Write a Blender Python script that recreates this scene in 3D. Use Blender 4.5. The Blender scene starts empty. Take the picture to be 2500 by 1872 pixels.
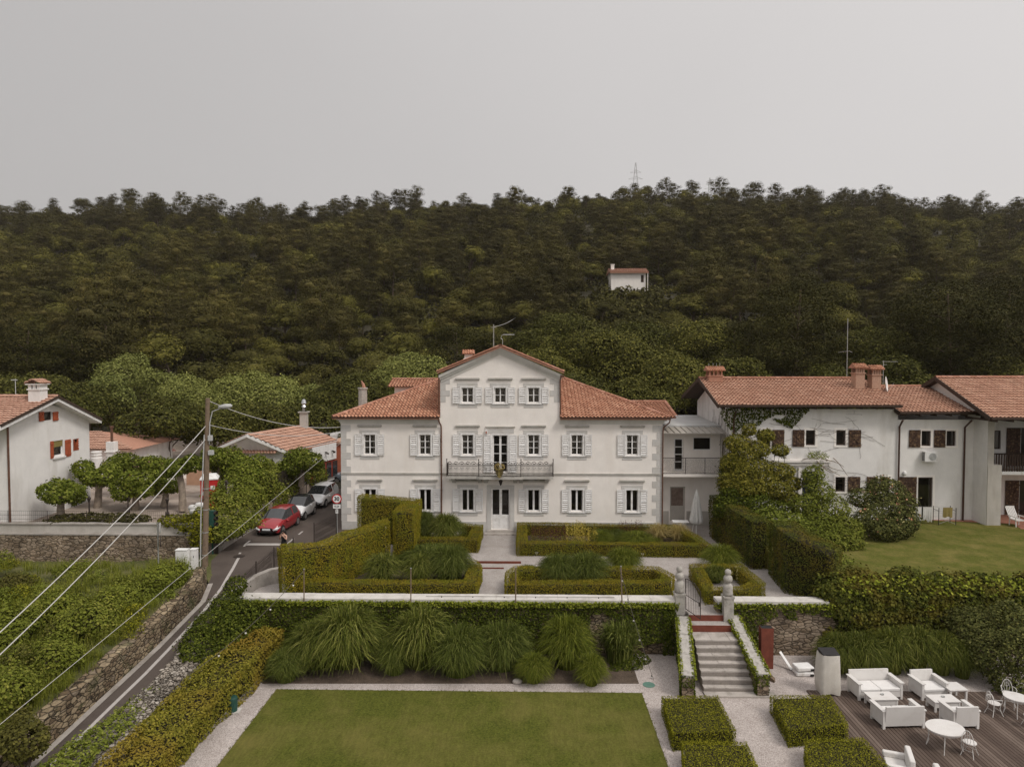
import bpy, math, random
import numpy as np
from mathutils import Vector, Matrix
R = math.radians
C = bpy.context.scene.collection
scene = bpy.context.scene
# ---------------------------------------------------------------- camera
CAMZ = 11.8; YAW = 0.0192; PITCH = 0.0360; FPX = 1667.0
cam = bpy.data.cameras.new('camera'); camo = bpy.data.objects.new('camera', cam); C.objects.link(camo)
cam.sensor_width = 36; cam.lens = 24.0; cam.clip_start = 0.2; cam.clip_end = 6000
camo.location = (0, 0, CAMZ); camo.rotation_euler = (math.pi/2 - PITCH, 0, YAW)
scene.camera = camo
# ---------------------------------------------------------------- world
SUN_EL = 50; SUN_AZ = 130   # degrees; azimuth measured clockwise from +Y (behind the camera, to the right)
world = bpy.data.worlds.new('World'); scene.world = world; world.use_nodes = True
nt = world.node_tree; nt.nodes.clear()
wo = nt.nodes.new('ShaderNodeOutputWorld'); bg = nt.nodes.new('ShaderNodeBackground')
sky = nt.nodes.new('ShaderNodeTexSky'); sky.sky_type = 'NISHITA'; sky.sun_disc = False
sky.sun_elevation = R(SUN_EL); sky.sun_rotation = R(SUN_AZ); sky.air_density = 1.5; sky.dust_density = 4
hs = nt.nodes.new('ShaderNodeHueSaturation'); hs.inputs['Saturation'].default_value = 0.12
tc = nt.nodes.new('ShaderNodeTexCoord'); sx = nt.nodes.new('ShaderNodeSeparateXYZ')
nt.links.new(tc.outputs['Generated'], sx.inputs[0])
def wmath(op, a, b):
    n = nt.nodes.new('ShaderNodeMath'); n.operation = op
    for i, v in enumerate((a, b)):
        if isinstance(v, (int, float)): n.inputs[i].default_value = v
        else: nt.links.new(v, n.inputs[i])
    return n.outputs[0]
# thin overcast veil: a little brighter to the right and towards the hidden sun behind the camera
gx = wmath('MULTIPLY', sx.outputs['X'], 1.9)
gy = wmath('MULTIPLY', sx.outputs['Y'], -0.6)
gz = wmath('MULTIPLY', wmath('POWER', wmath('MAXIMUM', sx.outputs['Z'], 0.0), 4.0), 7.0)
g = wmath('ADD', wmath('ADD', gx, gy), wmath('ADD', gz, 6.1))
nz = nt.nodes.new('ShaderNodeTexNoise'); nz.inputs['Scale'].default_value = 1.6; nz.inputs['Detail'].default_value = 3
nt.links.new(tc.outputs['Generated'], nz.inputs['Vector'])
g = wmath('MULTIPLY', g, wmath('ADD', wmath('MULTIPLY', nz.outputs['Fac'], 0.16), 0.92))
cb = nt.nodes.new('ShaderNodeCombineColor')
nt.links.new(wmath('MULTIPLY', g, 1.0), cb.inputs[0]); nt.links.new(wmath('MULTIPLY', g, 0.965), cb.inputs[1]); nt.links.new(wmath('MULTIPLY', g, 0.955), cb.inputs[2])
mx = nt.nodes.new('ShaderNodeMix'); mx.data_type = 'RGBA'; mx.inputs['Factor'].default_value = 0.85
nt.links.new(sky.outputs[0], hs.inputs['Color']); nt.links.new(hs.outputs[0], mx.inputs['A']); nt.links.new(cb.outputs[0], mx.inputs['B'])
nt.links.new(mx.outputs['Result'], bg.inputs['Color']); bg.inputs['Strength'].default_value = 0.102
nt.links.new(bg.outputs[0], wo.inputs[0])
# ---------------------------------------------------------------- sun
sl = bpy.data.lights.new('sun', 'SUN'); sl.energy = 1.55; sl.angle = R(14); sl.color = (1.0, 0.95, 0.88)
so = bpy.data.objects.new('sun', sl); C.objects.link(so)
sd = Vector((math.sin(R(SUN_AZ))*math.cos(R(SUN_EL)), math.cos(R(SUN_AZ))*math.cos(R(SUN_EL)), math.sin(R(SUN_EL))))
so.rotation_euler = sd.to_track_quat('Z', 'Y').to_euler(); so.location = (30, -40, 60)
# ---------------------------------------------------------------- exposure
vs = scene.view_settings; vs.view_transform = 'Standard'; vs.look = 'None'; vs.exposure = 0.10; vs.gamma = 1
scene.cycles.max_bounces = 6; scene.cycles.diffuse_bounces = 3; scene.cycles.glossy_bounces = 3
scene.cycles.transparent_max_bounces = 8; scene.cycles.transmission_bounces = 4; scene.cycles.volume_bounces = 0
scene.cycles.use_denoising = True
# ---------------------------------------------------------------- photo geometry: a pixel of the photo to a point of the place
_f = np.array((-math.sin(YAW)*math.cos(PITCH), math.cos(YAW)*math.cos(PITCH), -math.sin(PITCH)))
_r = np.array((math.cos(YAW), math.sin(YAW), 0.0)); _u = np.cross(_r, _f)
def ray(px, py): return _f*FPX + _r*(px-1250) - _u*(py-936)
def pz(px, py, z=0.0):
    d = ray(px, py); s = (z-CAMZ)/d[2]; return (d[0]*s, d[1]*s)
def py_(px, py, Y):
    d = ray(px, py); s = Y/d[1]; return (d[0]*s, CAMZ+d[2]*s)      # X, Z at depth Y
def pxx(px, py, X):
    d = ray(px, py); s = X/d[0]; return (d[1]*s, CAMZ+d[2]*s)      # Y, Z at lateral X
def proj(X, Y, Z):
    v = np.array((X, Y, Z-CAMZ)); w = v@_f
    return 1250+FPX*(v@_r)/w, 936-FPX*(v@_u)/w
# ---------------------------------------------------------------- object helpers
ORG = {}
def tag(o, label=None, cat=None, group=None, kind=None):
    if label: o['label'] = label
    if cat: o['category'] = cat
    if group: o['group'] = group
    if kind: o['kind'] = kind
    return o
def thing(name, label, cat, loc=(0,0,0), rz=0.0, group=None):
    o = bpy.data.objects.new(name, None); C.objects.link(o); o.empty_display_size = 0.2
    o.location = loc; o.rotation_euler = (0, 0, rz); ORG[o.name] = Vector(loc)
    return tag(o, label, cat, group)
def copy_tree(o, parent=None):
    c = o.copy(); C.objects.link(c); c.parent = parent
    for ch in o.children: copy_tree(ch, c)
    return c
def place(proto, loc, rz=0.0, sc=1.0, label=None, group=None, first=None, cat=None):
    o = proto if first else copy_tree(proto)
    o.location = loc; o.rotation_euler = (0, 0, rz)
    o.scale = (sc, sc, sc) if isinstance(sc, (int, float)) else sc
    if label: o['label'] = label
    if group: o['group'] = group
    if cat: o['category'] = cat
    return o
def link(name, me, mats, parent=None, org=None):
    o = bpy.data.objects.new(name, me); C.objects.link(o)
    for m in (mats if isinstance(mats, (list, tuple)) else [mats]): me.materials.append(m)
    if parent is not None:
        o.parent = parent; ORG[o.name] = ORG.get(parent.name, Vector((0,0,0))) if org is None else org
    return o
def np_mesh(name, V, F, mi=None, smooth=False):
    """V (n,3), F (m,k) uniform polygons"""
    me = bpy.data.meshes.new(name); V = np.ascontiguousarray(V, dtype=np.float32); F = np.ascontiguousarray(F, dtype=np.int32)
    me.vertices.add(len(V)); me.vertices.foreach_set('co', V.ravel())
    k = F.shape[1]; me.loops.add(F.size); me.loops.foreach_set('vertex_index', F.ravel())
    me.polygons.add(len(F)); me.polygons.foreach_set('loop_start', np.arange(0, F.size, k, dtype=np.int32))
    try: me.polygons.foreach_set('loop_total', np.full(len(F), k, dtype=np.int32))
    except Exception: pass
    if mi is not None: me.polygons.foreach_set('material_index', np.asarray(mi, dtype=np.int32))
    me.polygons.foreach_set('use_smooth', np.full(len(F), smooth, dtype=bool))
    me.update(calc_edges=True); return me
class MB:
    """collects shapes; build() links them as one mesh object. World coordinates unless local=True."""
    def __init__(s): s.v = []; s.f = []; s.m = []; s.cur = 0; s.sm = []; s.smooth = False
    def add(s, vs, fs):
        b = len(s.v); s.v += [tuple(map(float, p)) for p in vs]
        for f in fs: s.f.append(tuple(b+i for i in f)); s.m.append(s.cur); s.sm.append(s.smooth)
        return s
    def quad(s, a, b, c, d): return s.add([a, b, c, d], [(0,1,2,3)])
    def box(s, x0, x1, y0, y1, z0, z1):
        return s.add([(x0,y0,z0),(x1,y0,z0),(x1,y1,z0),(x0,y1,z0),(x0,y0,z1),(x1,y0,z1),(x1,y1,z1),(x0,y1,z1)],
                     [(0,3,2,1),(4,5,6,7),(0,1,5,4),(1,2,6,5),(2,3,7,6),(3,0,4,7)])
    def fb(s, fr, s0, s1, n0, n1, z0, z1):
        """box in a wall frame (origin, along, outward)"""
        O, u, n = fr
        def P(a, b, z): return (O[0]+u[0]*a+n[0]*b, O[1]+u[1]*a+n[1]*b, O[2]+z)
        fl = (u[0]*n[1]-u[1]*n[0]) > 0
        vs = [P(s0,n0,z0),P(s1,n0,z0),P(s1,n1,z0),P(s0,n1,z0),P(s0,n0,z1),P(s1,n0,z1),P(s1,n1,z1),P(s0,n1,z1)]
        fs = [(0,3,2,1),(4,5,6,7),(0,1,5,4),(1,2,6,5),(2,3,7,6),(3,0,4,7)]
        if not fl: fs = [tuple(reversed(f)) for f in fs]
        return s.add(vs, fs)
    def beam(s, a, b, w, h):
        """square bar from a to b"""
        a = Vector(a); b = Vector(b); d = (b-a).normalized()
        up = Vector((0,0,1)) if abs(d.z) < .95 else Vector((0,1,0))
        x = d.cross(up).normalized()*w/2; y = x.normalized().cross(d)*h/2
        vs = [a-x-y, a+x-y, a+x+y, a-x+y, b-x-y, b+x-y, b+x+y, b-x+y]
        return s.add(vs, [(0,3,2,1),(4,5,6,7),(0,1,5,4),(1,2,6,5),(2,3,7,6),(3,0,4,7)][::1])
    def tube(s, pts, r, n=6, cap=True):
        pts = [Vector(p) for p in pts]; rs = r if isinstance(r, (list, tuple)) else [r]*len(pts)
        rings = []; prev = None
        for i, p in enumerate(pts):
            d = (pts[min(i+1, len(pts)-1)] - pts[max(i-1, 0)])
            d = d.normalized() if d.length > 1e-9 else Vector((0,0,1))
            if prev is None: x = d.orthogonal().normalized()
            else:
                x = prev - d*prev.dot(d); x = x.normalized() if x.length > 1e-6 else d.orthogonal().normalized()
            prev = x; y = d.cross(x)
            rings.append([p + (x*math.cos(2*math.pi*k/n) + y*math.sin(2*math.pi*k/n))*rs[i] for k in range(n)])
        vs = [q for rg in rings for q in rg]; fs = []
        for i in range(len(pts)-1):
            for k in range(n):
                k2 = (k+1) % n; fs.append((i*n+k, i*n+k2, (i+1)*n+k2, (i+1)*n+k))
        if cap: fs.append(tuple(range(n))[::-1]); fs.append(tuple((len(pts)-1)*n+k for k in range(n)))
        return s.add(vs, fs)
    def lathe(s, c, prof, n=12, sx=1, sy=1):
        """prof: (radius, z) bottom to top around c"""
        vs = [(c[0]+r*sx*math.cos(2*math.pi*k/n), c[1]+r*sy*math.sin(2*math.pi*k/n), c[2]+z) for r, z in prof for k in range(n)]
        fs = [(i*n+k, i*n+(k+1) % n, (i+1)*n+(k+1) % n, (i+1)*n+k) for i in range(len(prof)-1) for k in range(n)]
        fs.append(tuple(range(n))[::-1]); fs.append(tuple((len(prof)-1)*n+k for k in range(n)))
        return s.add(vs, fs)
    def prism(s, poly, z0, z1):
        """poly: xy list; z1 number or list"""
        n = len(poly); a = sum(poly[i][0]*poly[(i+1)%n][1]-poly[(i+1)%n][0]*poly[i][1] for i in range(n))
        zt = z1 if isinstance(z1, (list, tuple)) else [z1]*n; zb = z0 if isinstance(z0, (list, tuple)) else [z0]*n
        if a < 0: poly = poly[::-1]; zt = list(zt)[::-1]; zb = list(zb)[::-1]
        vs = [(p[0], p[1], zb[i]) for i, p in enumerate(poly)] + [(p[0], p[1], zt[i]) for i, p in enumerate(poly)]
        fs = [tuple(range(n))[::-1], tuple(range(n, 2*n))] + [(i, (i+1)%n, n+(i+1)%n, n+i) for i in range(n)]
        return s.add(vs, fs)
    def sheet(s, poly, z):
        n = len(poly); a = sum(poly[i][0]*poly[(i+1)%n][1]-poly[(i+1)%n][0]*poly[i][1] for i in range(n))
        zt = z if isinstance(z, (list, tuple)) else [z]*n
        ps = [(p[0], p[1], zt[i]) for i, p in enumerate(poly)]
        return s.add(ps if a > 0 else ps[::-1], [tuple(range(n))])
    def ball(s, c, r, n=8, m=6, sq=(1,1,1)):
        prof = [(math.sin(math.pi*i/m), -math.cos(math.pi*i/m)) for i in range(m+1)]
        vs = [(c[0]+r*sq[0]*a*math.cos(2*math.pi*k/n), c[1]+r*sq[1]*a*math.sin(2*math.pi*k/n), c[2]+r*sq[2]*z) for a, z in prof for k in range(n)]
        return s.add(vs, [(i*n+k, i*n+(k+1)%n, (i+1)*n+(k+1)%n, (i+1)*n+k) for i in range(m) for k in range(n)])
    def panel(s, fr, s0, s1, z0, z1, openings=(), depth=0.28):
        """wall face with rectangular openings (a0,a1,b0,b1) and their reveals"""
        O, u, n = fr
        def P(a, b, z): return (O[0]+u[0]*a+n[0]*b, O[1]+u[1]*a+n[1]*b, O[2]+z)
        fl = (u[0]*n[1]-u[1]*n[0]) > 0
        def q(*p): s.add(p if not fl else p[::-1], [(0,1,2,3)])
        S = sorted({s0, s1, *[v for o in openings for v in o[:2]]}); Z = sorted({z0, z1, *[v for o in openings for v in o[2:4]]})
        S = [a for a in S if s0 <= a <= s1]; Z = [a for a in Z if z0 <= a <= z1]
        for i in range(len(S)-1):
            for j in range(len(Z)-1):
                cs = (S[i]+S[i+1])/2; cz = (Z[j]+Z[j+1])/2
                if any(o[0] < cs < o[1] and o[2] < cz < o[3] for o in openings): continue
                q(P(S[i],0,Z[j]), P(S[i+1],0,Z[j]), P(S[i+1],0,Z[j+1]), P(S[i],0,Z[j+1]))
        for a0, a1, b0, b1 in [o[:4] for o in openings]:
            d = -depth
            q(P(a0,0,b0), P(a0,0,b1), P(a0,d,b1), P(a0,d,b0)); q(P(a1,0,b1), P(a1,0,b0), P(a1,d,b0), P(a1,d,b1))
            q(P(a0,0,b1), P(a1,0,b1), P(a1,d,b1), P(a0,d,b1)); q(P(a1,0,b0), P(a0,0,b0), P(a0,d,b0), P(a1,d,b0))
        return s
    def build(s, name, mats, parent=None, local=False, smooth=None):
        if parent is not None: org = ORG.get(parent.name, Vector((0,0,0)))
        else:
            a = np.array(s.v); org = Vector(((a[:,0].min()+a[:,0].max())/2, (a[:,1].min()+a[:,1].max())/2, a[:,2].min()))
        if local: org = Vector((0,0,0))
        me = bpy.data.meshes.new(name)
        me.from_pydata([(p[0]-org[0], p[1]-org[1], p[2]-org[2]) for p in s.v], [], s.f)
        me.polygons.foreach_set('material_index', s.m)
        me.polygons.foreach_set('use_smooth', s.sm if smooth is None else [smooth]*len(s.f))
        me.update()
        o = link(name, me, mats, parent)
        if parent is None and not local: o.location = org; ORG[o.name] = org
        return o
def np_obj(name, V, F, mats, parent=None, mi=None, smooth=False, local=False):
    V = np.asarray(V, dtype=np.float64)
    if local: org = Vector((0,0,0))
    elif parent is not None: org = ORG.get(parent.name, Vector((0,0,0)))
    else: org = Vector(((V[:,0].min()+V[:,0].max())/2, (V[:,1].min()+V[:,1].max())/2, V[:,2].min()))
    me = np_mesh(name, V-np.array(org), F, mi, smooth); o = link(name, me, mats, parent)
    if parent is None and not local: o.location = org; ORG[o.name] = org
    return o
def struct(o): o['kind'] = 'structure'; return o
# ---------------------------------------------------------------- materials
def _ramp(nt, fac, stops):
    r = nt.nodes.new('ShaderNodeValToRGB'); e = r.color_ramp.elements
    while len(e) < len(stops): e.new(0.5)
    for el, (p, c) in zip(e, stops): el.position = p; el.color = (*c, 1)
    nt.links.new(fac, r.inputs[0]); return r.outputs[0]
def _noise(nt, vec, scale, detail=4, rough=0.6, sxyz=None):
    if sxyz:
        m = nt.nodes.new('ShaderNodeMapping'); m.inputs['Scale'].default_value = sxyz; nt.links.new(vec, m.inputs[0]); vec = m.outputs[0]
    n = nt.nodes.new('ShaderNodeTexNoise'); n.inputs['Scale'].default_value = scale; n.inputs['Detail'].default_value = detail
    n.inputs['Roughness'].default_value = rough; nt.links.new(vec, n.inputs['Vector']); return n.outputs['Fac']
def _mix(nt, fac, a, b, mode='MIX'):
    m = nt.nodes.new('ShaderNodeMix'); m.data_type = 'RGBA'; m.blend_type = mode
    for k, v in (('Factor', fac), ('A', a), ('B', b)):
        if isinstance(v, (int, float)): m.inputs[k].default_value = v
        elif isinstance(v, tuple): m.inputs[k].default_value = (*v, 1)
        else: nt.links.new(v, m.inputs[k])
    return m.outputs['Result']
def base_mat(name, rough=0.8, spec=0.3):
    m = bpy.data.materials.new(name); m.use_nodes = True; nt = m.node_tree
    b = nt.nodes['Principled BSDF']; b.inputs['Roughness'].default_value = rough; b.inputs['Specular IOR Level'].default_value = spec
    g = nt.nodes.new('ShaderNodeNewGeometry'); return m, nt, b, g.outputs['Position']
def bump(nt, b, h, strength=0.3, dist=0.02):
    n = nt.nodes.new('ShaderNodeBump'); n.inputs['Strength'].default_value = strength; n.inputs['Distance'].default_value = dist
    nt.links.new(h, n.inputs['Height']); nt.links.new(n.outputs[0], b.inputs['Normal'])
def mat(name, col, rough=0.8, var=0.12, scale=3.0, fine=0.0, fscale=60.0, spec=0.3, metal=0.0, bmp=0.0, stain=None, sscale=0.7, coat=0.0, streak=False):
    """plain surface with mottling (var), fine grain and weather stains"""
    m, nt, b, P = base_mat(name, rough, spec); b.inputs['Metallic'].default_value = metal
    if coat: b.inputs['Coat Weight'].default_value = coat; b.inputs['Coat Roughness'].default_value = 0.08
    lo = tuple(c*(1-var) for c in col); hi = tuple(min(1, c*(1+var)) for c in col)
    n1 = _noise(nt, P, scale); c = _ramp(nt, n1, [(0.3, lo), (0.7, hi)])
    if fine:
        n2 = _noise(nt, P, fscale, 2); c = _mix(nt, 1.0, c, _ramp(nt, n2, [(0.35, (1-fine,)*3), (0.65, (1+fine,)*3)]), 'MULTIPLY')
    if stain:
        n3 = _noise(nt, P, sscale, 6, 0.65, (1, 1, 0.25) if streak else None)
        c = _mix(nt, _ramp(nt, n3, [(0.5, (0,)*3), (0.75, (1,)*3)]), c, stain)
    nt.links.new(c, b.inputs['Base Color'])
    if bmp: bump(nt, b, _noise(nt, P, fscale, 3), bmp, 0.02)
    return m
def leaf_mat(name, c1, c2, c3=None, patch=None, pscale=0.6, trans=0.25, rough=0.6, crowns=0, objvar=0.35):
    """foliage: every leaf its own tint between c1 and c2, some c3, patches of another growth colour"""
    c1, c2, c3, patch = [q and (q[0], q[1]*.97, q[2]*.6) for q in (c1, c2, c3, patch)]; m, nt, b, P = base_mat(name, rough, 0.05); g = nt.nodes.new('ShaderNodeNewGeometry')
    stops = [(0.0, c1), (0.75, c2)] + ([(1.0, c3)] if c3 else [])
    c = _ramp(nt, g.outputs['Random Per Island'], stops)
    if patch: c = _mix(nt, _ramp(nt, _noise(nt, P, pscale, 3), [(0.42, (0,)*3), (0.62, (0.85,)*3)]), c, patch)
    oi = nt.nodes.new('ShaderNodeObjectInfo'); c = _mix(nt, 1.0, c, _ramp(nt, oi.outputs['Random'], [(0, (1-objvar, 1-objvar*0.9, 1-objvar)), (1, (1+objvar, 1+objvar*0.9, 1+objvar*0.6))]), 'MULTIPLY')
    if crowns:   # neighbouring crowns of the wood differ in tint
        mp = nt.nodes.new('ShaderNodeMapping'); mp.inputs['Scale'].default_value = (1/7.5, 1/7.5, 0.0); nt.links.new(P, mp.inputs[0])
        v = nt.nodes.new('ShaderNodeTexVoronoi'); v.inputs['Scale'].default_value = 1.0; nt.links.new(mp.outputs[0], v.inputs['Vector'])
        s_ = nt.nodes.new('ShaderNodeSeparateColor'); nt.links.new(v.outputs['Color'], s_.inputs[0])
        c = _mix(nt, 1.0, c, _ramp(nt, s_.outputs[0], [(0, (1-crowns, 1-crowns, 1-crowns*.8)), (.6, (1, 1, 1)), (1, (1+crowns*.9, 1+crowns*.9, 1+crowns*.5))]), 'MULTIPLY')
    nt.links.new(c, b.inputs['Base Color'])
    if trans:
        t = nt.nodes.new('ShaderNodeBsdfTranslucent'); mixs = nt.nodes.new('ShaderNodeMixShader'); mixs.inputs[0].default_value = trans*.55
        nt.links.new(_mix(nt, 1.0, c, (1.25, 1.3, 0.6), 'MULTIPLY'), t.inputs[0]); nt.links.new(b.outputs[0], mixs.inputs[1]); nt.links.new(t.outputs[0], mixs.inputs[2])
        nt.links.new(mixs.outputs[0], nt.nodes['Material Output'].inputs[0])
    return m
def stone_mat(name, cols, mortar, sc=(3.0, 3.0, 6.5), bmp=0.8, moss=None):
    """rubble stone laid in rough courses"""
    m, nt, b, P = base_mat(name, 0.9, 0.15)
    mp = nt.nodes.new('ShaderNodeMapping'); mp.inputs['Scale'].default_value = sc; nt.links.new(P, mp.inputs[0])
    nn = nt.nodes.new('ShaderNodeTexNoise'); nn.inputs['Scale'].default_value = 1.3; nt.links.new(mp.outputs[0], nn.inputs['Vector'])
    mv = _mix(nt, 0.25, mp.outputs[0], nn.outputs['Color'])
    v = nt.nodes.new('ShaderNodeTexVoronoi'); v.inputs['Scale'].default_value = 1.0; nt.links.new(mv, v.inputs['Vector'])
    e = nt.nodes.new('ShaderNodeTexVoronoi'); e.feature = 'DISTANCE_TO_EDGE'; e.inputs['Scale'].default_value = 1.0; nt.links.new(mv, e.inputs['Vector'])
    sc_ = nt.nodes.new('ShaderNodeSeparateColor'); nt.links.new(v.outputs['Color'], sc_.inputs[0])
    c = _ramp(nt, sc_.outputs[0], [(i/(len(cols)-1), q) for i, q in enumerate(cols)])
    c = _mix(nt, 1.0, c, _ramp(nt, _noise(nt, P, 14, 4), [(0.3, (0.7,)*3), (0.7, (1.25,)*3)]), 'MULTIPLY')
    c = _mix(nt, _ramp(nt, e.outputs['Distance'], [(0.02, (1,)*3), (0.09, (0,)*3)]), c, mortar)
    c = _mix(nt, 1.0, c, _ramp(nt, _noise(nt, P, 0.8, 4), [(0.3, (0.6,)*3), (0.7, (1.3,)*3)]), 'MULTIPLY')
    if moss: c = _mix(nt, _ramp(nt, _noise(nt, P, 1.1, 5), [(0.55, (0,)*3), (0.7, (0.8,)*3)]), c, moss)
    nt.links.new(c, b.inputs['Base Color'])
    bump(nt, b, _ramp(nt, e.outputs['Distance'], [(0.0, (0,)*3), (0.15, (1,)*3)]), bmp, 0.05); return m
def tile_mat(name, c1, c2, c3):
    m, nt, b, P = base_mat(name, 0.85, 0.2); g = nt.nodes.new('ShaderNodeNewGeometry')
    c = _ramp(nt, g.outputs['Random Per Island'], [(0, c1), (0.6, c2), (1, c3)])
    c = _mix(nt, 1.0, c, _ramp(nt, _noise(nt, P, 1.2, 5), [(0.3, (0.86,)*3), (0.7, (1.08,)*3)]), 'MULTIPLY')
    nt.links.new(c, b.inputs['Base Color']); return m
def gravel_mat(name, c1, c2, sc=45):
    m, nt, b, P = base_mat(name, 0.95, 0.1)
    v = nt.nodes.new('ShaderNodeTexVoronoi'); v.inputs['Scale'].default_value = sc; nt.links.new(P, v.inputs['Vector'])
    s_ = nt.nodes.new('ShaderNodeSeparateColor'); nt.links.new(v.outputs['Color'], s_.inputs[0])
    c = _ramp(nt, s_.outputs[0], [(0, c1), (0.5, tuple((a+b_)/2 for a, b_ in zip(c1, c2))), (1, c2)])
    c = _mix(nt, 1.0, c, _ramp(nt, _noise(nt, P, 0.9, 6, 0.7), [(0.3, (0.8, 0.78, 0.76)), (0.7, (1.1,)*3)]), 'MULTIPLY')
    c = _mix(nt, 1.0, c, _ramp(nt, _noise(nt, P, 9, 4, 0.8), [(0.3, (0.86,)*3), (0.7, (1.12,)*3)]), 'MULTIPLY')
    nt.links.new(c, b.inputs['Base Color']); bump(nt, b, v.outputs['Distance'], 0.5, 0.02); return m
def lawn_mat(name, c1, c2, dry, sc=0.35):
    m, nt, b, P = base_mat(name, 0.95, 0.08)
    c = _ramp(nt, _noise(nt, P, 13, 6, 0.85), [(0.36, c1), (0.64, c2)])
    c = _mix(nt, _ramp(nt, _noise(nt, P, sc, 6, 0.7), [(0.42, (0,)*3), (0.68, (0.75,)*3)]), c, dry)
    c = _mix(nt, 1.0, c, _ramp(nt, _noise(nt, P, 3.1, 5, 0.8, (2.5, 0.5, 1)), [(0.3, (0.8,)*3), (0.7, (1.2,)*3)]), 'MULTIPLY')
    nt.links.new(c, b.inputs['Base Color']); bump(nt, b, _noise(nt, P, 45, 3, 0.8), 0.9, 0.04); return m
def asphalt_mat():
    m, nt, b, P = base_mat('asphalt', 0.9, 0.2)
    c = _ramp(nt, _noise(nt, P, 90, 2), [(0.3, (0.070, 0.056, 0.048)), (0.7, (0.115, 0.092, 0.078))])
    c = _mix(nt, _ramp(nt, _noise(nt, P, 0.5, 5), [(0.5, (0,)*3), (0.62, (0.5,)*3)]), c, (0.06, 0.047, 0.040))
    nt.links.new(c, b.inputs['Base Color']); bump(nt, b, _noise(nt, P, 90, 2), 0.3, 0.01); return m
def glass_mat(name, refl=0.9):
    m = bpy.data.materials.new(name); m.use_nodes = True; nt = m.node_tree; nt.nodes.remove(nt.nodes['Principled BSDF'])
    t = nt.nodes.new('ShaderNodeBsdfTransparent'); t.inputs[0].default_value = (0.62, 0.62, 0.6, 1)
    gl = nt.nodes.new('ShaderNodeBsdfGlossy'); gl.inputs['Roughness'].default_value = 0.03; gl.inputs['Color'].default_value = (refl, refl, refl, 1)
    fr = nt.nodes.new('ShaderNodeFresnel'); fr.inputs[0].default_value = 1.55; ms = nt.nodes.new('ShaderNodeMixShader')
    nt.links.new(fr.outputs[0], ms.inputs[0]); nt.links.new(t.outputs[0], ms.inputs[1]); nt.links.new(gl.outputs[0], ms.inputs[2])
    nt.links.new(ms.outputs[0], nt.nodes['Material Output'].inputs[0]); return m
M = {}
M['plaster'] = mat('cream_plaster', (0.83, 0.78, 0.73), 0.9, 0.05, 1.2, 0.05, 30, stain=(0.75, 0.69, 0.63), sscale=0.7, bmp=0.1, streak=True)
M['plaster_white'] = mat('white_plaster', (0.75, 0.725, 0.70), 0.9, 0.05, 1.5, 0.05, 25, stain=(0.58, 0.55, 0.51), sscale=0.8, bmp=0.15, streak=True)
M['plaster_grey'] = mat('grey_plaster', (0.45, 0.42, 0.38), 0.9, 0.08, 1.5, 0.08, 25, stain=(0.33, 0.30, 0.26), bmp=0.2, streak=True)
M['quoin'] = mat('quoin_stone', (0.55, 0.53, 0.505), 0.85, 0.10, 1.5, 0.06, 40, stain=(0.47, 0.44, 0.39))
M['trim'] = mat('grey_stone_trim', (0.44, 0.42, 0.385), 0.85, 0.12, 2.0, 0.08, 30, stain=(0.32, 0.29, 0.24), sscale=1.5)
M['sill'] = mat('painted_surround', (0.55, 0.54, 0.52), 0.8, 0.06, 2.0)
M['cornice'] = mat('cornice_plaster', (0.64, 0.62, 0.575), 0.85, 0.06, 1.5, stain=(0.48, 0.45, 0.4), streak=True)
M['whitepaint'] = mat('white_paint', (0.78, 0.765, 0.75), 0.6, 0.05, 6, stain=(0.55, 0.52, 0.48), sscale=4)
M['furniture'] = mat('white_lacquer', (0.66, 0.635, 0.61), 0.5, 0.03, 3, stain=(0.58, 0.545, 0.51), sscale=2.5)
M['cushion'] = mat('white_cushion', (0.70, 0.68, 0.66), 0.95, 0.04, 5, 0.05, 80, bmp=0.3)
M['darkroom'] = mat('dark_interior', (0.10, 0.085, 0.075), 0.9, 0.1)  # gloom of the unlit rooms put into this brown
M['curtain'] = mat('curtain', (0.50, 0.45, 0.40), 0.95, 0.15, 6)
M['glass'] = glass_mat('window_glass')
M['tiles'] = tile_mat('terracotta_tiles', (0.40, 0.19, 0.12), (0.48, 0.245, 0.155), (0.56, 0.31, 0.205))
M['tiles_light'] = tile_mat('light_terracotta_tiles', (0.43, 0.235, 0.16), (0.50, 0.285, 0.195), (0.57, 0.345, 0.245))
M['tiles_pale'] = tile_mat('faded_terracotta_tiles', (0.43, 0.245, 0.175), (0.465, 0.27, 0.195), (0.50, 0.30, 0.22))
M['tile_mouth'] = mat('tile_mouth_shade', (0.17, 0.08, 0.052), 0.95, 0.2, 5)  # shade of the hollow tile ends, put into the lip colour
M['ridge'] = tile_mat('ridge_tiles', (0.30, 0.14, 0.09), (0.38, 0.18, 0.12), (0.46, 0.25, 0.18))
M['terracotta'] = mat('terracotta', (0.40, 0.205, 0.14), 0.85, 0.15, 6)
M['brick'] = mat('chimney_brick', (0.40, 0.25, 0.18), 0.85, 0.25, 14)
M['redbrick'] = mat('red_brick', (0.34, 0.10, 0.055), 0.85, 0.2, 12)
M['gutter'] = mat('copper_gutter', (0.075, 0.038, 0.026), 0.5, 0.15, 5, metal=0.3)
M['pipe'] = mat('copper_pipe', (0.15, 0.075, 0.05), 0.5, 0.2, 5, metal=0.3)
M['iron'] = mat('wrought_iron', (0.038, 0.028, 0.023), 0.7, 0.2, 8)
M['darkwood'] = mat('dark_wood', (0.055, 0.035, 0.025), 0.8, 0.35, 8)
M['shutterwood'] = mat('weathered_shutter_wood', (0.055, 0.030, 0.020), 0.8, 0.35, 5, stain=(0.30, 0.19, 0.10), sscale=7)
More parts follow.
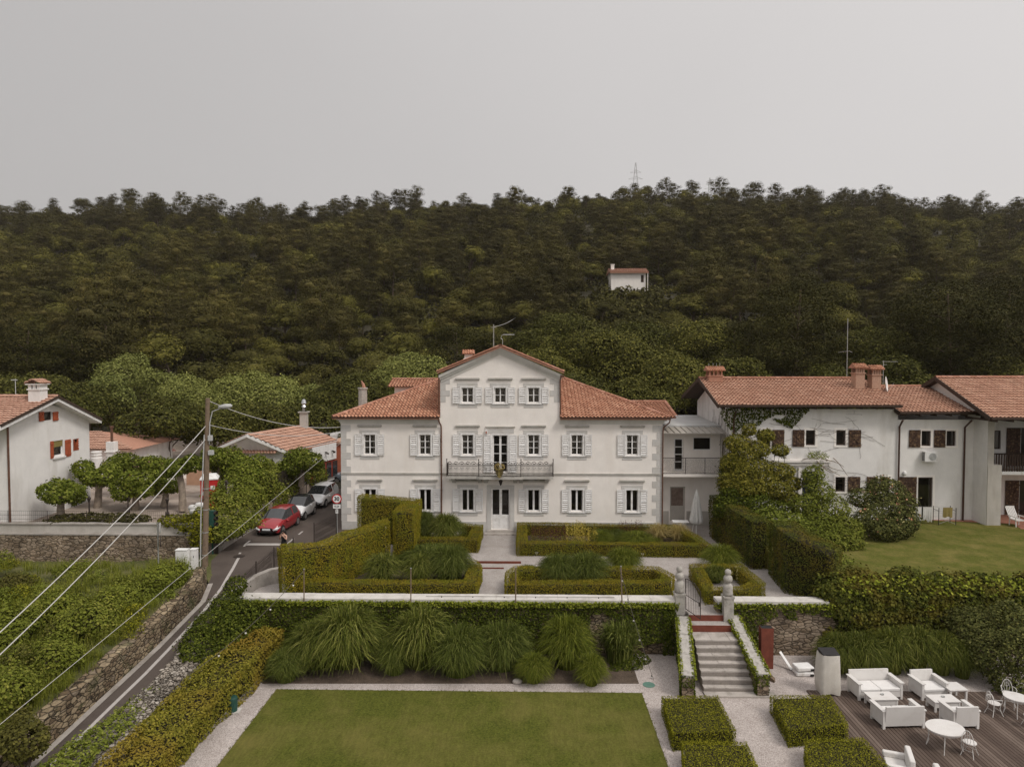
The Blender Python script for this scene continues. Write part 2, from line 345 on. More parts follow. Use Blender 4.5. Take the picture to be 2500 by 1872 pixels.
M['orangewood'] = mat('orange_shutter_paint', (0.36, 0.085, 0.035), 0.7, 0.12, 5)
M['zinc'] = mat('pale_metal_roof', (0.48, 0.48, 0.47), 0.6, 0.08, 0.8, stain=(0.38, 0.37, 0.36))
M['awning'] = mat('awning_metal', (0.36, 0.33, 0.29), 0.7, 0.12, 2)
M['metal'] = mat('galvanised_metal', (0.42, 0.42, 0.41), 0.5, 0.1, 5, metal=0.6)
M['greymetal'] = mat('grey_painted_metal', (0.45, 0.45, 0.44), 0.6, 0.1, 4)
M['cable'] = mat('pale_cable', (0.50, 0.48, 0.46), 0.7, 0.1, 4)
M['darkcable'] = mat('dark_cable', (0.10, 0.085, 0.075), 0.7, 0.1, 4)
M['pole'] = mat('timber_pole', (0.20, 0.145, 0.10), 0.9, 0.3, 3, stain=(0.1, 0.07, 0.05), sscale=3)
M['gravel'] = gravel_mat('white_gravel', (0.29, 0.25, 0.228), (0.60, 0.54, 0.51))
M['gravel_path'] = gravel_mat('fine_gravel', (0.29, 0.26, 0.24), (0.50, 0.46, 0.435), 70)
M['lawn'] = lawn_mat('lawn_grass', (0.046, 0.056, 0.009), (0.140, 0.148, 0.026), (0.18, 0.155, 0.045))
M['lawn_right'] = lawn_mat('upper_lawn_grass', (0.068, 0.078, 0.014), (0.145, 0.150, 0.030), (0.22, 0.18, 0.06), 0.8)
M['meadow'] = lawn_mat('rough_meadow', (0.055, 0.065, 0.022), (0.13, 0.14, 0.05), (0.19, 0.16, 0.08), 0.5)
M['soil'] = mat('leaf_litter_soil', (0.085, 0.062, 0.045), 0.95, 0.3, 2, 0.3, 20, bmp=0.4)
M['hillsoil'] = mat('forest_floor', (0.045, 0.040, 0.024), 0.95, 0.3, 0.3, 0.3, 2)
M['patio'] = mat('patio_paving', (0.33, 0.27, 0.225), 0.9, 0.2, 0.8, 0.15, 20, stain=(0.17, 0.12, 0.085), sscale=0.5)
M['asphalt'] = asphalt_mat()
M['asphalt_light'] = mat('light_asphalt', (0.19, 0.175, 0.165), 0.9, 0.15, 1.0, 0.15, 60)
M['roadpaint'] = mat('road_paint', (0.43, 0.40, 0.375), 0.8, 0.08, 3, stain=(0.28, 0.25, 0.23), sscale=3)
M['concrete'] = mat('concrete', (0.34, 0.31, 0.28), 0.9, 0.15, 2, 0.1, 30, stain=(0.19, 0.16, 0.13), sscale=1.2, bmp=0.3)
M['coping'] = mat('pale_coping_stone', (0.56, 0.53, 0.49), 0.85, 0.1, 1.5, 0.08, 30, stain=(0.36, 0.33, 0.29), sscale=1.6, bmp=0.3)
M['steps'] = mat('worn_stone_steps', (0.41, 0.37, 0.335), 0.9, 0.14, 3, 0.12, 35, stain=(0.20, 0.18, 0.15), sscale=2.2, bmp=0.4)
M['riser'] = mat('shaded_stained_riser', (0.26, 0.23, 0.205), 0.95, 0.2, 3, 0.12, 30, stain=(0.13, 0.115, 0.095), sscale=3)  # stains, and riser shade put into a colour darker than the treads
M['pillar'] = mat('weathered_pillar_stone', (0.40, 0.375, 0.34), 0.9, 0.15, 5, 0.1, 30, stain=(0.19, 0.175, 0.15), sscale=4, bmp=0.5)
M['stone'] = stone_mat('rubble_stone', [(0.12, 0.085, 0.055), (0.24, 0.18, 0.115), (0.33, 0.26, 0.17), (0.19, 0.15, 0.11)], (0.035, 0.028, 0.02), sc=(4.6, 4.6, 9), moss=(0.07, 0.08, 0.03))
M['stone_left'] = stone_mat('garden_rubble_stone', [(0.17, 0.125, 0.085), (0.27, 0.205, 0.145), (0.34, 0.27, 0.20), (0.21, 0.16, 0.12)], (0.075, 0.058, 0.042), sc=(4.2, 4.2, 9), bmp=0.6)
M['stone_pale'] = stone_mat('pale_rubble_stone', [(0.17, 0.145, 0.115), (0.31, 0.27, 0.225), (0.40, 0.36, 0.31)], (0.07, 0.055, 0.042), sc=(7, 7, 8), bmp=1)
M['corten'] = mat('rusted_steel', (0.16, 0.045, 0.028), 0.85, 0.2, 4, 0.1, 30)
M['tyre'] = mat('tyre_rubber', (0.025, 0.024, 0.024), 0.85, 0.1)
M['rim'] = mat('alloy_rim', (0.5, 0.5, 0.5), 0.35, 0.05, metal=0.8)
M['redcar'] = mat('red_car_paint', (0.30, 0.012, 0.018), 0.35, 0.04, coat=1.0)
M['whitecar'] = mat('white_car_paint', (0.82, 0.82, 0.82), 0.35, 0.02, coat=1.0)
M['silvercar'] = mat('silver_blue_car_paint', (0.28, 0.33, 0.38), 0.35, 0.03, metal=0.5, coat=0.8)
M['blackpaint'] = mat('black_car_paint', (0.02, 0.02, 0.022), 0.3, 0.02, coat=1.0)
M['carglass'] = mat('car_glass', (0.03, 0.032, 0.034), 0.06, 0.05, spec=0.8)
M['headlight'] = mat('headlight_glass', (0.75, 0.76, 0.78), 0.1, 0.05, spec=0.8)
M['plate'] = mat('number_plate', (0.75, 0.76, 0.78), 0.4, 0.02)
M['blackplastic'] = mat('black_plastic', (0.022, 0.02, 0.02), 0.6, 0.1)
M['chrome'] = mat('chrome_trim', (0.6, 0.6, 0.6), 0.2, 0.02, metal=1.0)
M['signred'] = mat('sign_red', (0.42, 0.02, 0.02), 0.5, 0.04)
M['signwhite'] = mat('sign_white', (0.75, 0.74, 0.72), 0.5, 0.03)
M['signblack'] = mat('sign_black', (0.02, 0.02, 0.02), 0.5, 0.02)
M['redplastic'] = mat('red_plastic', (0.45, 0.02, 0.02), 0.5, 0.06)
M['greenmetal'] = mat('green_painted_metal', (0.018, 0.065, 0.05), 0.5, 0.1)
M['fabric'] = mat('white_fabric', (0.60, 0.585, 0.56), 0.95, 0.08, 4, 0.05, 60, bmp=0.2)
M['cover'] = mat('cream_cover_fabric', (0.58, 0.545, 0.49), 0.95, 0.07, 3, 0.06, 60, stain=(0.48, 0.44, 0.38), bmp=0.3)
M['skin'] = mat('skin', (0.50, 0.30, 0.22), 0.6, 0.04)
M['hair'] = mat('dark_hair', (0.014, 0.010, 0.008), 0.5, 0.1)
M['blackcloth'] = mat('black_dress', (0.012, 0.012, 0.014), 0.9, 0.1)
M['bark'] = mat('bark', (0.105, 0.078, 0.055), 0.95, 0.3, 6, 0.2, 30)
M['pinebark'] = mat('pine_bark', (0.115, 0.080, 0.060), 0.95, 0.3, 4, 0.2, 20)
M['palebark'] = mat('mottled_plane_bark', (0.26, 0.21, 0.165), 0.95, 0.3, 5)
M['twig_shade'] = mat('shaded_hedge_twigs', (0.022, 0.017, 0.010), 0.95, 0.3, 8)  # twig brown taken near black: shade between leaves put into the colour
M['olive'] = mat('olive_towel', (0.23, 0.18, 0.06), 0.95, 0.1)
M['bluedoor'] = mat('blue_door_paint', (0.012, 0.016, 0.032), 0.6, 0.1)
M['terrapav'] = mat('terracotta_paving', (0.30, 0.135, 0.09), 0.9, 0.2, 2, 0.1, 12)
M['reddoor'] = mat('red_timber_paint', (0.30, 0.045, 0.025), 0.7, 0.15, 6)
# foliage
M['pine'] = leaf_mat('pine_needles', (0.050, 0.046, 0.022), (0.085, 0.077, 0.038), (0.13, 0.106, 0.06), trans=0.08, objvar=0.2, crowns=.35)
M['oak'] = leaf_mat('oak_leaves', (0.062, 0.060, 0.024), (0.112, 0.106, 0.042), (0.155, 0.14, 0.058), trans=0.15, objvar=0.2, crowns=.42)
M['oak_near'] = leaf_mat('near_oak_leaves', (0.042, 0.045, 0.018), (0.108, 0.110, 0.042), (0.18, 0.17, 0.07), trans=0.15, objvar=0.3)
M['pine_near'] = leaf_mat('near_pine_needles', (0.020, 0.021, 0.010), (0.052, 0.052, 0.022), (0.085, 0.075, 0.035), trans=0.05, objvar=0.15)
M['willow'] = leaf_mat('pale_leaves', (0.105, 0.122, 0.055), (0.21, 0.23, 0.105), (0.30, 0.31, 0.16), trans=0.15, objvar=0.2)
M['plane'] = leaf_mat('plane_leaves', (0.055, 0.075, 0.015), (0.14, 0.17, 0.038), (0.24, 0.255, 0.085), trans=0.2, objvar=0.15)
M['darkleaf'] = leaf_mat('dark_forest_leaves', (0.026, 0.026, 0.012), (0.066, 0.064, 0.028), (0.10, 0.09, 0.04), trans=0.1, objvar=0.3)
M['hedge_gold'] = leaf_mat('golden_hedge_leaves', (0.090, 0.082, 0.014), (0.235, 0.19, 0.030), (0.36, 0.28, 0.05), patch=(0.16, 0.165, 0.025), pscale=1.1, trans=0.15, objvar=0.08)
M['hedge_green'] = leaf_mat('box_hedge_leaves', (0.055, 0.058, 0.007), (0.18, 0.182, 0.020), (0.31, 0.29, 0.045), trans=0.12, objvar=0.08)
M['hedge_dark'] = leaf_mat('dark_hedge_leaves', (0.035, 0.045, 0.013), (0.085, 0.098, 0.027), (0.135, 0.14, 0.04), patch=(0.13, 0.105, 0.03), pscale=0.9, trans=0.12, objvar=0.1)
M['ivy'] = leaf_mat('ivy_leaves', (0.022, 0.032, 0.007), (0.075, 0.095, 0.018), (0.16, 0.18, 0.04), trans=0.12, objvar=0.1)
M['ivy_bright'] = leaf_mat('bright_ivy_leaves', (0.08, 0.105, 0.014), (0.20, 0.23, 0.04), (0.30, 0.31, 0.08), trans=0.15, objvar=0.1)
M['yellowhedge'] = leaf_mat('yellow_hedge_leaves', (0.11, 0.11, 0.022), (0.22, 0.205, 0.045), (0.30, 0.25, 0.07), patch=(0.25, 0.17, 0.045), pscale=0.25, trans=0.15, objvar=0.1)
M['weeds'] = leaf_mat('wild_leaves', (0.07, 0.088, 0.020), (0.185, 0.205, 0.052), (0.29, 0.28, 0.10), patch=(0.13, 0.155, 0.035), pscale=0.25, trans=0.15, objvar=0.15)
M['lime'] = leaf_mat('lime_leaves', (0.085, 0.11, 0.024), (0.17, 0.20, 0.05), (0.26, 0.28, 0.09), trans=0.15, objvar=0.1)
M['greyshrub'] = leaf_mat('grey_green_leaves', (0.040, 0.048, 0.022), (0.11, 0.118, 0.055), (0.17, 0.17, 0.085), trans=0.12, objvar=0.1)
M['magnolia'] = leaf_mat('glossy_leaves', (0.060, 0.065, 0.015), (0.155, 0.145, 0.035), (0.25, 0.22, 0.07), trans=0.15, rough=0.4, objvar=0.1)
M['grass1'] = leaf_mat('pampas_blades', (0.028, 0.040, 0.010), (0.115, 0.135, 0.038), (0.26, 0.265, 0.12), trans=0.2, objvar=0.12)
M['grass2'] = leaf_mat('bright_tuft_blades', (0.040, 0.056, 0.010), (0.145, 0.17, 0.036), (0.26, 0.27, 0.08), trans=0.2, objvar=0.12)
M['grass3'] = leaf_mat('dark_tuft_blades', (0.028, 0.042, 0.011), (0.105, 0.13, 0.040), (0.24, 0.26, 0.115), trans=0.2, objvar=0.12)
M['lawnblade'] = leaf_mat('lawn_blades', (0.05, 0.06, 0.012), (0.13, 0.135, 0.03), (0.19, 0.17, 0.06), objvar=0)
M['straw'] = leaf_mat('feather_grass', (0.26, 0.20, 0.13), (0.44, 0.35, 0.235), (0.52, 0.43, 0.31), trans=0.3, objvar=0.1)
M['purple'] = leaf_mat('purple_sage', (0.035, 0.010, 0.025), (0.09, 0.030, 0.055), (0.19, 0.075, 0.12), trans=0.2, objvar=0.1)
M['mustard'] = leaf_mat('yellow_flower_spikes', (0.30, 0.24, 0.06), (0.55, 0.45, 0.15), (0.62, 0.54, 0.26), trans=0.2, objvar=0.1)
M['pinkflower'] = leaf_mat('pink_petals', (0.45, 0.20, 0.22), (0.62, 0.36, 0.36), (0.72, 0.52, 0.5), trans=0.2, objvar=0.05)
M['whiteflower'] = leaf_mat('white_petals', (0.6, 0.5, 0.35), (0.72, 0.66, 0.5), (0.75, 0.72, 0.62), trans=0.2, objvar=0.05)
# ================================================================ foliage builders
rng = np.random.default_rng(7)
def wob(P, s, seed=0, amp=1.0):
    r = np.random.default_rng(1000+seed); out = np.zeros(len(P))
    for k in range(5):
        d = r.normal(size=3); d /= np.linalg.norm(d); w = s*(0.6+1.1*k*0.6)
        out += np.sin(P@d*w + r.uniform(0, 6.28))/(1+0.5*k)
    return out*amp/2.4
def leaf_quads(P, N, size, aspect=0.55, jitter=0.7, flat=0.0):
    """a leaf (rhombus) at each point of P, facing roughly N"""
    n = len(P); N = N + rng.normal(scale=jitter, size=(n, 3)); 
    if flat: N[:, 2] += flat
    N /= np.linalg.norm(N, axis=1)[:, None]+1e-9
    t = np.cross(N, rng.normal(size=(n, 3))); t /= np.linalg.norm(t, axis=1)[:, None]+1e-9
    b = np.cross(N, t); s = (np.asarray(size)*rng.uniform(0.65, 1.3, n))[:, None]/2
    V = np.stack([P-t*s, P-b*s*aspect+N*s*0.15, P+t*s, P+b*s*aspect+N*s*0.15], 1).reshape(-1, 3)
    return V, np.arange(4*n).reshape(n, 4)
def cat_q(parts):
    V = []; F = []; o = 0; MI = []
    for i, (v, f, mi) in enumerate(parts):
        V.append(v); F.append(f+o); o += len(v); MI.append(np.full(len(f), mi))
    return np.concatenate(V), np.concatenate(F), np.concatenate(MI)
def sph(n):
    v = rng.normal(size=(n, 3)); return v/(np.linalg.norm(v, axis=1)[:, None])
def blob_points(blobs, per_area, thick=0.28, low=-0.75):
    """points near the skins of many ellipsoids (cx,cy,cz,rx,ry,rz), those deep inside another blob dropped"""
    Ps = []; Ns = []; B = np.array(blobs)
    for i, b in enumerate(B):
        n = int(per_area*4*math.pi*((b[3]*b[4]+b[3]*b[5]+b[4]*b[5])/3)); d = sph(n); d = d[d[:, 2] > low]
        r = 1 - rng.uniform(0, thick, len(d))**1.5; r += (rng.random(len(d)) < .14)*rng.uniform(0, .30, len(d))
        P = b[:3] + d*b[3:6]*r[:, None]*(1+0.20*wob(d, 5, i))[:, None]
        N = d/b[3:6]; N /= np.linalg.norm(N, axis=1)[:, None]
        keep = np.ones(len(P), bool)
        for j, c in enumerate(B):
            if j == i: continue
            keep &= (((P-c[:3])/(c[3:6]*0.80))**2).sum(1) > 1
        Ps.append(P[keep]); Ns.append(N[keep])
    return np.concatenate(Ps), np.concatenate(Ns)
def cores(V, F, blobs, f=.74):
    vs = [V]; fs = [F]; o = len(V); n, m = 7, 5
    for b in blobs:
        mb = MB().ball(b[:3], f, n, m, b[3:6]); v = np.array(mb.v); v += wob(v, 3, 5)[:, None]*.08*b[3]; vs.append(v); fs.append(np.array(mb.f)+o); o += len(v)
    return np.concatenate(vs), np.concatenate(fs)
def limb(mb, a, b, r0, r1, n=6, bend=0.12, seg=4):
    a = np.array(a, float); b = np.array(b, float); L = np.linalg.norm(b-a); off = rng.normal(size=3)*L*bend
    pts = [a+(b-a)*t + off*math.sin(math.pi*t)*0.5 for t in np.linspace(0, 1, seg+1)]
    mb.tube([tuple(p) for p in pts], [r0+(r1-r0)*t for t in np.linspace(0, 1, seg+1)], n, cap=False); return pts
def broadleaf(name, label, H, Rr, leaf, leafsize, dens, bark='bark', nb=16, base=0.25, loc=(0,0,0), squash=1.0, cat='tree', lobes=0.42):
    """tapered trunk with limbs that carry a crown of leaf clumps"""
    t = thing(name, label, cat, loc); ORG[t.name] = Vector((0,0,0))
    blobs = []; mb = MB(); zc = H*(base+1)/2; hz = H*(1-base)/2
    top = (rng.normal()*0.03*H, rng.normal()*0.03*H, H*0.62)
    tr = limb(mb, (0,0,-0.6), top, 0.028*H+0.05, 0.010*H, 7, 0.08, 5)
    for k in range(nb):
        d = sph(1)[0]; d[2] = abs(d[2])*1.1-0.35; f = rng.uniform(0.45, 0.95)
        r = Rr*rng.uniform(lobes*0.7, lobes*1.25)
        c = np.array((d[0]*(Rr-r*0.7)*f*1.15, d[1]*(Rr-r*0.7)*f*1.15, zc+d[2]*(hz-r*0.6)*1.0*squash))
        c[2] = min(c[2], H-r*0.8)
        blobs.append((*c, r*1.1, r*1.1, r*rng.uniform(0.65, 0.9)))
        if k < 9: limb(mb, tr[2+(k % 3)], c, 0.010*H, 0.02, 5, 0.15, 3)
    P, N = blob_points(blobs, dens); V, F = leaf_quads(P, N, leafsize, 0.62, 0.5, flat=.6); V, F = cores(V, F, blobs, .55) if dens < 12 else (V, F)
    mb.build('trunk', M[bark], t, local=True, smooth=True)
    np_obj('crown', V, F, M[leaf], t, local=True); return t
def pine(name, label, H, Rr, leafsize, dens, loc=(0,0,0), base=0.42, flatness=0.23, plates=11, leaf='pine'):
    """black pine: bare upper trunk, flattened layers of needles at the ends of level limbs"""
    t = thing(name, label, 'tree', loc); ORG[t.name] = Vector((0,0,0)); mb = MB(); blobs = []
    lean = rng.normal(size=2)*0.04*H
    tr = [(lean[0]*s**2, lean[1]*s**2, -0.6+(H*0.96+0.6)*s) for s in np.linspace(0, 1, 8)]
    mb.tube(tr, [0.013*H*(1-s*0.8)+0.03 for s in np.linspace(0, 1, 8)], 7, cap=False)
    for k in range(plates):
        s = base + (1-base)*(k+0.5)/plates; z = H*s; prof = math.sin(math.pi*min(1, (s-base)/(1-base)*0.75+0.28))
        a = k*2.4+rng.uniform(-.5, .5); rr = Rr*rng.uniform(0.38, 0.58)*(1.0 if k < plates-2 else 0.8); off = (Rr-rr*0.8)*prof*rng.uniform(0.55, 1.05)
        if k >= plates-2: off *= 0.3
        c = (lean[0]*s*s+math.cos(a)*off, lean[1]*s*s+math.sin(a)*off, z+rng.uniform(-.02, .02)*H)
        blobs.append((*c, rr*1.25, rr*1.25, rr*flatness*rng.uniform(2.0, 3.4))); limb(mb, (lean[0]*s*s, lean[1]*s*s, z-0.05*H), c, 0.005*H+.02, 0.02, 4, 0.1, 3)
        if rng.random() < 0.75:
            a2 = a+rng.uniform(0.7, 1.2); c2 = (c[0]+math.cos(a2)*rr*1.0, c[1]+math.sin(a2)*rr*1.0, c[2]+rng.uniform(-.04, .05)*H)
            blobs.append((*c2, rr*.9, rr*.9, rr*.9*flatness*rng.uniform(1.9, 3)))
    for k in range(4):   # dead lower stubs
        a = rng.uniform(0, 6.28); z = H*rng.uniform(base*0.6, base); limb(mb, (0, 0, z), (math.cos(a)*Rr*0.45, math.sin(a)*Rr*0.45, z+H*0.02), 0.05, 0.015, 4, 0.1, 2)
    P, N = blob_points(blobs, dens, 0.6, -1.0); V, F = leaf_quads(P, N, leafsize, 0.42, 0.55, flat=0.9); V, F = cores(V, F, blobs, .42) if dens < 12 else (V, F)
    mb.build('trunk', M['pinebark'], t, local=True, smooth=True); np_obj('crown', V, F, M[leaf], t, local=True); return t
def shrub(name, label, blobs, leaf, leafsize, dens, cat='shrub', group=None, twigs=True, thick=0.35, aspect=0.55, extra=None, jitter=0.7):
    """blobs in world coordinates; twiggy stems run from the foot into the foliage"""
    B = np.array(blobs); c = B[:, :3].mean(0); z0 = (B[:, 2]-B[:, 5]).min()
    t = thing(name, label, cat, (c[0], c[1], z0), 0, group)
    P, N = blob_points(blobs, dens*2, thick, -1.0); V, F = leaf_quads(P, N, leafsize, .65, jitter*.7, flat=.7)
    np_obj('foliage', V, F, M[leaf], t)
    if twigs:
        mb = MB()
        for b in blobs:
            for k in range(3):
                e = np.array(b[:3])+sph(1)[0]*np.array(b[3:6])*0.75
                foot = (c[0]*0.4+b[0]*0.6+rng.normal()*0.1, c[1]*0.4+b[1]*0.6+rng.normal()*0.1, z0-0.05)
                limb(mb, foot, e, 0.035, 0.01, 4, 0.15, 3)
        mb.build('stems', M['bark'], t)
    if extra:
        for nm, m, sz, n in extra:
            idx = rng.choice(len(P), min(n, len(P)), replace=False); k = 4
            P2 = np.repeat(P[idx]+N[idx]*0.05, k, 0)+rng.normal(scale=sz*0.5, size=(len(idx)*k, 3)); V, F = leaf_quads(P2, np.repeat(N[idx], k, 0), sz, 0.8, 0.6)
            np_obj(nm, V, F, M[m], t)
    return t
def bilin(q, n):
    q = np.array(q, float); a = rng.random(n)[:, None]; b = rng.random(n)[:, None]
    P = q[0]*(1-a)*(1-b)+q[1]*a*(1-b)+q[2]*a*b+q[3]*(1-a)*b; return P
def quads_leaves(quads, dens, leafsize, out=0.03, rough=0.05, aspect=0.65, jitter=0.42, seed=0, wscale=1.6, holes=0.0, flat=0.8):
    """leaves spread over flat quads (list of 4 corners), surface billowing a little"""
    Ps = []; Ns = []
    for q in quads:
        a = np.array(q, float); n = np.cross(a[1]-a[0], a[3]-a[0]); A = (np.linalg.norm(n)+np.linalg.norm(np.cross(a[2]-a[1], a[2]-a[3])))/2
        n = n/(np.linalg.norm(n)+1e-9); m = int(A*dens)
        if m < 1: continue
        P = bilin(q, m); P = P + n*(out+rough*wob(P, wscale, seed)+rng.uniform(-0.05, 0.02, m))[:, None]
        if holes:
            k = wob(P, 1.3, seed+9) < 1.0-holes*2; P = P[k]
        Ps.append(P); Ns.append(np.repeat(n[None], len(P), 0))
    P = np.concatenate(Ps); N = np.concatenate(Ns); return leaf_quads(P, N, leafsize, aspect, jitter, flat)
def mitre(path, w, closed):
    p = [np.array(q[:2], float) for q in path]; n = len(p); L = []; Rr = []
    for i in range(n):
        a = p[i-1] if (closed or i > 0) else None; b = p[(i+1) % n] if (closed or i < n-1) else None
        d1 = (p[i]-a)/np.linalg.norm(p[i]-a) if a is not None else None; d2 = (b-p[i])/np.linalg.norm(b-p[i]) if b is not None else None
        if d1 is None: d1 = d2
        if d2 is None: d2 = d1
        n1 = np.array((-d1[1], d1[0])); n2 = np.array((-d2[1], d2[0])); m = n1+n2; m /= np.linalg.norm(m); s = 1/max(0.5, m@n1)
        L.append(p[i]+m*s*w/2); Rr.append(p[i]-m*s*w/2)
    return L, Rr
def hedge(name, label, path, w, z0, z1, leaf, closed=False, dens=420, leafsize=0.075, group=None, seed=0, rough=0.05, cat='hedge', jitter=0.6, fr=0.0):
    """clipped hedge along a path; z1 is one height or one per path point"""
    L, Rr = mitre(path, w, closed); n = len(path); zt = z1 if isinstance(z1, (list, tuple)) else [z1]*n; zb = z0 if isinstance(z0, (list, tuple)) else [z0]*n
    quads = []; core = MB()
    segs = range(n) if closed else range(n-1)
    for i in segs:
        j = (i+1) % n; a, b, c, d = L[i], L[j], Rr[j], Rr[i]
        quads.append([(*d, zt[i]), (*c, zt[j]), (*b, zt[j]), (*a, zt[i])])
        quads.append([(*b, zb[j]), (*a, zb[i]), (*a, zt[i]), (*b, zt[j])])
        quads.append([(*d, zb[i]), (*c, zb[j]), (*c, zt[j]), (*d, zt[i])])
        def sh(pt, mid): return tuple(np.array(pt)+(np.array(mid)-np.array(pt))*min(0.8, (0.09+rough*1.3)/(w/2)))
        mi = (a+d)/2; mj = (b+c)/2; dv = (mj-mi)/np.linalg.norm(mj-mi)*(.10+rough*1.3)
        if not closed and i == 0: a = a+dv; d = d+dv; mi = mi+dv
        if not closed and i == n-2: b = b-dv; c = c-dv; mj = mj-dv
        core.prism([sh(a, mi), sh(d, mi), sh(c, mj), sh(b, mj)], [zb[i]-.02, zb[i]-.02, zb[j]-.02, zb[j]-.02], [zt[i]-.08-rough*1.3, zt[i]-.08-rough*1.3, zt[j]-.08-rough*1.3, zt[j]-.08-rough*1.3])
    if not closed:
        quads.append([(*L[0], zb[0]), (*Rr[0], zb[0]), (*Rr[0], zt[0]), (*L[0], zt[0])]); quads.append([(*Rr[-1], zb[-1]), (*L[-1], zb[-1]), (*L[-1], zt[-1]), (*Rr[-1], zt[-1])])
    V, F = quads_leaves(quads, dens, leafsize, 0.0, rough, 0.6, jitter, seed)
    t = thing(name, label, cat, (float(np.mean([q[0] for q in path])), float(np.mean([q[1] for q in path])), min(zb)), 0, group)
    np_obj('foliage', V, F, M[leaf], t); core.build('branches', M['twig_shade'], t); return t  # solid dark core, inner hedge shade painted in
def block_hedge(name, label, c4, z0, z1, leaf, dens=520, leafsize=0.06, group=None, seed=0, rough=0.03, inset=0.09):
    c = [np.array(q) for q in c4]; m = sum(c)/4; quads = [[(*c[0], z1), (*c[1], z1), (*c[2], z1), (*c[3], z1)]]
    a = sum(c[i][0]*c[(i+1) % 4][1]-c[(i+1) % 4][0]*c[i][1] for i in range(4))
    if a < 0: c = c[::-1]; quads = [[(*q, z1) for q in c]]
    for i in range(4):
        j = (i+1) % 4; quads.append([(*c[i], z0), (*c[j], z0), (*c[j], z1), (*c[i], z1)])
    V, F = quads_leaves(quads, dens, leafsize, 0.0, rough, 0.6, 0.6, seed)
    t = thing(name, label, 'hedge', (m[0], m[1], z0), 0, group); np_obj('foliage', V, F, M[leaf], t)
    MB().prism([tuple(q+(m-q)/np.linalg.norm(m-q)*inset*1.4) for q in c], z0-.02, z1-inset).build('branches', M['twig_shade'], t); return t  # solid core in the same painted inner shade
def blades(n, H, Rr, w, foot=0.18, droop=1.0, upright=0.0, base_z=0.0):
    """arching grass blades from one foot"""
    az = rng.uniform(0, 2*math.pi, n); S = 6; rho = rng.random(n)**.55*rng.uniform(.8, 1.12, n); r0 = foot*Rr*np.sqrt(rng.random(n)); fz_ = az+rng.normal(scale=.7, size=n); x0 = r0*np.cos(fz_); y0 = r0*np.sin(fz_)
    Hb = H*(1-.38*rho**2*(1-upright))*rng.uniform(.55, 1.12, n); e = (.50+.27*rho+rng.normal(scale=.06, size=n))*(1-upright*.35); pts = []; sw = rng.normal(scale=.35, size=n)
    for s in range(S+1):
        q = s/S; r_ = Rr*rho*q**1.25*(1-foot*.3)*(1-upright*.45); a = az+sw*q; pts.append(np.stack([x0+r_*np.cos(a), y0+r_*np.sin(a), base_z+Hb*np.sin(np.pi*e*q**.8)], 1))
    sc = np.stack([-np.sin(az), np.cos(az), np.zeros(n)], 1); V = []; side = sw
    for s, p in enumerate(pts):
        ww = w*(1-0.85*(s/S)**1.5)*rng.uniform(0.7, 1.3, n); tw = sc+np.array((0, 0, 1))*side[:, None]; V.append(p-tw*ww[:, None]/2); V.append(p+tw*ww[:, None]/2)
    V = np.stack(V, 1); m = 2*(S+1); F = np.array([[2*s, 2*s+1, 2*s+3, 2*s+2] for s in range(S)])
    F = (np.arange(n)[:, None, None]*m+F[None]).reshape(-1, 4); return V.reshape(-1, 3), F
def tuft_proto(m, n, H, Rr, w=0.022, droop=1.0, upright=0.0, foot=0.2):
    V, F = blades(n, H, Rr, w, foot, droop, upright); me = np_mesh('ornamental_grass', V, F); me.materials.append(M[m]); return me
def tuft(name, label, me, loc, sc, rz=None, group=None, cat='grass clump'):
    o = bpy.data.objects.new(name, me); C.objects.link(o); o.location = loc; o.rotation_euler = (0, 0, rng.uniform(0, 6.28) if rz is None else rz)
    o.scale = sc if isinstance(sc, (tuple, list)) else (sc, sc, sc); return tag(o, label, cat, group)
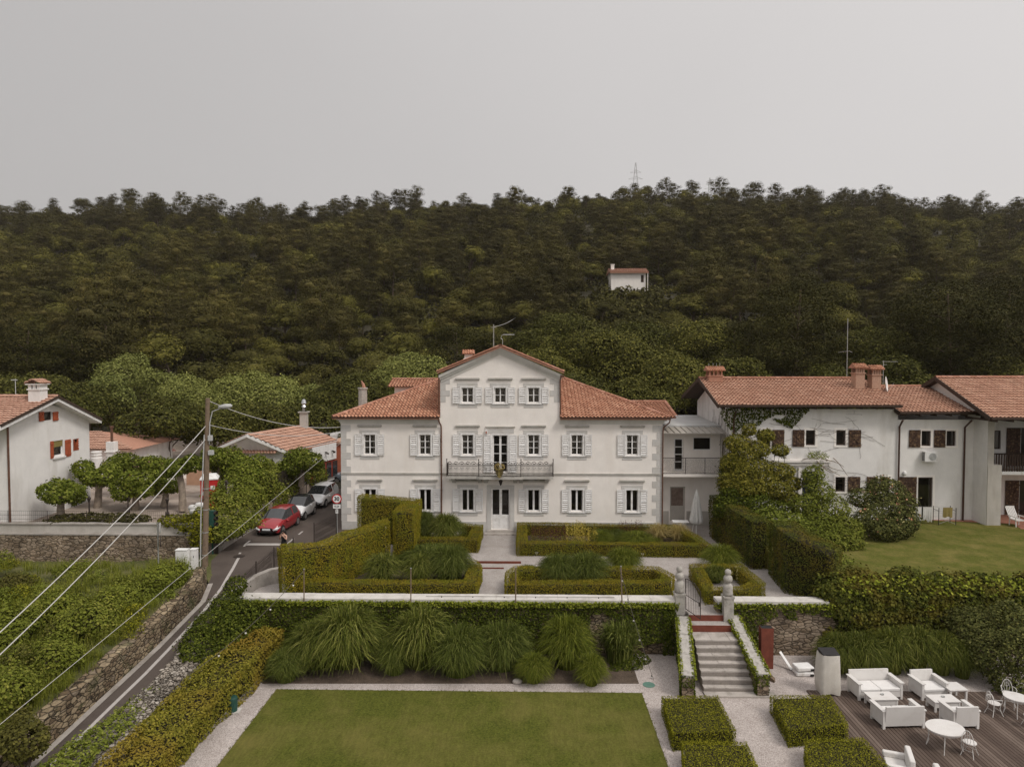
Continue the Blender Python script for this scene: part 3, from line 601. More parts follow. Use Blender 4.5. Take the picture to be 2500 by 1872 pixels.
# ================================================================ roofs
def tiles(P0, u, v, L, W, clip=None, tw=0.24, tr=0.38, amp=0.075, lift=0.06):
    """barrel tiles over a sloping rectangle: P0 lower corner, u along the eave, v up the slope; clip = half planes (a,b,c): a*s+b*t<=c"""
    P0 = np.array(P0, float); u = np.array(u, float); v = np.array(v, float); u /= np.linalg.norm(u); v /= np.linalg.norm(v); n = np.cross(u, v)
    if n[2] < 0: n = -n
    nc = int(L/tw); nr = int(math.ceil(W/tr)); tw = L/nc; K = 6; xs = np.linspace(0, 1, K+1); h = np.where(xs < 0.62, np.sin(np.pi*xs/0.62)*amp, -amp*0.25*np.sin(np.pi*(xs-0.62)/0.38))
    Vs = []; Fs = []; o = 0
    ci, ri = np.meshgrid(np.arange(nc), np.arange(nr)); ci = ci.ravel(); ri = ri.ravel(); jit = rng.normal(scale=0.006, size=(len(ci), 2))
    s = (ci[:, None]+xs[None])*tw; t0 = (ri*tr)[:, None]+jit[:, :1]*2+0*s; t1 = np.minimum(t0+tr+0.05, W)
    hh = h[None]+jit[:, 1:]
    A = P0+s[..., None]*u+t0[..., None]*v+(hh+lift)[..., None]*n; B = P0+s[..., None]*u+t1[..., None]*v+(hh*0.85)[..., None]*n
    D = P0+s[..., None]*u+t0[..., None]*v+(hh*0-0.02)[..., None]*n
    V = np.stack([A, B, D], 2).reshape(-1, 3)          # tile, col, 3
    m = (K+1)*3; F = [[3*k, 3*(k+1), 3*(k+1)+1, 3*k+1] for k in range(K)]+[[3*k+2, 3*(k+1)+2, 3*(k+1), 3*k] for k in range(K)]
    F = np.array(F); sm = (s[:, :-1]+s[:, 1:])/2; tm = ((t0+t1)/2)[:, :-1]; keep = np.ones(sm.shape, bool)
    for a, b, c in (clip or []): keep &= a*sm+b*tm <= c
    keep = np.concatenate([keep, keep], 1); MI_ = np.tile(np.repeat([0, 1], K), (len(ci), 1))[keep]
    F = (np.arange(len(ci))[:, None, None]*m+F[None]); F = F[keep]
    return V, F, MI_
def add_tiles(name, parent, specs, m='tiles'):
    tt = [tiles(**s) for s in specs]; V, F, _ = cat_q([(a, b, 0) for a, b, c in tt]); mi = np.concatenate([c for a, b, c in tt])
    used = np.unique(F); remap = np.zeros(len(V), int); remap[used] = np.arange(len(used)); return np_obj(name, V[used], remap[F], [M[m], M['tile_mouth']], parent, mi=mi)  # front lips of the tiles are painted in the dark hollow shade
def ridge(mb, a, b, r=0.13, step=0.4):
    a = Vector(a); b = Vector(b); L = (b-a).length; n = max(1, int(L/step)); d = (b-a)/n
    x = d.cross(Vector((0,0,1))).normalized(); y = x.cross(d).normalized()
    for i in range(n):
        p = a+d*i; q = a+d*(i+1.12); vs = []
        for e, rr in ((p, r*1.1), (q, r*0.92)):
            for k in range(6):
                an = math.pi*k/5; vs.append(e+x*math.cos(an)*rr+y*math.sin(an)*rr*0.9-y*0.02)
        mb.add(vs, [(k, k+1, 7+k, 6+k) for k in range(5)])
# ================================================================ windows, shutters
def fr_off(fr, n): O, u, nn = fr; return ((O[0]+nn[0]*n, O[1]+nn[1]*n, O[2]), u, nn)
def window(parent, fr, s0, s1, z0, z1, cols=2, rows=3, name='window', fm='whitepaint', rec=0.12, fw=0.06, bar=0.035, mid=0.08, curtain=False, room=True, glass='glass'):
    """frame with its bars, set back in the opening; the pane, the curtains and a dark panel for the unlit room behind are its own pieces"""
    mb = MB(); d0 = -rec-0.05; d1 = -rec
    mb.fb(fr, s0, s0+fw, d0, d1, z0, z1).fb(fr, s1-fw, s1, d0, d1, z0, z1).fb(fr, s0+fw, s1-fw, d0, d1, z1-fw, z1).fb(fr, s0+fw, s1-fw, d0, d1, z0, z0+fw*1.2)
    a = s0+fw; b = s1-fw; zz0 = z0+fw*1.2; zz1 = z1-fw
    if cols == 2 and mid: mb.fb(fr, (a+b)/2-mid/2, (a+b)/2+mid/2, d0, d1+0.012, zz0, zz1)
    halves = [(a, (a+b)/2-mid/2), ((a+b)/2+mid/2, b)] if cols == 2 else [(a, b)]
    for r in range(1, rows):
        z = zz0+(zz1-zz0)*r/rows
        for h0, h1 in halves: mb.fb(fr, h0, h1, d0+0.01, d1-0.008, z-bar/2, z+bar/2)
    w = mb.build(name, M[fm], parent)
    g = MB(); O, u, n = fr
    def P(s, nn, z): return (O[0]+u[0]*s+n[0]*nn, O[1]+u[1]*s+n[1]*nn, O[2]+z)
    g.quad(P(a, d0+0.02, zz0), P(b, d0+0.02, zz0), P(b, d0+0.02, zz1), P(a, d0+0.02, zz1)); g.build('pane', M[glass], w)
    if curtain:
        c = MB()
        for sg, e in ((1, a-0.03), (-1, b+0.03)):
            for k in range(5):
                w0 = 0.065*(1.0 if curtain == 1 else 1.6); s_a = e+sg*k*w0; s_b = e+sg*(k+1)*w0; na = -rec-0.16-(k % 2)*0.03; nb_ = -rec-0.16-((k+1) % 2)*0.03
                pinch = 0.55 if k > 2 and curtain == 1 else 1
                c.quad(P(s_a, na, zz0), P(s_b-(sg*0.10 if pinch < 1 else 0), nb_, zz0), P(s_b, nb_, zz1), P(s_a, na, zz1))
        c.build('curtain', M['curtain'], w)
    if room:
        r = MB(); dd = -rec-0.9; r.fb(fr, s0-.3, s1+.3, dd-0.03, dd, z0-.3, z1+.2); r.build('unlit_room_panel', M['darkroom'], w)  # dark panel close behind the pane, room gloom painted into its colour
    return w
def louvre(parent, fr, s0, s1, z0, z1, m='whitepaint', name='shutter', off=0.05, tilt=0.0, panels=2):
    mb = MB(); a = off; b = off+0.045; st = 0.055
    mb.fb(fr, s0, s0+st, a, b, z0, z1).fb(fr, s1-st, s1, a, b, z0, z1).fb(fr, s0+st, s1-st, a, b, z1-st, z1).fb(fr, s0+st, s1-st, a, b, z0, z0+st*1.3)
    zs = [z0+st*1.3, (z0+z1)/2, z1-st] if panels == 2 else [z0+st, z1-st]
    if panels == 2: mb.fb(fr, s0+st, s1-st, a, b, (z0+z1)/2-st/2, (z0+z1)/2+st/2)
    O, u, n = fr
    def P(s, nn, z): return (O[0]+u[0]*s+n[0]*nn, O[1]+u[1]*s+n[1]*nn, O[2]+z)
    for q in range(len(zs)-1):
        k = int((zs[q+1]-zs[q])/0.12)
        for i in range(k):
            z = zs[q]+(i+0.5)*(zs[q+1]-zs[q])/k
            mb.quad(P(s0+st, b-0.004, z-0.035), P(s1-st, b-0.004, z-0.035), P(s1-st, a+0.004, z+0.035), P(s0+st, a+0.004, z+0.035))
    return mb.build(name, M[m], parent)
def plank_shutter(parent, fr, s0, s1, z0, z1, m='shutterwood', off=0.03, flip=False):
    mb = MB(); n = max(3, int((s1-s0)/0.13)); w = (s1-s0)/n
    for i in range(n): mb.fb(fr, s0+i*w+0.006, s0+(i+1)*w-0.006, off, off+0.03, z0, z1)
    for z in (z0+(z1-z0)*0.14, z1-(z1-z0)*0.14): mb.fb(fr, s0, s1, off+0.03, off+0.055, z-0.04, z+0.04)
    O, u, nn = fr
    def P(s, d, z): return Vector((O[0]+u[0]*s+nn[0]*d, O[1]+u[1]*s+nn[1]*d, O[2]+z))
    za, zb = z0+(z1-z0)*0.14, z1-(z1-z0)*0.14
    if flip: za, zb = zb, za
    mb.beam(P(s0+.05, off+.045, za), P(s1-.05, off+.045, zb), 0.035, 0.09); return mb.build('shutter', M[m], parent)
def text_obj(name, s, size, loc, rot, m, parent, ext=0.004, align='CENTER', bold=0.0):
    cu = bpy.data.curves.new(name, 'FONT'); cu.body = s; cu.size = size; cu.extrude = ext; cu.align_x = align; cu.align_y = 'CENTER'; cu.offset = bold
    o = bpy.data.objects.new(name, cu); C.objects.link(o); bpy.context.view_layer.update(); me = bpy.data.meshes.new_from_object(o.evaluated_get(bpy.context.evaluated_depsgraph_get())); bpy.data.objects.remove(o); o = link(name, me, M[m], parent); o.location = Vector(loc)-ORG.get(parent.name, Vector((0,0,0))); o.rotation_euler = rot; return o
# ================================================================ terrain, road, terraces
def ridge_top(az):      # height of the wooded skyline seen along a bearing (x/y)
    xs = [-1.0, -0.75, -0.6, -0.47, -0.35, -0.22, -0.05, 0.05, 0.18, 0.36, 0.43, 0.52, 0.6, 0.69, 0.77, 1.0]
    ys = [81, 80, 79.5, 79, 76, 80, 81, 84, 86, 83, 84, 82, 78, 77, 82, 84]
    return np.interp(az, xs, ys)
def hill_z(X, Y):
    X = np.asarray(X, float); Y = np.asarray(Y, float); az = X/np.maximum(Y, 1); Hh = ridge_top(az)+2.5
    t = np.clip((Y-92)/(335-92), 0, 1.0); z = 1.0+(Hh-1.0)*(t**1.12)
    z = np.where(Y > 335, Hh-(Y-335)*0.25, z)
    return z + 1.6*np.sin(X*0.045+1)*np.sin(Y*0.05)*np.clip((Y-100)/60, 0, 1)
def gz(X, Y):
    z = np.where(np.asarray(Y) < 56, -2.7, np.where(np.asarray(Y) < 92, np.clip(-2.7+(np.asarray(Y)-56)*0.6, -2.7, 0.3), hill_z(X, Y)-0.4))
    return z
def grid_mesh(name, xs, ys, zf, m, smooth=True):
    X, Y = np.meshgrid(xs, ys); Z = zf(X, Y); V = np.stack([X, Y, Z], -1).reshape(-1, 3); nx = len(xs); ny = len(ys)
    i = np.arange(nx-1)[None]+nx*np.arange(ny-1)[:, None]; F = np.stack([i, i+1, i+1+nx, i+nx], -1).reshape(-1, 4)
    return np_obj(name, V, F, M[m], smooth=smooth)
struct(grid_mesh('ground', np.concatenate([np.linspace(-1200, -400, 8), np.linspace(-380, 380, 90), np.linspace(400, 1200, 8)]),
                 np.concatenate([np.linspace(-300, 50, 8), [56, 58, 60, 61, 70, 80, 91]]), gz, 'hillsoil'))
struct(grid_mesh('hill', np.concatenate([np.linspace(-1200, -400, 8), np.linspace(-380, 380, 110), np.linspace(400, 1200, 8)]),
                 np.concatenate([np.linspace(90, 340, 50), [350, 400, 500, 700, 1000, 1200]]), lambda X, Y: np.maximum(hill_z(X, Y), -60), 'hillsoil'))
ROADY = [17, 22, 26, 30, 34, 37, 39, 41, 44, 48, 56, 66, 90]
ROADZ = [-3.0, -2.35, -1.75, -1.2, -0.55, -0.15, 0.03, 0.13, 0.18, 0.18, 0.15, 0.1, 0.1]
ROADL = [-17.7, -17.2, -16.9, -16.65, -16.5, -17.3, -18.3, -18.5, -18.5, -18.4, -18.2, -18.0, -18.0]
ROADR = [-14.3, -14.2, -14.2, -14.2, -14.0, -13.3, -12.6, -12.2, -12.0, -11.7, -11.7, -11.2, -11.0]
def rz_(Y): return float(np.interp(Y, ROADY, ROADZ))
def rl_(Y): return float(np.interp(Y, ROADY, ROADL))
def rr_(Y): return float(np.interp(Y, ROADY, ROADR))
ysr = np.linspace(17, 90, 90)
V = []; F = []
for i, y in enumerate(ysr):
    xs = np.linspace(rl_(y), rr_(y), 5); V += [(x, y, rz_(y)) for x in xs]
    if i: F += [((i-1)*5+k, (i-1)*5+k+1, i*5+k+1, i*5+k) for k in range(4)]
struct(np_obj('road', V, F, M['asphalt']))
def ribbon(name, pts, w, m, dz=0.005, zf=None):
    mb = MB(); L, Rr = mitre(pts, w, False)
    for i in range(len(pts)-1):
        z0 = (zf or rz_)(pts[i][1])+dz; z1 = (zf or rz_)(pts[i+1][1])+dz
        mb.add([(*L[i], z0), (*Rr[i], z0), (*Rr[i+1], z1), (*L[i+1], z1)], [(0,1,2,3)])
    return struct(mb.build(name, M[m]))
ribbon('road_marking', [(np.interp(y, [17, 23, 28, 33, 35.5, 38, 40], [-16.9, -16.35, -16.02, -15.92, -16.1, -16.55, -17.0]), y) for y in np.linspace(17, 39.6, 40)], 0.16, 'roadpaint', 0.006)
ribbon('road_marking', [(-17.15, 40.3), (-17.6, 42.3), (-17.75, 45.5), (-17.75, 54)], 0.13, 'roadpaint', 0.006)
ribbon('road_marking', [(-15.0, 42.0), (-15.0, 42.9), (-15.0, 45.4)], 0.12, 'roadpaint', 0.006)
mb = MB(); mb.quad((-17.5, 42.0, rz_(42)+.010), (-14.9, 42.0, rz_(42)+.010), (-14.9, 42.45, rz_(42.45)+.010), (-17.5, 42.45, rz_(42.45)+.010)); struct(mb.build('stop_line', M['roadpaint']))
mb = MB(); mb.lathe((-17.0, 39.9, rz_(39.9)), [(0.33, 0.0), (0.33, 0.012), (0.30, 0.012)], 18); tag(mb.build('manhole_cover', M['iron']), 'round iron manhole cover in the asphalt beside the timber pole', 'manhole cover')
ribbon('gutter_strip', [(rl_(y)+0.12, y) for y in np.linspace(17, 36, 20)], 0.25, 'concrete', 0.02)
# kerb on the car side, low kerb wall below the vines
mb = MB()
for a, b in zip(np.linspace(41, 60, 12)[:-1], np.linspace(41, 60, 12)[1:]):
    mb.prism([(rl_(a)-.25, a), (rl_(a), a), (rl_(b), b), (rl_(b)-.25, b)], -0.3, [rz_(a)+.35]*2+[rz_(b)+.35]*2)
struct(mb.build('kerb', M['concrete']))
# left field: rough slope above the road wall
def field_z(X, Y):
    base = np.interp(Y, ROADY, ROADZ)+1.05; f = np.clip((-17.2-X)/9, 0, 1)
    return np.where(Y > 36, np.interp(Y, [36, 38, 40.3], [-0.15+0.4, 0.05, -0.35]), base*(1-f)+(-0.35)*f) + 0.10*np.sin(X*1.3)*np.sin(Y*0.9)
V = []; F = []; ys = np.linspace(14, 40.3, 50)
for i, y in enumerate(ys):
    xs = np.linspace(-60, (min(rl_(y)-0.2, -17.0) if y < 35.5 else rl_(y)+.03), 40); z = field_z(xs, np.full(40, y))
    if y > 35.5: z = np.interp(xs, [-24, -19, rl_(y)], [-0.3, rz_(y)-.02, rz_(y)-.004])
    V += [(x, y, q) for x, q in zip(xs, z)]
    if i: F += [((i-1)*40+k, (i-1)*40+k+1, i*40+k+1, i*40+k) for k in range(39)]
struct(np_obj('field', V, F, M['meadow'], smooth=True))
# wall along the road
mb = MB(); yy = np.linspace(16, 35.6, 16)
for a, b in zip(yy[:-1], yy[1:]):
    xa = rl_(a); xb = rl_(b); j = 0.06*math.sin(a*3)
    mb.prism([(xa-.55, a), (xa, a), (xb, b), (xb-.55, b)], [rz_(a)-.5, rz_(a)-.5, rz_(b)-.5, rz_(b)-.5], [rz_(a)+1.1+j]*2+[rz_(b)+1.1+0.06*math.sin(b*3)]*2)
tag(mb.build('stone_wall', M['stone']), 'old rubble stone wall holding back the overgrown slope along the road', 'wall')
# patio terrace of the left house
mb = MB(); mb.prism([(-90, 40.45), (-19.2, 40.45), (-18.75, 47), (-18.65, 62), (-18.6, 90), (-90, 90)], -1.0, [1.78, 1.55, 1.2, 0.9, 0.8, 1.9]); struct(mb.build('yard', M['patio']))
t = thing('retaining_wall', 'long brown rubble stone wall under the left house terrace', 'wall', (-30, 40, -0.6))
MB().box(-90, -19.7, 39.9, 40.45, -1.2, 1.30).build('stone_face', M['stone_left'], t)
MB().box(-90, -19.7, 39.86, 40.4, 1.30, 1.37).build('ledge', M['concrete'], t)
MB().box(-90, -19.75, 40.15, 40.44, 1.37, 1.88).build('parapet', M['plaster_grey'], t)
MB().box(-90, -19.7, 40.08, 40.5, 1.88, 1.94).build('coping', M['concrete'], t)
t = thing('wire_fence', 'thin rusty wire fence on top of the stone wall before the left house', 'fence', (-30, 40.3, 1.94)); mb = MB()
for x in np.arange(-60, -20, 2.4): MB().tube([(x, 40.3, 1.9), (x, 40.3, 2.66)], 0.018, 5).build('post', M['iron'], t)
mb = MB()
for z in (2.15, 2.4, 2.65): mb.tube([(-60, 40.3, z), (-20, 40.3, z)], 0.009, 4)
for x in np.arange(-60, -20, 0.12): mb.box(x, x+.005, 40.298, 40.302, 1.95, 2.64)
mb.build('wires', M['iron'], t)
# upper gravel terrace in front of the villa, its block, and the lower garden
TY = 31.6
GX0 = 11.15; 
gpl = pz(1690, 1512, 0)[0]; gpr = pz(1782, 1512, 0)[0]
mb = MB(); mb.prism([(-13.6, TY+.1), (16.5, TY+.1), (13.9, 47.5), (13.9, 56.5), (-11.9, 56.5), (-12.15, 44.5), (-13.3, 37.5), (-13.8, 34)], -2.6, 0.0); struct(mb.build('terrace_ground', M['gravel_path']))
mb = MB(); mb.sheet([(-14.6, 12), (40, 12), (40, TY+.2), (-14.6, TY+.2)], -2.004); struct(mb.build('gravel_ground', M['gravel']))
lw = [pz(675, 1683, -2), pz(1567, 1692, -2), pz(1632, 1874, -2), pz(1668, 1985, -2), pz(445, 1985, -2), pz(528, 1874, -2)]
mb = MB(); mb.prism(lw, -2.05, -1.975); struct(mb.build('lawn', M['lawn']))
dk0 = pz(1978, 1684, -1.95)
dk = [dk0, (40, dk0[1]), (40, 14), (pz(1978, 1684, -1.95)[0]-.15, 14)]
# right lawn
mb = MB(); mb.prism([(13.5, 38.5), (15.2, 34.5), (17, 33.0), (45, 32.4), (45, 47.5), (13.9, 47.5), (13.3, 45.5)], -2.5, 1.0); struct(mb.build('upper_lawn', M['lawn_right']))
mb = MB(); mb.prism([pz(2225, 1268, 1.0), (32, 45.0), (31.5, 43.6), (45, 43.6), (45, 50), (pz(2225, 1268, 1.0)[0], 50)], 0.95, 1.02); struct(mb.build('paved_terrace', M['terrapav']))
# lane behind the villa's left side
mb = MB(); mb.sheet([(-18, 56), (-8, 56), (-2, 90), (-18, 90)], 0.108); struct(mb.build('side_road', M['asphalt_light']))
# wooden deck, boards run away from the camera
mb = MB(); x = dk[3][0]
while x < 27: mb.box(x, x+.124, 14, dk0[1], -2.0, -1.945); x += .145
struct(mb.build('wooden_deck', tile_mat('deck_boards', (0.085, 0.060, 0.048), (0.12, 0.088, 0.070), (0.165, 0.125, 0.102))))
# ================================================================ villa
VY = 46.0
def vx(px): return py_(px, 1150, VY)[0]
def vz(py, px=1220): return py_(px, py, VY)[1]
villa = thing('villa', 'large cream villa with grey corner stones, white shutters and a pedimented centre', 'house', (-0.8, VY, 0))
VF = ((0, VY, 0), (1, 0), (0, -1)); XL = vx(833.5); XR = vx(1616.5); XP0 = vx(1075.5); XP1 = vx(1366); EZ = vz(1020); PZ = vz(918)
wing = [903, 1038, 1142, 1303, 1408.5, 1543.5]; W1 = []; W0 = []; W2 = []
hw = 0.395; z1a, z1b = vz(1110.5), vz(1061); z0a, z0b = vz(1247.5), vz(1194.5); z2a, z2b = vz(983.5), vz(946)
for c in wing: x = vx(c); W1.append((x-hw, x+hw, z1a, z1b)); W0.append((x-hw-.02, x+hw+.02, z0a, z0b))
for c in (1141.8, 1221.5, 1302.8): x = vx(c); W2.append((x-hw, x+hw, z2a, z2b))
fdx = vx(1221.5); FD = (fdx-.5, fdx+.5, vz(1153), vz(1062)); GD = (vx(1199), vx(1245.5), 0.22, vz(1192))
mb = MB(); mb.panel(VF, XL, XR, -0.3, EZ, W1+W0+[FD, GD])
mb.panel(VF, XP0, XP1, EZ, PZ, W2)
apx = (XP0+XP1)/2; AZ = vz(850)
mb.add([(XP0, VY, PZ), (XP1, VY, PZ), (apx, VY, AZ)], [(0,1,2)])
DY = VY+13.5
mb.box(XL, XR, VY+.3, DY, 3.86, 3.96)   # storey floor inside
mb.box(XP0, XP1, VY+.3, DY, EZ-.1, EZ-.02)
mb.quad((XL, DY, -.3), (XL, VY, -.3), (XL, VY, EZ), (XL, DY, EZ)); mb.quad((XR, VY, -.3), (XR, DY, -.3), (XR, DY, EZ), (XR, VY, EZ))
mb.quad((XR, DY, -.3), (XL, DY, -.3), (XL, DY, EZ), (XR, DY, EZ))
for X_ in (XP0, XP1): mb.quad((X_, DY, EZ), (X_, VY, EZ), (X_, VY, PZ), (X_, DY, PZ)) if X_ == XP0 else mb.quad((X_, VY, EZ), (X_, DY, EZ), (X_, DY, PZ), (X_, VY, PZ))
mb.add([(XP1, DY, PZ), (XP0, DY, PZ), (apx, DY, AZ)], [(0,1,2)]); mb.quad((XP1, DY, EZ), (XP0, DY, EZ), (XP0, DY, PZ), (XP1, DY, PZ))
mb.build('wall', M['plaster'], villa)
for a_, b_ in ((XL, GD[0]-.3), (GD[1]+.3, XR)): MB().fb(VF, a_, b_, 0.0, 0.05, -.3, vz(1273)).build('plinth', M['quoin'], villa)
MB().fb(VF, XL-.02, XR+.02, 0.0, 0.07, vz(1158), vz(1154.5)).build('string_course', M['trim'], villa)
for X_, sg, za, zb in ((XL, 1, vz(1273), EZ-.42), (XR, -1, vz(1273), EZ-.42), (XP0, 1, vz(982), vz(925)), (XP1, -1, vz(982), vz(925))):
    mb = MB(); k = 0; z = za; hh = 0.41 if za > 5 else 0.47
    while z < zb-.2:
        L = (0.66 if k % 2 else 0.37); a, b = sorted((X_-(sg*0.006 if za < 5 else 0), X_+sg*L)); mb.fb(VF, a, b, 0, 0.022, z+.012, min(z+hh, zb)-.012)
        if za < 5: mb.box(min(X_, X_-sg*.022), max(X_, X_-sg*.022), VY-.02, VY+(0.37 if k % 2 else .66), z+.012, min(z+hh, zb)-.012)
        z += hh; k += 1
    mb.build('quoins', M['quoin'], villa)
# cornices: stepped mouldings under the eaves and along the pediment
mb = MB(); steps_ = [(0.05, .42, .30), (0.12, .30, .18), (0.24, .18, .08), (0.34, .08, 0.0)]
for d, a, b in steps_:
    mb.box(XL-d, XP0+.003, VY-d, VY+.1, EZ-a, EZ-b+.001); mb.box(XP1-.003, XR+d, VY-d, VY+.1, EZ-a, EZ-b+.001)
    mb.box(XL-d, XL, VY+.1, DY, EZ-a, EZ-b+.001); mb.box(XR, XR+d, VY+.1, DY, EZ-a, EZ-b+.001)
pl = vx(1070.5); pr = vx(1375); pz0 = vz(915); pza = vz(848)
for d, th0, th1 in ((0.06, .50, .33), (0.16, .33, .20), (0.26, .20, .0)):
    for xa in (pl+.25-d*.7, pr-.25+d*.7):
        zz = pz0+abs(xa-(pl if xa < apx else pr))*0.0
        a = (xa, VY-d); vs = []
        for (x, z) in ((xa, zz), (apx, pza)):
            for o_ in (th0, th1): vs += [(x, VY-d, z-o_), (x, VY+.1, z-o_)]
        # order: x0 low front, low back, high front, high back ; x1 ...
        mb.add(vs, [(0,4,6,2), (2,6,7,3), (0,1,5,4), (0,2,3,1)] if xa < apx else [(4,0,2,6), (6,2,3,7), (1,0,4,5), (2,0,1,3)])
mb.build('cornice', M['cornice'], villa)
# windows with stone surrounds
def villa_window(o, kind):
    a, b, z0, z1 = o
    if kind == 'first': window(villa, VF, a, b, z0, z1, 2, 3, curtain=1, rec=.1)
    elif kind == 'top': window(villa, VF, a, b, z0, z1, 2, 2, curtain=2, rec=.1)
    else: window(villa, VF, a, b, z0, z1, 2, 1, rec=.1, mid=.12)
    MB().fb(VF, a-.30, b+.30, 0, .03, z1+.06, z1+.30).build('lintel', M['quoin'], villa); MB().fb(VF, a-.26, b+.26, 0, .03, z0-.30, z0-.08).build('apron', M['quoin'], villa)
    mb = MB(); mb.fb(VF, a-.11, a, 0, .045, z0-.02, z1+.1).fb(VF, b, b+.11, 0, .045, z0-.02, z1+.1).fb(VF, a, b, 0, .045, z1, z1+.1).fb(VF, a-.14, b+.14, 0, .09, z0-.09, z0-.02)
    mb.build('sill', M['whitepaint'], villa)
    hz = z1+{'first': .50, 'top': .50, 'ground': .52}[kind]
    mb = MB(); mb.fb(VF, a-.40, b+.40, 0, .07, hz, hz+.05).fb(VF, a-.44, b+.44, 0, .13, hz+.05, hz+.13).fb(VF, a-.41, b+.41, 0, .09, hz+.13, hz+.16); mb.build('hood_mould', M['trim'], villa)
    sw = 0.47; louvre(villa, VF, a-.14-sw, a-.14, z0-.04, z1+.03); louvre(villa, VF, b+.14, b+.14+sw, z0-.04, z1+.03)
for o in W1: villa_window(o, 'first')
for o in W0: villa_window(o, 'ground')
for o in W2: villa_window(o, 'top')
w = window(villa, VF, *FD[:2], FD[2], FD[3], 2, 4, rec=.1, mid=.14, name='balcony_door')
louvre(villa, VF, FD[0]-.62, FD[0]-.12, FD[2], FD[3]+.03); louvre(villa, VF, FD[1]+.12, FD[1]+.62, FD[2], FD[3]+.03)
MB().fb(VF, FD[0]-.12, FD[0], 0, .05, FD[2], FD[3]+.1).fb(VF, FD[1], FD[1]+.12, 0, .05, FD[2], FD[3]+.1).fb(VF, FD[0], FD[1], 0, .05, FD[3], FD[3]+.1).build('door_frame', M['whitepaint'], villa)
MB().fb(VF, FD[0]-.42, FD[1]+.42, 0, .03, FD[3]+.13, FD[3]+.38).build('surround', M['quoin'], villa)
MB().fb(VF, FD[0]-.5, FD[1]+.5, 0, .1, FD[3]+.52, FD[3]+.6).build('hood_mould', M['trim'], villa)
# front door: two panelled leaves with lattice glazing
a, b, z0, z1 = GD; mid = (a+b)/2; d0, d1 = -.16, -.10
mb = MB(); mb.fb(VF, a, a+.10, d0, d1, z0, z1).fb(VF, b-.10, b, d0, d1, z0, z1).fb(VF, a+.1, b-.1, d0, d1, z1-.1, z1).fb(VF, mid-.09, mid+.09, d0, d1+.02, z0, z1-.1)
zp = z0+1.0
for s0, s1 in ((a+.10, mid-.09), (mid+.09, b-.10)):
    mb.fb(VF, s0, s1, d0, d1-.012, z0, zp); mb.fb(VF, s0+.07, s1-.07, d1-.012, d1+.006, z0+.10, z0+.44); mb.fb(VF, s0+.07, s1-.07, d1-.012, d1+.006, z0+.54, zp-.1)
door = mb.build('door', M['whitepaint'], villa)
mb = MB(); g = MB()
for s0, s1 in ((a+.10, mid-.09), (mid+.09, b-.10)):
    g.quad((s0, VY+.14, zp), (s1, VY+.14, zp), (s1, VY+.14, z1-.1), (s0, VY+.14, z1-.1)); n = 7; hh = (z1-.1-zp)/n
    for i in range(n):
        mb.beam((s0, VY+.12, zp+i*hh), (s1, VY+.12, zp+(i+1)*hh), .012, .012); mb.beam((s1, VY+.12, zp+i*hh), (s0, VY+.12, zp+(i+1)*hh), .012, .012)
g.build('pane', M['glass'], door); mb.build('lattice', M['iron'], door); MB().fb(VF, mid+.10, mid+.13, d1+.01, d1+.06, z0+1.05, z0+1.3).build('handle', M['iron'], door)
MB().fb(VF, a-.4, b+.4, -1.2, -1.1, 0, z1+.3).build('unlit_room_panel', M['darkroom'], door)
MB().fb(VF, a-.28, a-.0, 0, .06, 0.0, z1+.22).fb(VF, b, b+.28, 0, .06, 0.0, z1+.22).fb(VF, a, b, 0, .06, z1, z1+.22).build('door_surround', M['quoin'], villa)
MB().fb(VF, a-.45, b+.45, -.2, .75, -.05, .10).fb(VF, a-.3, b+.3, -.2, .35, .10, .215).build('doorstep', M['steps'], villa)
# balcony
bx0 = vx(1094)+.02; bx1 = vx(1349); BZ = vz(1157); bc = (bx0+bx1)/2
def bow(x):
    d = abs(x-bc); return 0.95+(0.20 if d < 1.25 else max(0.0, 0.20*(1-(d-1.25)/.35)))
xsb = np.linspace(bx0, bx1, 30)
poly = [(x, VY-bow(x)-.06) for x in xsb]+[(bx1, VY), (bx0, VY)]
MB().prism(poly, BZ-.16, BZ).build('balcony_slab', M['trim'], villa)
mb = MB()
for c in (1109, 1172, 1187, 1258, 1272, 1334): 
    x = vx(c)-.13; mb.fb(VF, x, x+.26, 0, .8, BZ-.30, BZ-.16).fb(VF, x, x+.26, 0, .5, BZ-.42, BZ-.30).fb(VF, x, x+.26, 0, .25, BZ-.56, BZ-.42)
mb.build('bracket', M['trim'], villa)
mb = MB(); path = [(bx0+.04, VY-.02)]+[(x, VY-bow(x)) for x in xsb]+[(bx1-.04, VY-.02)]
path = [(bx0+.0, VY-.02), *[(x, VY-bow(x)) for x in xsb], (bx1, VY-.02)]
for h, r in ((.08, .024), (.22, .015), (.70, .015), (.80, .02)): mb.tube([(x, y, BZ+h) for x, y in path], r, 5)
L = 0; 
for i in range(len(path)-1):
    p = Vector((*path[i], 0)); q = Vector((*path[i+1], 0)); n = max(1, round((q-p).length/0.095))
    for k in range(n):
        c = p+(q-p)*k/n; mb.box(c.x-.011, c.x+.011, c.y-.011, c.y+.011, BZ, BZ+.8); mb.ball((c.x, c.y, BZ+.46), .026, 5, 3)
        mb.ball((c.x, c.y, BZ+.15), .02, 4, 3)
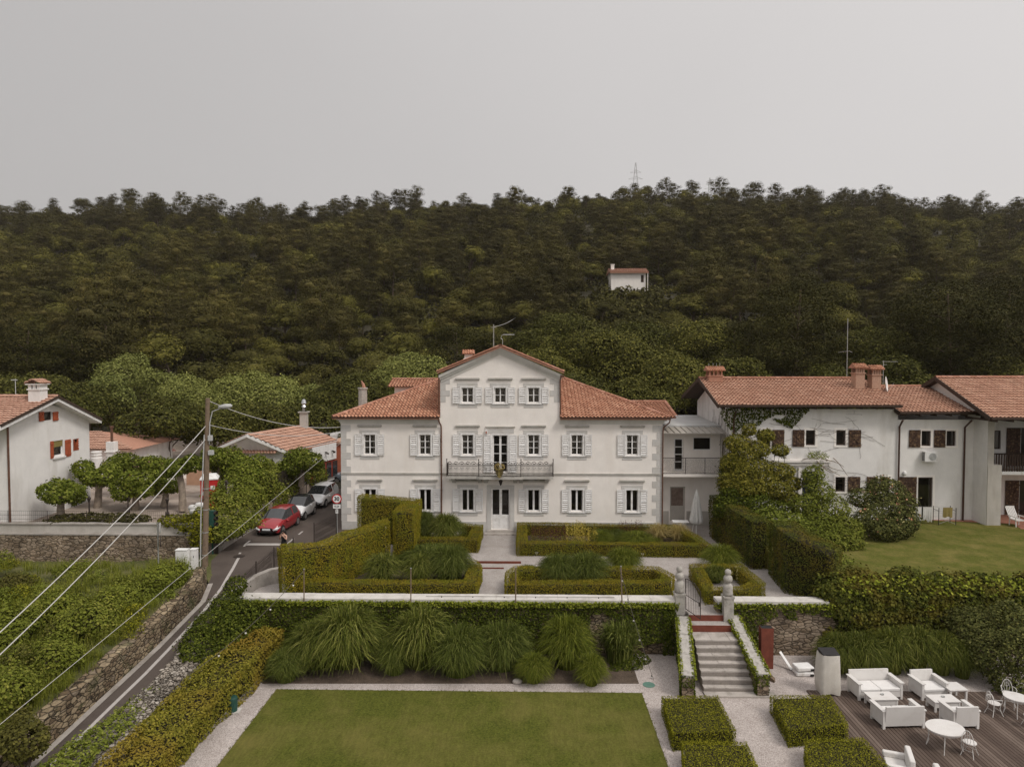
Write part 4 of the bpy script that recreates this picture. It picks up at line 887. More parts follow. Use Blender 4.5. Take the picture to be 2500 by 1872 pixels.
for i, x in enumerate(np.arange(bx0+.2, bx1-.1, .40)):   # scroll work along the top
    y = VY-bow(x); sg = 1 if i % 2 else -1
    mb.tube([(x+sg*.16*math.cos(a)*(1-a/9), y, BZ+.88+.10*math.sin(a)*(1-a/9)) for a in np.linspace(0, 6.5, 13)], .018, 4)
    mb.tube([(x-.2, y, BZ+.83), (x, y, BZ+1.00), (x+.2, y, BZ+.85)], .012, 4)
    mb.tube([(x+.10*math.cos(a), y, BZ+.60+.085*math.sin(a)) for a in np.linspace(3.14, 6.28, 6)], .011, 4)
for c in (bx0, bx1, bc-1.4, bc+1.4): mb.tube([(c, VY-bow(c), BZ), (c, VY-bow(c), BZ+1.12)], .026, 6); mb.ball((c, VY-bow(c), BZ+1.14), .045, 6, 4)
mb.build('balcony_railing', M['iron'], villa)
# crest-shaped basket with dried flowers hanging at the balcony front
y = VY-1.24; x = bc-.02; t = thing('flower_basket', 'shield-shaped wicker basket of pale flowers hung at the middle of the balcony railing', 'flower basket', (x, y, BZ+.2))
MB().prism([(x-.26, 0), (x+.26, 0), (x+.22, -.25), (x+.12, -.48), (x, -.58), (x-.12, -.48), (x-.22, -.25)], 0, 1)  # (shape note)
mb = MB(); sh = [(-.27, .0), (.27, .0), (.24, -.26), (.13, -.48), (0, -.60), (-.13, -.48), (-.24, -.26)]
mb.add([(x+a*1.0, y-.09, BZ+.55+b) for a, b in sh]+[(x+a*.8, y+.06, BZ+.55+b) for a, b in sh], [tuple(range(7))[::-1], tuple(range(7, 14))]+[(i, (i+1) % 7, 7+(i+1) % 7, 7+i) for i in range(7)])
mb.build('basket', M['olive'], t)
mb = MB()
for sg in (-1, 1):
    for k in range(3): mb.tube([(x+sg*.05, y-.12, BZ+.15+k*.12), (x+sg*.22, y-.13, BZ+.22+k*.12), (x+sg*.30, y-.12, BZ+.34+k*.10)], .02, 4)
mb.build('wing_ornament', M['iron'], t)
P = sph(260)*np.array((.34, .16, .24))+np.array((x, y-.05, BZ+.68)); V, F = leaf_quads(P, P-np.array((x, y, BZ+.6)), .10, .5, .5); np_obj('flowers', V, F, M['straw'], t)
# wall lantern over the door, alarm box
x = vx(1223); t = thing('wall_lantern', 'dark metal lantern hung under the balcony above the front door', 'lantern', (x, VY-.5, BZ-.7))
mb = MB(); mb.tube([(x, VY-.5, BZ-.16), (x, VY-.5, BZ-.28)], .012, 5); mb.lathe((x, VY-.5, BZ-.62), [(0.02, -.08), (.06, 0), (.13, .22), (.15, .24), (.05, .34), (.01, .36)], 6); mb.build('lantern_body', M['iron'], t)
x = vx(1187.5); t = thing('alarm_box', 'small white alarm box with an orange lens left of the balcony door', 'alarm', (x, VY, vz(1062)))
MB().fb(VF, x-.09, x+.09, 0.05, .13, vz(1060), vz(1049)).build('case', M['whitepaint'], t); MB().fb(VF, x-.035, x+.035, .13, .16, vz(1058), vz(1052)).build('lens', M['orangewood'], t)
# gutters and downpipes
mb = MB(); ex0 = vx(820); ex1 = vx(1637)
for a, b in ((XL-.42, XP0-.02), (XP1+.02, XR+.42)): mb.box(a, b, VY-.52, VY-.38, EZ-.0, EZ+.09)
mb.box(XL-.52, XL-.40, VY-.5, DY+.4, EZ, EZ+.09); mb.box(XR+.40, XR+.52, VY-.5, DY+.4, EZ, EZ+.09)
mb.build('gutter', M['gutter'], villa)
mb = MB(); x = XP0+.02; mb.tube([(x-.1, VY-.42, EZ), (x-.08, VY-.35, EZ-.2), (x+.03, VY-.12, EZ-.5), (x+.05, VY-.10, EZ-.7), (x+.05, VY-.10, 0.1)], .05, 8)
for z in (1.2, 2.9, 4.6, 6.2): mb.lathe((x+.05, VY-.10, z), [(.065, 0), (.065, .05)], 8)
mb.build('downpipe', M['pipe'], villa); mb = MB(); mb.tube([(XP0-.08, VY-.1, vz(912)), (XP0-.08, VY-.1, EZ+.1)], .05, 8); mb.build('downpipe', M['pipe'], villa); mb = MB(); mb.tube([(XP1+.08, VY-.15, vz(912)), (XP1+.02, VY-.12, vz(930)), (XP1+.06, VY-.1, EZ+.1)], .05, 8); mb.box(XP1+.02, XP1+.28, VY-.3, VY-.05, vz(921), vz(915))
mb.build('downpipe', M['pipe'], villa); mb = MB(); mb.tube([(XR+.42, VY-.45, EZ+.02), (XR+.40, VY-.4, EZ-.25), (XR+.05, VY-.12, EZ-.62), (XR+.02, VY-.10, EZ-.85), (XR+.02, VY-.10, 0)], .045, 8)
mb.build('downpipe', M['pipe'], villa)
# roofs
EY = VY-.46; ez = EZ+.06; s = 0.36; ca = math.cos(math.atan(s)); sa = math.sin(math.atan(s)); RT = 5.8; run = RT; Wd = run/ca
lx = XL-.46; rx = XR+.46; DYe = DY+.46; run = (DYe-EY)/2; Wd = run/ca
roof = MB()
hz = ez+run*s-.04; e = -.04
roof.add([(lx, EY, ez+e), (XP0-.01, EY, ez+e), (XP0-.01, EY+run, hz), (lx+run-.05, EY+run, hz), (XP1+.01, EY, ez+e), (rx, EY, ez+e), (rx-run+.05, EY+run, hz), (XP1+.01, EY+run, hz), (rx, DYe, ez+e), (lx, DYe, ez+e)],
    [(0,1,2,3), (4,5,6,7), (5,8,6), (9,0,3), (8,9,3,6)])
for a_, b_ in ((lx, XP0-.01), (XP1+.01, rx)): roof.box(a_, b_, EY+.02, VY+.1, ez+e-.10, ez+e-.04)
main_roof = roof.build('roof', M['tiles'], villa)
k = 1/ca
add_tiles('tiles', main_roof, [dict(P0=(lx, EY, ez), u=(1,0,0), v=(0,ca,sa), L=XP0-lx, W=Wd, clip=[(-1, ca, 0)]),
    dict(P0=(XP1, EY, ez), u=(1,0,0), v=(0,ca,sa), L=rx-XP1, W=Wd, clip=[(1, ca, rx-XP1)]),
    dict(P0=(lx, DYe, ez), u=(0,-1,0), v=(ca,0,sa), L=DYe-EY, W=Wd, clip=[(-1, ca, 0), (1, ca, DYe-EY)]),
    dict(P0=(rx, EY, ez), u=(0,1,0), v=(-ca,0,sa), L=DYe-EY, W=Wd, clip=[(-1, ca, 0), (1, ca, DYe-EY)])])
mb = MB(); ridge(mb, (lx, EY, ez+.05), (lx+run, EY+run, hz+.09)); ridge(mb, (rx, EY, ez+.05), (rx-run, EY+run, hz+.09)); ridge(mb, (lx+run, EY+run, hz+.09), (rx-run, EY+run, hz+.09)); mb.build('ridge_tiles', M['ridge'], main_roof)
# central gable roof
gl = pl-.02; gr = pr+.02; gzl = vz(908); gza = vz(841)-.12; hwid = (gr-gl)/2; gs = (gza-gzl)/hwid; gca = 1/math.hypot(1, gs); gsa = gs*gca; gy0 = VY-.42; gy1 = DY+.3; gm = (gl+gr)/2
g = MB(); th = .10
for sg, xe in ((1, gl), (-1, gr)):
    q = [(xe, gy0, gzl), (gm, gy0, gza), (gm, gy1, gza), (xe, gy1, gzl)]
    vs = [(p[0], p[1], p[2]-.02) for p in q]+[(p[0], p[1], p[2]-th) for p in q]; g.add(vs, [(0,1,2,3), (7,6,5,4), (0,4,5,1), (1,5,6,2), (2,6,7,3), (3,7,4,0)])
groof = g.build('roof', M['terracotta'], villa)
add_tiles('tiles', groof, [dict(P0=(gl, gy1, gzl), u=(0,-1,0), v=(gca,0,gsa), L=gy1-gy0, W=hwid/gca), dict(P0=(gr, gy0, gzl), u=(0,1,0), v=(-gca,0,gsa), L=gy1-gy0, W=hwid/gca)])
mb = MB(); ridge(mb, (gm, gy0-.05, gza+.06), (gm, gy1, gza+.06)); ridge(mb, (gl+.05, gy0+.08, gzl+.08), (gm, gy0+.08, gza+.08), .09); ridge(mb, (gr-.05, gy0+.08, gzl+.08), (gm, gy0+.08, gza+.08), .09)
mb.build('ridge_tiles', M['ridge'], groof)
# rear blocks
Yr = VY+9.0
def rx_(px, Y): return py_(px, 940, Y)[0]
def rzz(py, Y): return py_(1000, py, Y)[1]
a0 = rx_(963, Yr); mb = MB(); mb.box(a0, XP0+.5, Yr, DYe+.6, 7, rzz(943, Yr)); mb.build('rear_wall', M['plaster'], villa)
e0 = rx_(946, Yr-.4); ee = rzz(944, Yr-.4); rr = rzz(926.5, Yr+1.6); L = XP0+.5-e0; v = Vector((0, 2.0, rr-ee)); 
rb = MB().add([(e0, Yr-.4, ee-.03), (XP0+.5, Yr-.4, ee-.03), (XP0+.5, Yr+1.6, rr-.03), (e0, Yr+1.6, rr-.03), (e0, Yr+3.6, ee-.03), (XP0+.5, Yr+3.6, ee-.03)], [(0,1,2,3), (3,2,5,4), (0,3,4)]).build('rear_roof', M['tiles'], villa)
add_tiles('tiles', rb, [dict(P0=(e0, Yr-.4, ee), u=(1,0,0), v=tuple(v), L=L, W=v.length)]); mb = MB(); ridge(mb, (e0, Yr+1.6, rr+.06), (XP0+.5, Yr+1.6, rr+.06)); mb.build('ridge_tiles', M['ridge'], rb)
Yq = VY+5.4; q0 = XR-3.2; q1 = rx_(1637, VY+3.0); q2 = rx_(1624, Yq); zq = rzz(981, Yq); ze = ez
mb = MB().add([(q0, VY+1.0, ze-.5), (q1, VY+1.0, ze-.15), (q2, Yq, zq), (q0, Yq, zq), (q1, Yq+3, ze-.15), (q0, Yq+3, ze-.15)], [(0,1,2,3), (1,4,2), (3,2,4,5)]); rb = mb.build('side_roof', M['tiles'], villa)
v = Vector((0, Yq-VY-1.0, zq-ze+.15)); add_tiles('tiles', rb, [dict(P0=(q0, VY+1.0, ze-.12), u=(1,0,0), v=tuple(v), L=q1-q0, W=v.length, clip=[(1, (q1-q2)/v.length, q1-q0)])])
mb = MB(); ridge(mb, (q0, Yq, zq+.06), (q2, Yq, zq+.06)); ridge(mb, (q1, VY+1.0, ze-.05), (q2, Yq, zq+.08)); mb.build('ridge_tiles', M['ridge'], rb)
# chimneys
def chimney(parent, x, y, z0, z1, w, d, body='brick', cap='tiles', ports=True, name='chimney'):
    mb = MB(); mb.box(x-w/2, x+w/2, y-d/2, y+d/2, z0, z1); mb.box(x-w/2-.06, x+w/2+.06, y-d/2-.06, y+d/2+.06, z1, z1+.07)
    zt = z1+.07+.32
    for sx_ in (-1, -.33, .33, 1):
        for sy_ in (-1, 1): mb.box(x+sx_*(w/2-.07)-.06, x+sx_*(w/2-.07)+.06, y+sy_*(d/2-.05)-.05, y+sy_*(d/2-.05)+.05, z1+.07, zt)
    c = mb.build(name, M[body], parent)
    mb = MB(); e = .16; mb.add([(x-w/2-e, y-d/2-e, zt), (x+w/2+e, y-d/2-e, zt), (x+w/2+e, y+d/2+e, zt), (x-w/2-e, y+d/2+e, zt), (x-w/2-e, y, zt+.30), (x+w/2+e, y, zt+.30)], [(0,1,5,4), (1,2,5), (2,3,4,5), (3,0,4), (0,3,2,1)])
    cp = mb.build('chimney_cap', M['terracotta'], c); sl_ = Vector((0, d/2+e, .30)); add_cap = tiles(P0=(x-w/2-e, y-d/2-e, zt+.02), u=(1,0,0), v=tuple(sl_), L=w+2*e, W=sl_.length, tw=.16, tr=.25, amp=.05)
    np_obj('cap_tiles', add_cap[0], add_cap[1], M[cap], c); return c
Yc = VY+4.5; x = py_(885.5, 960, Yc)[0]; mb = MB(); zt = py_(885, 950, Yc)[1]
mb.lathe((x, Yc, 0), [(.34, 7.6), (.32, zt)], 8); mb.lathe((x, Yc, zt), [(.36, 0), (.38, .06), (.36, .12)], 10); ch = mb.build('chimney', M['pillar'], villa)
MB().tube([(x+.1, Yc, zt+.1), (x+.05, Yc, zt+.35), (x-.1, Yc, zt+.62)], [.15, .12, .04], 6).build('chimney_pot', M['terracotta'], ch)
Yc = VY+6; x = py_(1144, 868, Yc)[0]; zc = py_(1144, 872, Yc)[1]; chimney(villa, x, Yc, zc-2.0, zc-.15, .6, .6, 'plaster', 'tiles')
x = gm+.12; t = thing('antenna', 'small flat television antenna on the peak of the villa pediment', 'antenna', (x, VY+.4, gza))
MB().tube([(x, VY+.4, gza-.1), (x, VY+.4, gza+.45), (x-.12, VY+.4, gza+.55), (x-.05, VY+.4, gza+.75), (x+.08, VY+.4, gza+.8)], .018, 5).build('mast', M['metal'], t)
MB().box(x+.05, x+.8, VY+.36, VY+.44, gza+.77, gza+.83).build('boom', M['metal'], t)
# ================================================================ annex between the villa and the right house
AY = 48.4; AYF = 47.1; AF = ((0, AY, 0), (1, 0), (0, -1)); ax0 = XR+.02; ax1 = py_(1757, 1100, AYF)[0]; ax1 = 13.8
def axx(px): return py_(px, 1100, AY)[0]
def azz(py): return py_(1680, py, AY)[1]
annex = thing('annex', 'low flat-roofed annex with a railed balcony between the villa and the farmhouse', 'house', ((ax0+ax1)/2, AY, 0))
BAL = py_(1680, 1157, AYF)[1]
od = (axx(1646), axx(1669), BAL, azz(1070)); ow = (axx(1692), axx(1736), azz(1099), azz(1067)); gd = (axx(1637), axx(1674), 0.25, azz(1188))
mb = MB(); mb.panel(AF, ax0, ax1, -.2, azz(1046), [od, ow, gd]); mb.quad((ax0, AY, azz(1046)), (ax0, AY+7, azz(1046)), (ax0, AY+7, 0), (ax0, AY, 0)); mb.build('wall', M['plaster'], annex)
window(annex, AF, *od, 1, 4, name='balcony_door', fw=.09, bar=.06); window(annex, AF, *ow, 1, 1, curtain=False, rec=.06)
mb = MB().fb(AF, gd[0], gd[1], -.2, -.14, gd[2], gd[2]+1.1).fb(AF, gd[0], gd[0]+.1, -.2, -.13, gd[2]+1.1, gd[3]).fb(AF, gd[1]-.12, gd[1], -.2, -.13, gd[2]+1.1, gd[3]).fb(AF, gd[0], gd[1], -.2, -.13, gd[3]-.1, gd[3]); dr = mb.build('door', M['plaster_grey'], annex)
MB().fb(AF, gd[0]+.1, gd[1]-.1, -.19, -.16, gd[2]+1.1, gd[3]-.1).build('pane', mat('hammered_glass', (.20, .15, .125), .25, .3, 6), dr)
MB().box(ax0, ax1, AYF, AY, BAL-.2, BAL).build('balcony_slab', M['plaster'], annex)
for a_, b_ in ((ax0, gd[0]-.1), (gd[1]+.1, ax1)): MB().fb(AF, a_, b_, 0, .04, 0, 1.0).build('plinth', M['plaster_grey'], annex)
mb = MB(); rt = BAL+1.12
for z in (BAL+.04, rt): mb.tube([(ax0, AYF+.03, z), (ax1, AYF+.03, z)], .022, 5)
for x in (ax0+.04, axx(1664), axx(1710), ax1-.1): mb.tube([(x, AYF+.03, BAL-.18), (x, AYF+.03, rt)], .022, 5)
for x in np.arange(ax0, ax1, .09): mb.beam((x, AYF+.03, BAL+.04), (min(x+.55, ax1), AYF+.03, min(BAL+.6, rt)), .006, .006); mb.beam((x, AYF+.03, BAL+.6), (min(x+.5, ax1), AYF+.03, rt), .006, .006); mb.beam((min(x+.55, ax1), AYF+.03, BAL+.04), (x, AYF+.03, BAL+.6), .006, .006); mb.beam((min(x+.5, ax1), AYF+.03, BAL+.6), (x, AYF+.03, rt), .006, .006)
mb.build('balcony_railing', M['iron'], annex)
z0 = azz(1045); mb = MB(); aw0 = py_(1618, 1057, AYF-.1); aw1 = py_(1758, 1057, AYF-.1)
mb.add([(ax0, AYF-.1, aw0[1]), (ax1+.2, AYF-.1, aw0[1]), (ax1-.1, AY, azz(1041)), (ax0, AY, azz(1041)), (ax0, AYF-.1, aw0[1]-.05), (ax1+.2, AYF-.1, aw0[1]-.05), (ax1-.1, AY, azz(1041)-.05), (ax0, AY, azz(1041)-.05)], [(0,1,2,3), (7,6,5,4), (0,4,5,1)])
for x in np.arange(ax0+.1, ax1, .42): mb.beam((x+.1, AYF-.1, aw0[1]+.03), (x-.1, AY, azz(1041)+.03), .03, .05)
mb.build('awning', M['awning'], annex)
mb = MB(); zr = azz(1040)+.05; zb = py_(1680, 1013, AY+6.5)[1]; mb.add([(ax0, AY-.1, zr), (ax1, AY-.1, zr), (ax1, AY+6.5, zb), (ax0, AY+6.5, zb), (ax0, AY-.1, zr-.25), (ax1, AY-.1, zr-.25), (ax1, AY+6.5, zb-.25), (ax0, AY+6.5, zb-.25)], [(0,1,2,3), (0,4,5,1), (1,5,6,2), (2,6,7,3), (3,7,4,0)]); mb.build('flat_roof', M['zinc'], annex)
x = ax0+.15; t = thing('letter_box', 'dark red metal letter box on the annex wall by the villa corner', 'letter box', (x, AY-.2, 1.5)); MB().box(ax0+.02, ax0+.22, AY-.5, AY-.2, 1.55, 2.15).box(ax0+.02, ax0+.32, AY-.45, AY-.25, 1.95, 2.05).build('box', M['corten'], t); MB().box(ax0+.06, ax0+.18, AY-.515, AY-.5, 2.0, 2.03).build('slot', M['signblack'], t)
# folded parasol and folding table in front of the annex
px_, py2 = pz(1703, 1283, 0); px_, py2 = py_(1700, 1275, 45.4)[0], 45.4
t = thing('folded_parasol', 'closed white parasol leaning by the annex door', 'parasol', (px_, py2, 0)); mb = MB()
prof = [(.10, .75), (.33, .9), (.36, 1.05), (.30, 1.5), (.22, 2.1), (.12, 2.7), (.03, 3.05), (.02, 3.15)]
vs = []; n = 20
for r, z in prof:
    for k in range(n): a = 2*math.pi*k/n; q = r*(1+.28*(k % 2)); vs.append((px_+q*math.cos(a)*1.0, py2+q*math.sin(a)*.8, z+.0))
mb.add(vs, [(i*n+k, i*n+(k+1) % n, (i+1)*n+(k+1) % n, (i+1)*n+k) for i in range(len(prof)-1) for k in range(n)]); mb.build('canopy', M['fabric'], t)
MB().tube([(px_, py2, 0.02), (px_, py2, 1.2)], .03, 8).build('pole', M['whitepaint'], t); MB().tube([(px_-.28, py2+.1, 0.02), (px_-.16, py2, 1.0)], .022, 6).build('strut', M['whitepaint'], t)
tx, ty = py_(1661, 1265, 45.6)[0], 45.6; t = thing('garden_table', 'small white trestle table beside the closed parasol', 'table', (tx, ty, 0))
MB().prism([(tx-.55, ty-.35), (tx+.5, ty-.4), (tx+.55, ty+.3), (tx-.5, ty+.35)], .92, .95).build('tabletop', M['whitepaint'], t)
for sx_ in (-.32, .32): MB().tube([(tx+sx_-.16, ty, 0.02), (tx+sx_, ty, .92)], .022, 5).tube([(tx+sx_+.16, ty, 0.02), (tx+sx_, ty, .92)], .022, 5).build('leg', M['whitepaint'], t)
# ================================================================ right farmhouse
FY = 46.0; FF = ((0, FY, 0), (1, 0), (0, -1))
def fx(px): return py_(px, 1100, FY)[0]
def fz(py, px=2000): return py_(px, py, FY)[1]
farm = thing('farmhouse', 'long white farmhouse with terracotta roof, dark board shutters and climbing creeper', 'house', (24, FY, 1))
X0 = fx(1784); FD_ = FY+9.0; XS1 = fx(2191); XS2 = 30.6; GE = 8.45; RZ = 10.35; RY = FY+4.5
fw = []
def o_(a, b, t, bt): return (fx(a), fx(b), fz(bt), fz(t))
wins = [o_(1858, 1881, 1050, 1090), o_(1967, 1990, 1050, 1087), o_(2041, 2064, 1050, 1087), o_(2249, 2272, 1051, 1088), o_(2310, 2333, 1051, 1088), o_(2041, 2065, 1164, 1200), o_(2150, 2174, 1164, 1200)]
doors = [(fx(1960), fx(1998), 1.0, fz(1150)), (fx(2243), fx(2279), 1.02, fz(1164))]
GE2 = 7.75
mb = MB(); mb.panel(FF, X0, XS1, -2.4, GE, [w for w in wins if w[0] < XS1]+doors[:1]); mb.panel(FF, XS1, XS2, -.5, GE2, [w for w in wins if w[0] > XS1]+doors[1:])
mb.quad((X0, FD_, -2), (X0, FY, -2), (X0, FY, GE), (X0, FD_, GE)); mb.add([(X0, FD_, GE), (X0, FY, GE), (X0, RY, RZ-.12)], [(0,1,2)])
mb.quad((XS2+9, FD_, -2), (X0, FD_, -2), (X0, FD_, GE-.7), (XS2+9, FD_, GE-.7)); mb.build('wall', M['plaster_white'], farm)
for w in wins: window(farm, FF, *w, 1, 1, fm='darkwood', rec=.10, fw=.07)
mb = MB()
for w in wins+doors[1:]: mb.fb(FF, w[0]-.14, w[1]+.14, 0, .02, w[3], w[3]+.14).fb(FF, w[0]-.14, w[0], 0, .02, w[2], w[3]).fb(FF, w[1], w[1]+.14, 0, .02, w[2], w[3]).fb(FF, w[0]-.14, w[1]+.14, 0, .035, w[2]-.12, w[2])
mb.build('surround', M['plaster'], farm)
def fsh(a, b, t, bt, fl=False): plank_shutter(farm, FF, fx(a), fx(b), fz(bt), fz(t), flip=fl)
fsh(1884.5, 1914, 1049, 1090); fsh(1934, 1963, 1049, 1090, True); fsh(2071, 2101, 1049, 1091, True); fsh(2218, 2246, 1049, 1091); fsh(2279, 2307, 1049, 1091, True); fsh(2071, 2101, 1163, 1200); fsh(2117, 2144, 1163, 1200); fsh(2197, 2239, 1163, 1262)
MB().fb(FF, doors[0][0], doors[0][1], -.2, -.14, 1.0, doors[0][3]).fb(FF, doors[0][0]+.15, doors[0][1]-.15, -.14, -.12, 1.3, doors[0][3]-.9).build('door', M['bluedoor'], farm)
window(farm, FF, *doors[1], 1, 1, name='glass_door', fm='darkwood', rec=.08, fw=.1)
for a in (doors[0][0]-.3, doors[0][1]+.1): MB().fb(FF, a, a+.2, 0, .12, 1, doors[0][3]+.25).build('pilaster', M['plaster'], farm)
MB().fb(FF, fx(1885), fx(2028), 0, .22, fz(1128), fz(1122)).fb(FF, fx(1890), fx(2020), 0, .12, fz(1136), fz(1130)).build('door_hood', M['plaster'], farm)
def gable_roof(parent, xa, xb, ye, zeave, yr, zr, yb, m='tiles_light', th=.16, bargel=True, barger=False):
    s_ = Vector((0, yr-ye, zr-zeave)); sb = Vector((0, yr-yb, zr-zeave)); g = MB()
    for ya in (ye, yb):
        q = [(xa, ya, zeave), (xb, ya, zeave), (xb, yr, zr), (xa, yr, zr)]
        vs = [(p[0], p[1], p[2]-.03) for p in q]+[(p[0], p[1], p[2]-th) for p in q]; f = [(0,1,2,3), (7,6,5,4), (0,4,5,1), (1,5,6,2), (3,7,4,0)]
        g.add(vs, f if ya == ye else [t[::-1] for t in f])
    r = g.build('roof', M['darkwood'], parent)
    add_tiles('tiles', r, [dict(P0=(xa, ye, zeave), u=(1,0,0), v=tuple(s_), L=xb-xa, W=s_.length, tw=.25, tr=.38, amp=.055), dict(P0=(xb, yb, zeave), u=(-1,0,0), v=tuple(sb), L=xb-xa, W=sb.length, tw=.25, tr=.38)], m)
    mb = MB(); ridge(mb, (xa, yr, zr+.06), (xb, yr, zr+.06)); mb.build('ridge_tiles', M['ridge'], r)
    mb = MB()
    for ok, x in ((bargel, xa), (barger, xb)):
        if ok:
            for y_ in (ye, yb): mb.beam((x, y_, zeave-.08), (x, yr, zr-.06), .08, .26)
    if mb.v: mb.build('barge_board', M['darkwood'], r)
    MB().box(xa, xb, ye-.12, ye, zeave-.10, zeave+.01).build('gutter', M['darkwood'], r)
    mb = MB()
    for x in np.arange(xa+.4, xb, 1.0): mb.box(x-.05, x+.05, ye, FY, zeave-.26, zeave-.14)
    mb.build('rafters', M['darkwood'], r); return r
ex = py_(1754, 985, FY-.75)[0]; xe1 = py_(2203, 995, FY-.75)[0]
r1 = gable_roof(farm, ex, xe1, FY-.75, py_(1800, 989, FY-.75)[1], RY, RZ, FD_+.75)
r2 = gable_roof(farm, py_(2196, 1010, FY-.6)[0], 31.5, FY-.6, py_(2250, 1006, FY-.6)[1], RY, py_(2250, 944, RY)[1], FD_+.6, bargel=True)
mb = MB(); mb.tube([(XS1+.05, FY-.5, GE2+.0), (XS1+.05, FY-.12, GE2-.45), (XS1+.05, FY-.12, 1.0)], .06, 8); mb.build('downpipe', M['gutter'], farm); mb = MB(); x = fx(2352); mb.tube([(x+.2, FY-.5, GE2), (x, FY-.12, GE2-.5), (x, FY-.12, 1.0)], .06, 8)
mb.build('downpipe', M['gutter'], farm); mb = MB(); x = X0+.15; mb.tube([(x, FY-.6, GE-.1), (x, FY-.12, GE-.7), (x, FY-.12, 5)], .05, 8); mb.build('downpipe', M['gutter'], farm)
# end house with porch, nearer
PE = 43.0; XE0 = pxx(2420, 1020, 29.0)[0]
endh = thing('end_house', 'white end house with a timber balcony and terracotta roof beyond the farmhouse', 'house', (33, 45, 1))
EF = ((0, 47.6, 0), (1, 0), (0, -1))
def ex_(px): return py_(px, 1100, 47.6)[0]
def ez_(py): return py_(2440, py, 47.6)[1]
PX0, PX1 = py_(2412, 1150, 44.6)[0], py_(2446, 1150, 44.6)[0]
ow = [(ex_(2423), ex_(2443), ez_(1096), ez_(1051)), (ex_(2492), ex_(2530), ez_(1150), ez_(1044)), (ex_(2492), ex_(2530), 1.02, ez_(1172))]
mb = MB(); mb.panel(EF, PX0+.05, 46, -.5, 8.6, ow); mb.box(PX0-.05, PX0+.06, 44.65, 47.65, -.5, 7.9); mb.build('wall', M['plaster_white'], endh)
MB().box(PX0, PX1, 44.6, 45.3, .9, py_(2430, 1135, 44.6)[1]).box(PX0-.02, PX0+.38, 44.62, 45.0, 1.0, 7.9).build('porch_pillar', M['plaster_grey'], endh)
for w in ow: window(endh, EF, *w, 1, 1, fm='darkwood', name='window', rec=.1)
plank_shutter(endh, EF, ex_(2456), ex_(2490), ez_(1150), ez_(1044)); plank_shutter(endh, EF, ex_(2456), ex_(2490), 1.05, ez_(1172))
bz = py_(2460, 1156, 45.3)[1]; bxx = py_(2446, 1150, 45.3)[0]
MB().box(PX0+.3, 46, 45.2, 47.6, bz-.06, bz+.16).build('balcony_slab', M['whitepaint'], endh)
mb = MB(); zt = py_(2460, 1106, 45.3)[1]; xb = py_(2417, 1106, 45.3)[0]
mb.box(xb, 46, 45.2, 45.3, zt-.08, zt); mb.box(xb, 46, 45.22, 45.28, bz+.24, bz+.3)
for x in np.arange(xb, 46, .17): mb.box(x, x+.09, 45.2, 45.25, bz+.16, zt)
mb.build('balcony_railing', M['darkwood'], endh)
zs = py_(2440, 1018, PE)[1]
xg = (pxx(2283, 922, 29.2)[0]); XGL = 29.0; YR3 = 48.9; ZR3 = proj; 
def solveY(px, X):  # depth at which lateral X shows at px
    d = ray(px, 936); return X/d[0]*d[1]
ye3 = solveY(2421, XGL); yr3 = solveY(2283, XGL); ze3 = py_(2421, 1020, ye3)[1]; zr3 = py_(2283, 922, yr3)[1]
r3 = gable_roof(endh, XGL, 46, ye3, ze3, yr3, zr3, 2*yr3-ye3, 'tiles_light')
MB().add([(XGL+.5, yr3, zr3-.2), (XGL+.5, ye3+1.2, ze3+.3), (XGL+.5, 2*yr3-ye3, ze3)], [(0,1,2)]).build('gable_wall', M['plaster_white'], endh)
# chimneys, antennas, dish
Yc = RY-.3; x = py_(1744, 905, Yc)[0]; ch = chimney(farm, x, Yc, py_(1744, 932, Yc)[1]-.3, py_(1744, 918, Yc)[1], 1.0, .8, 'terracotta', 'tiles')
mb = MB()
for k in (-.4, -.1, .15, .4): mb.tube([(x+k, Yc, py_(1744, 918, Yc)[1]+.6), (x+k, Yc, py_(1744, 918, Yc)[1]+.95)], .015, 4)
mb.build('spikes', M['metal'], ch)
for cx, top, bot in ((2095, 912, 956), (2135, 916, 956)):
    Yc = RY-2.0; x = py_(cx, 905, Yc)[0]; z = py_(cx, top, Yc)[1]; chimney(farm, x, Yc, py_(cx, bot, Yc)[1]-.3, z, .62, .7, 'brick', 'tiles')
def antenna(label, px, pyt, pyb, Y, arms, m='metal'):
    x, zt = py_(px, pyt, Y); zb = py_(px, pyb, Y)[1]; t = thing('antenna', label, 'antenna', (x, Y, zb)); MB().tube([(x, Y, zb-.3), (x, Y, zt)], .025, 5).build('mast', M[m], t)
    mb = MB()
    for a in arms: mb.tube([(x+a[0], Y+a[3] if len(a) > 3 else Y, zt-a[2]), (x+a[1], Y-(a[3] if len(a) > 3 else 0), zt-a[2]+(a[4] if len(a) > 4 else 0))], .018, 4)
    mb.build('arms', M[m], t)
antenna('tall thin rod antenna behind the paired chimneys of the farmhouse', 2070, 778, 925, RY+1, [(-.5, 0, 2.5, .3, .1), (.5, 0, 2.5, .3, .1)])
antenna('flat bar television antenna above the satellite dish', 2157, 880, 930, RY, [(-.1, 1.05, .08), (0, .25, .3)])
Yc = RY-1.2; x, z = py_(2165, 937, Yc); t = thing('satellite_dish', 'white satellite dish on the farmhouse roof beside the paired chimneys', 'satellite dish', (x, Yc, z-.6))
mb = MB(); n = 16; c = Vector((x, Yc, z)); ax = Vector((.80, -.55, .12)).normalized(); e1 = ax.cross(Vector((0,0,1))).normalized(); e2 = e1.cross(ax)
vs = [c-ax*.10]
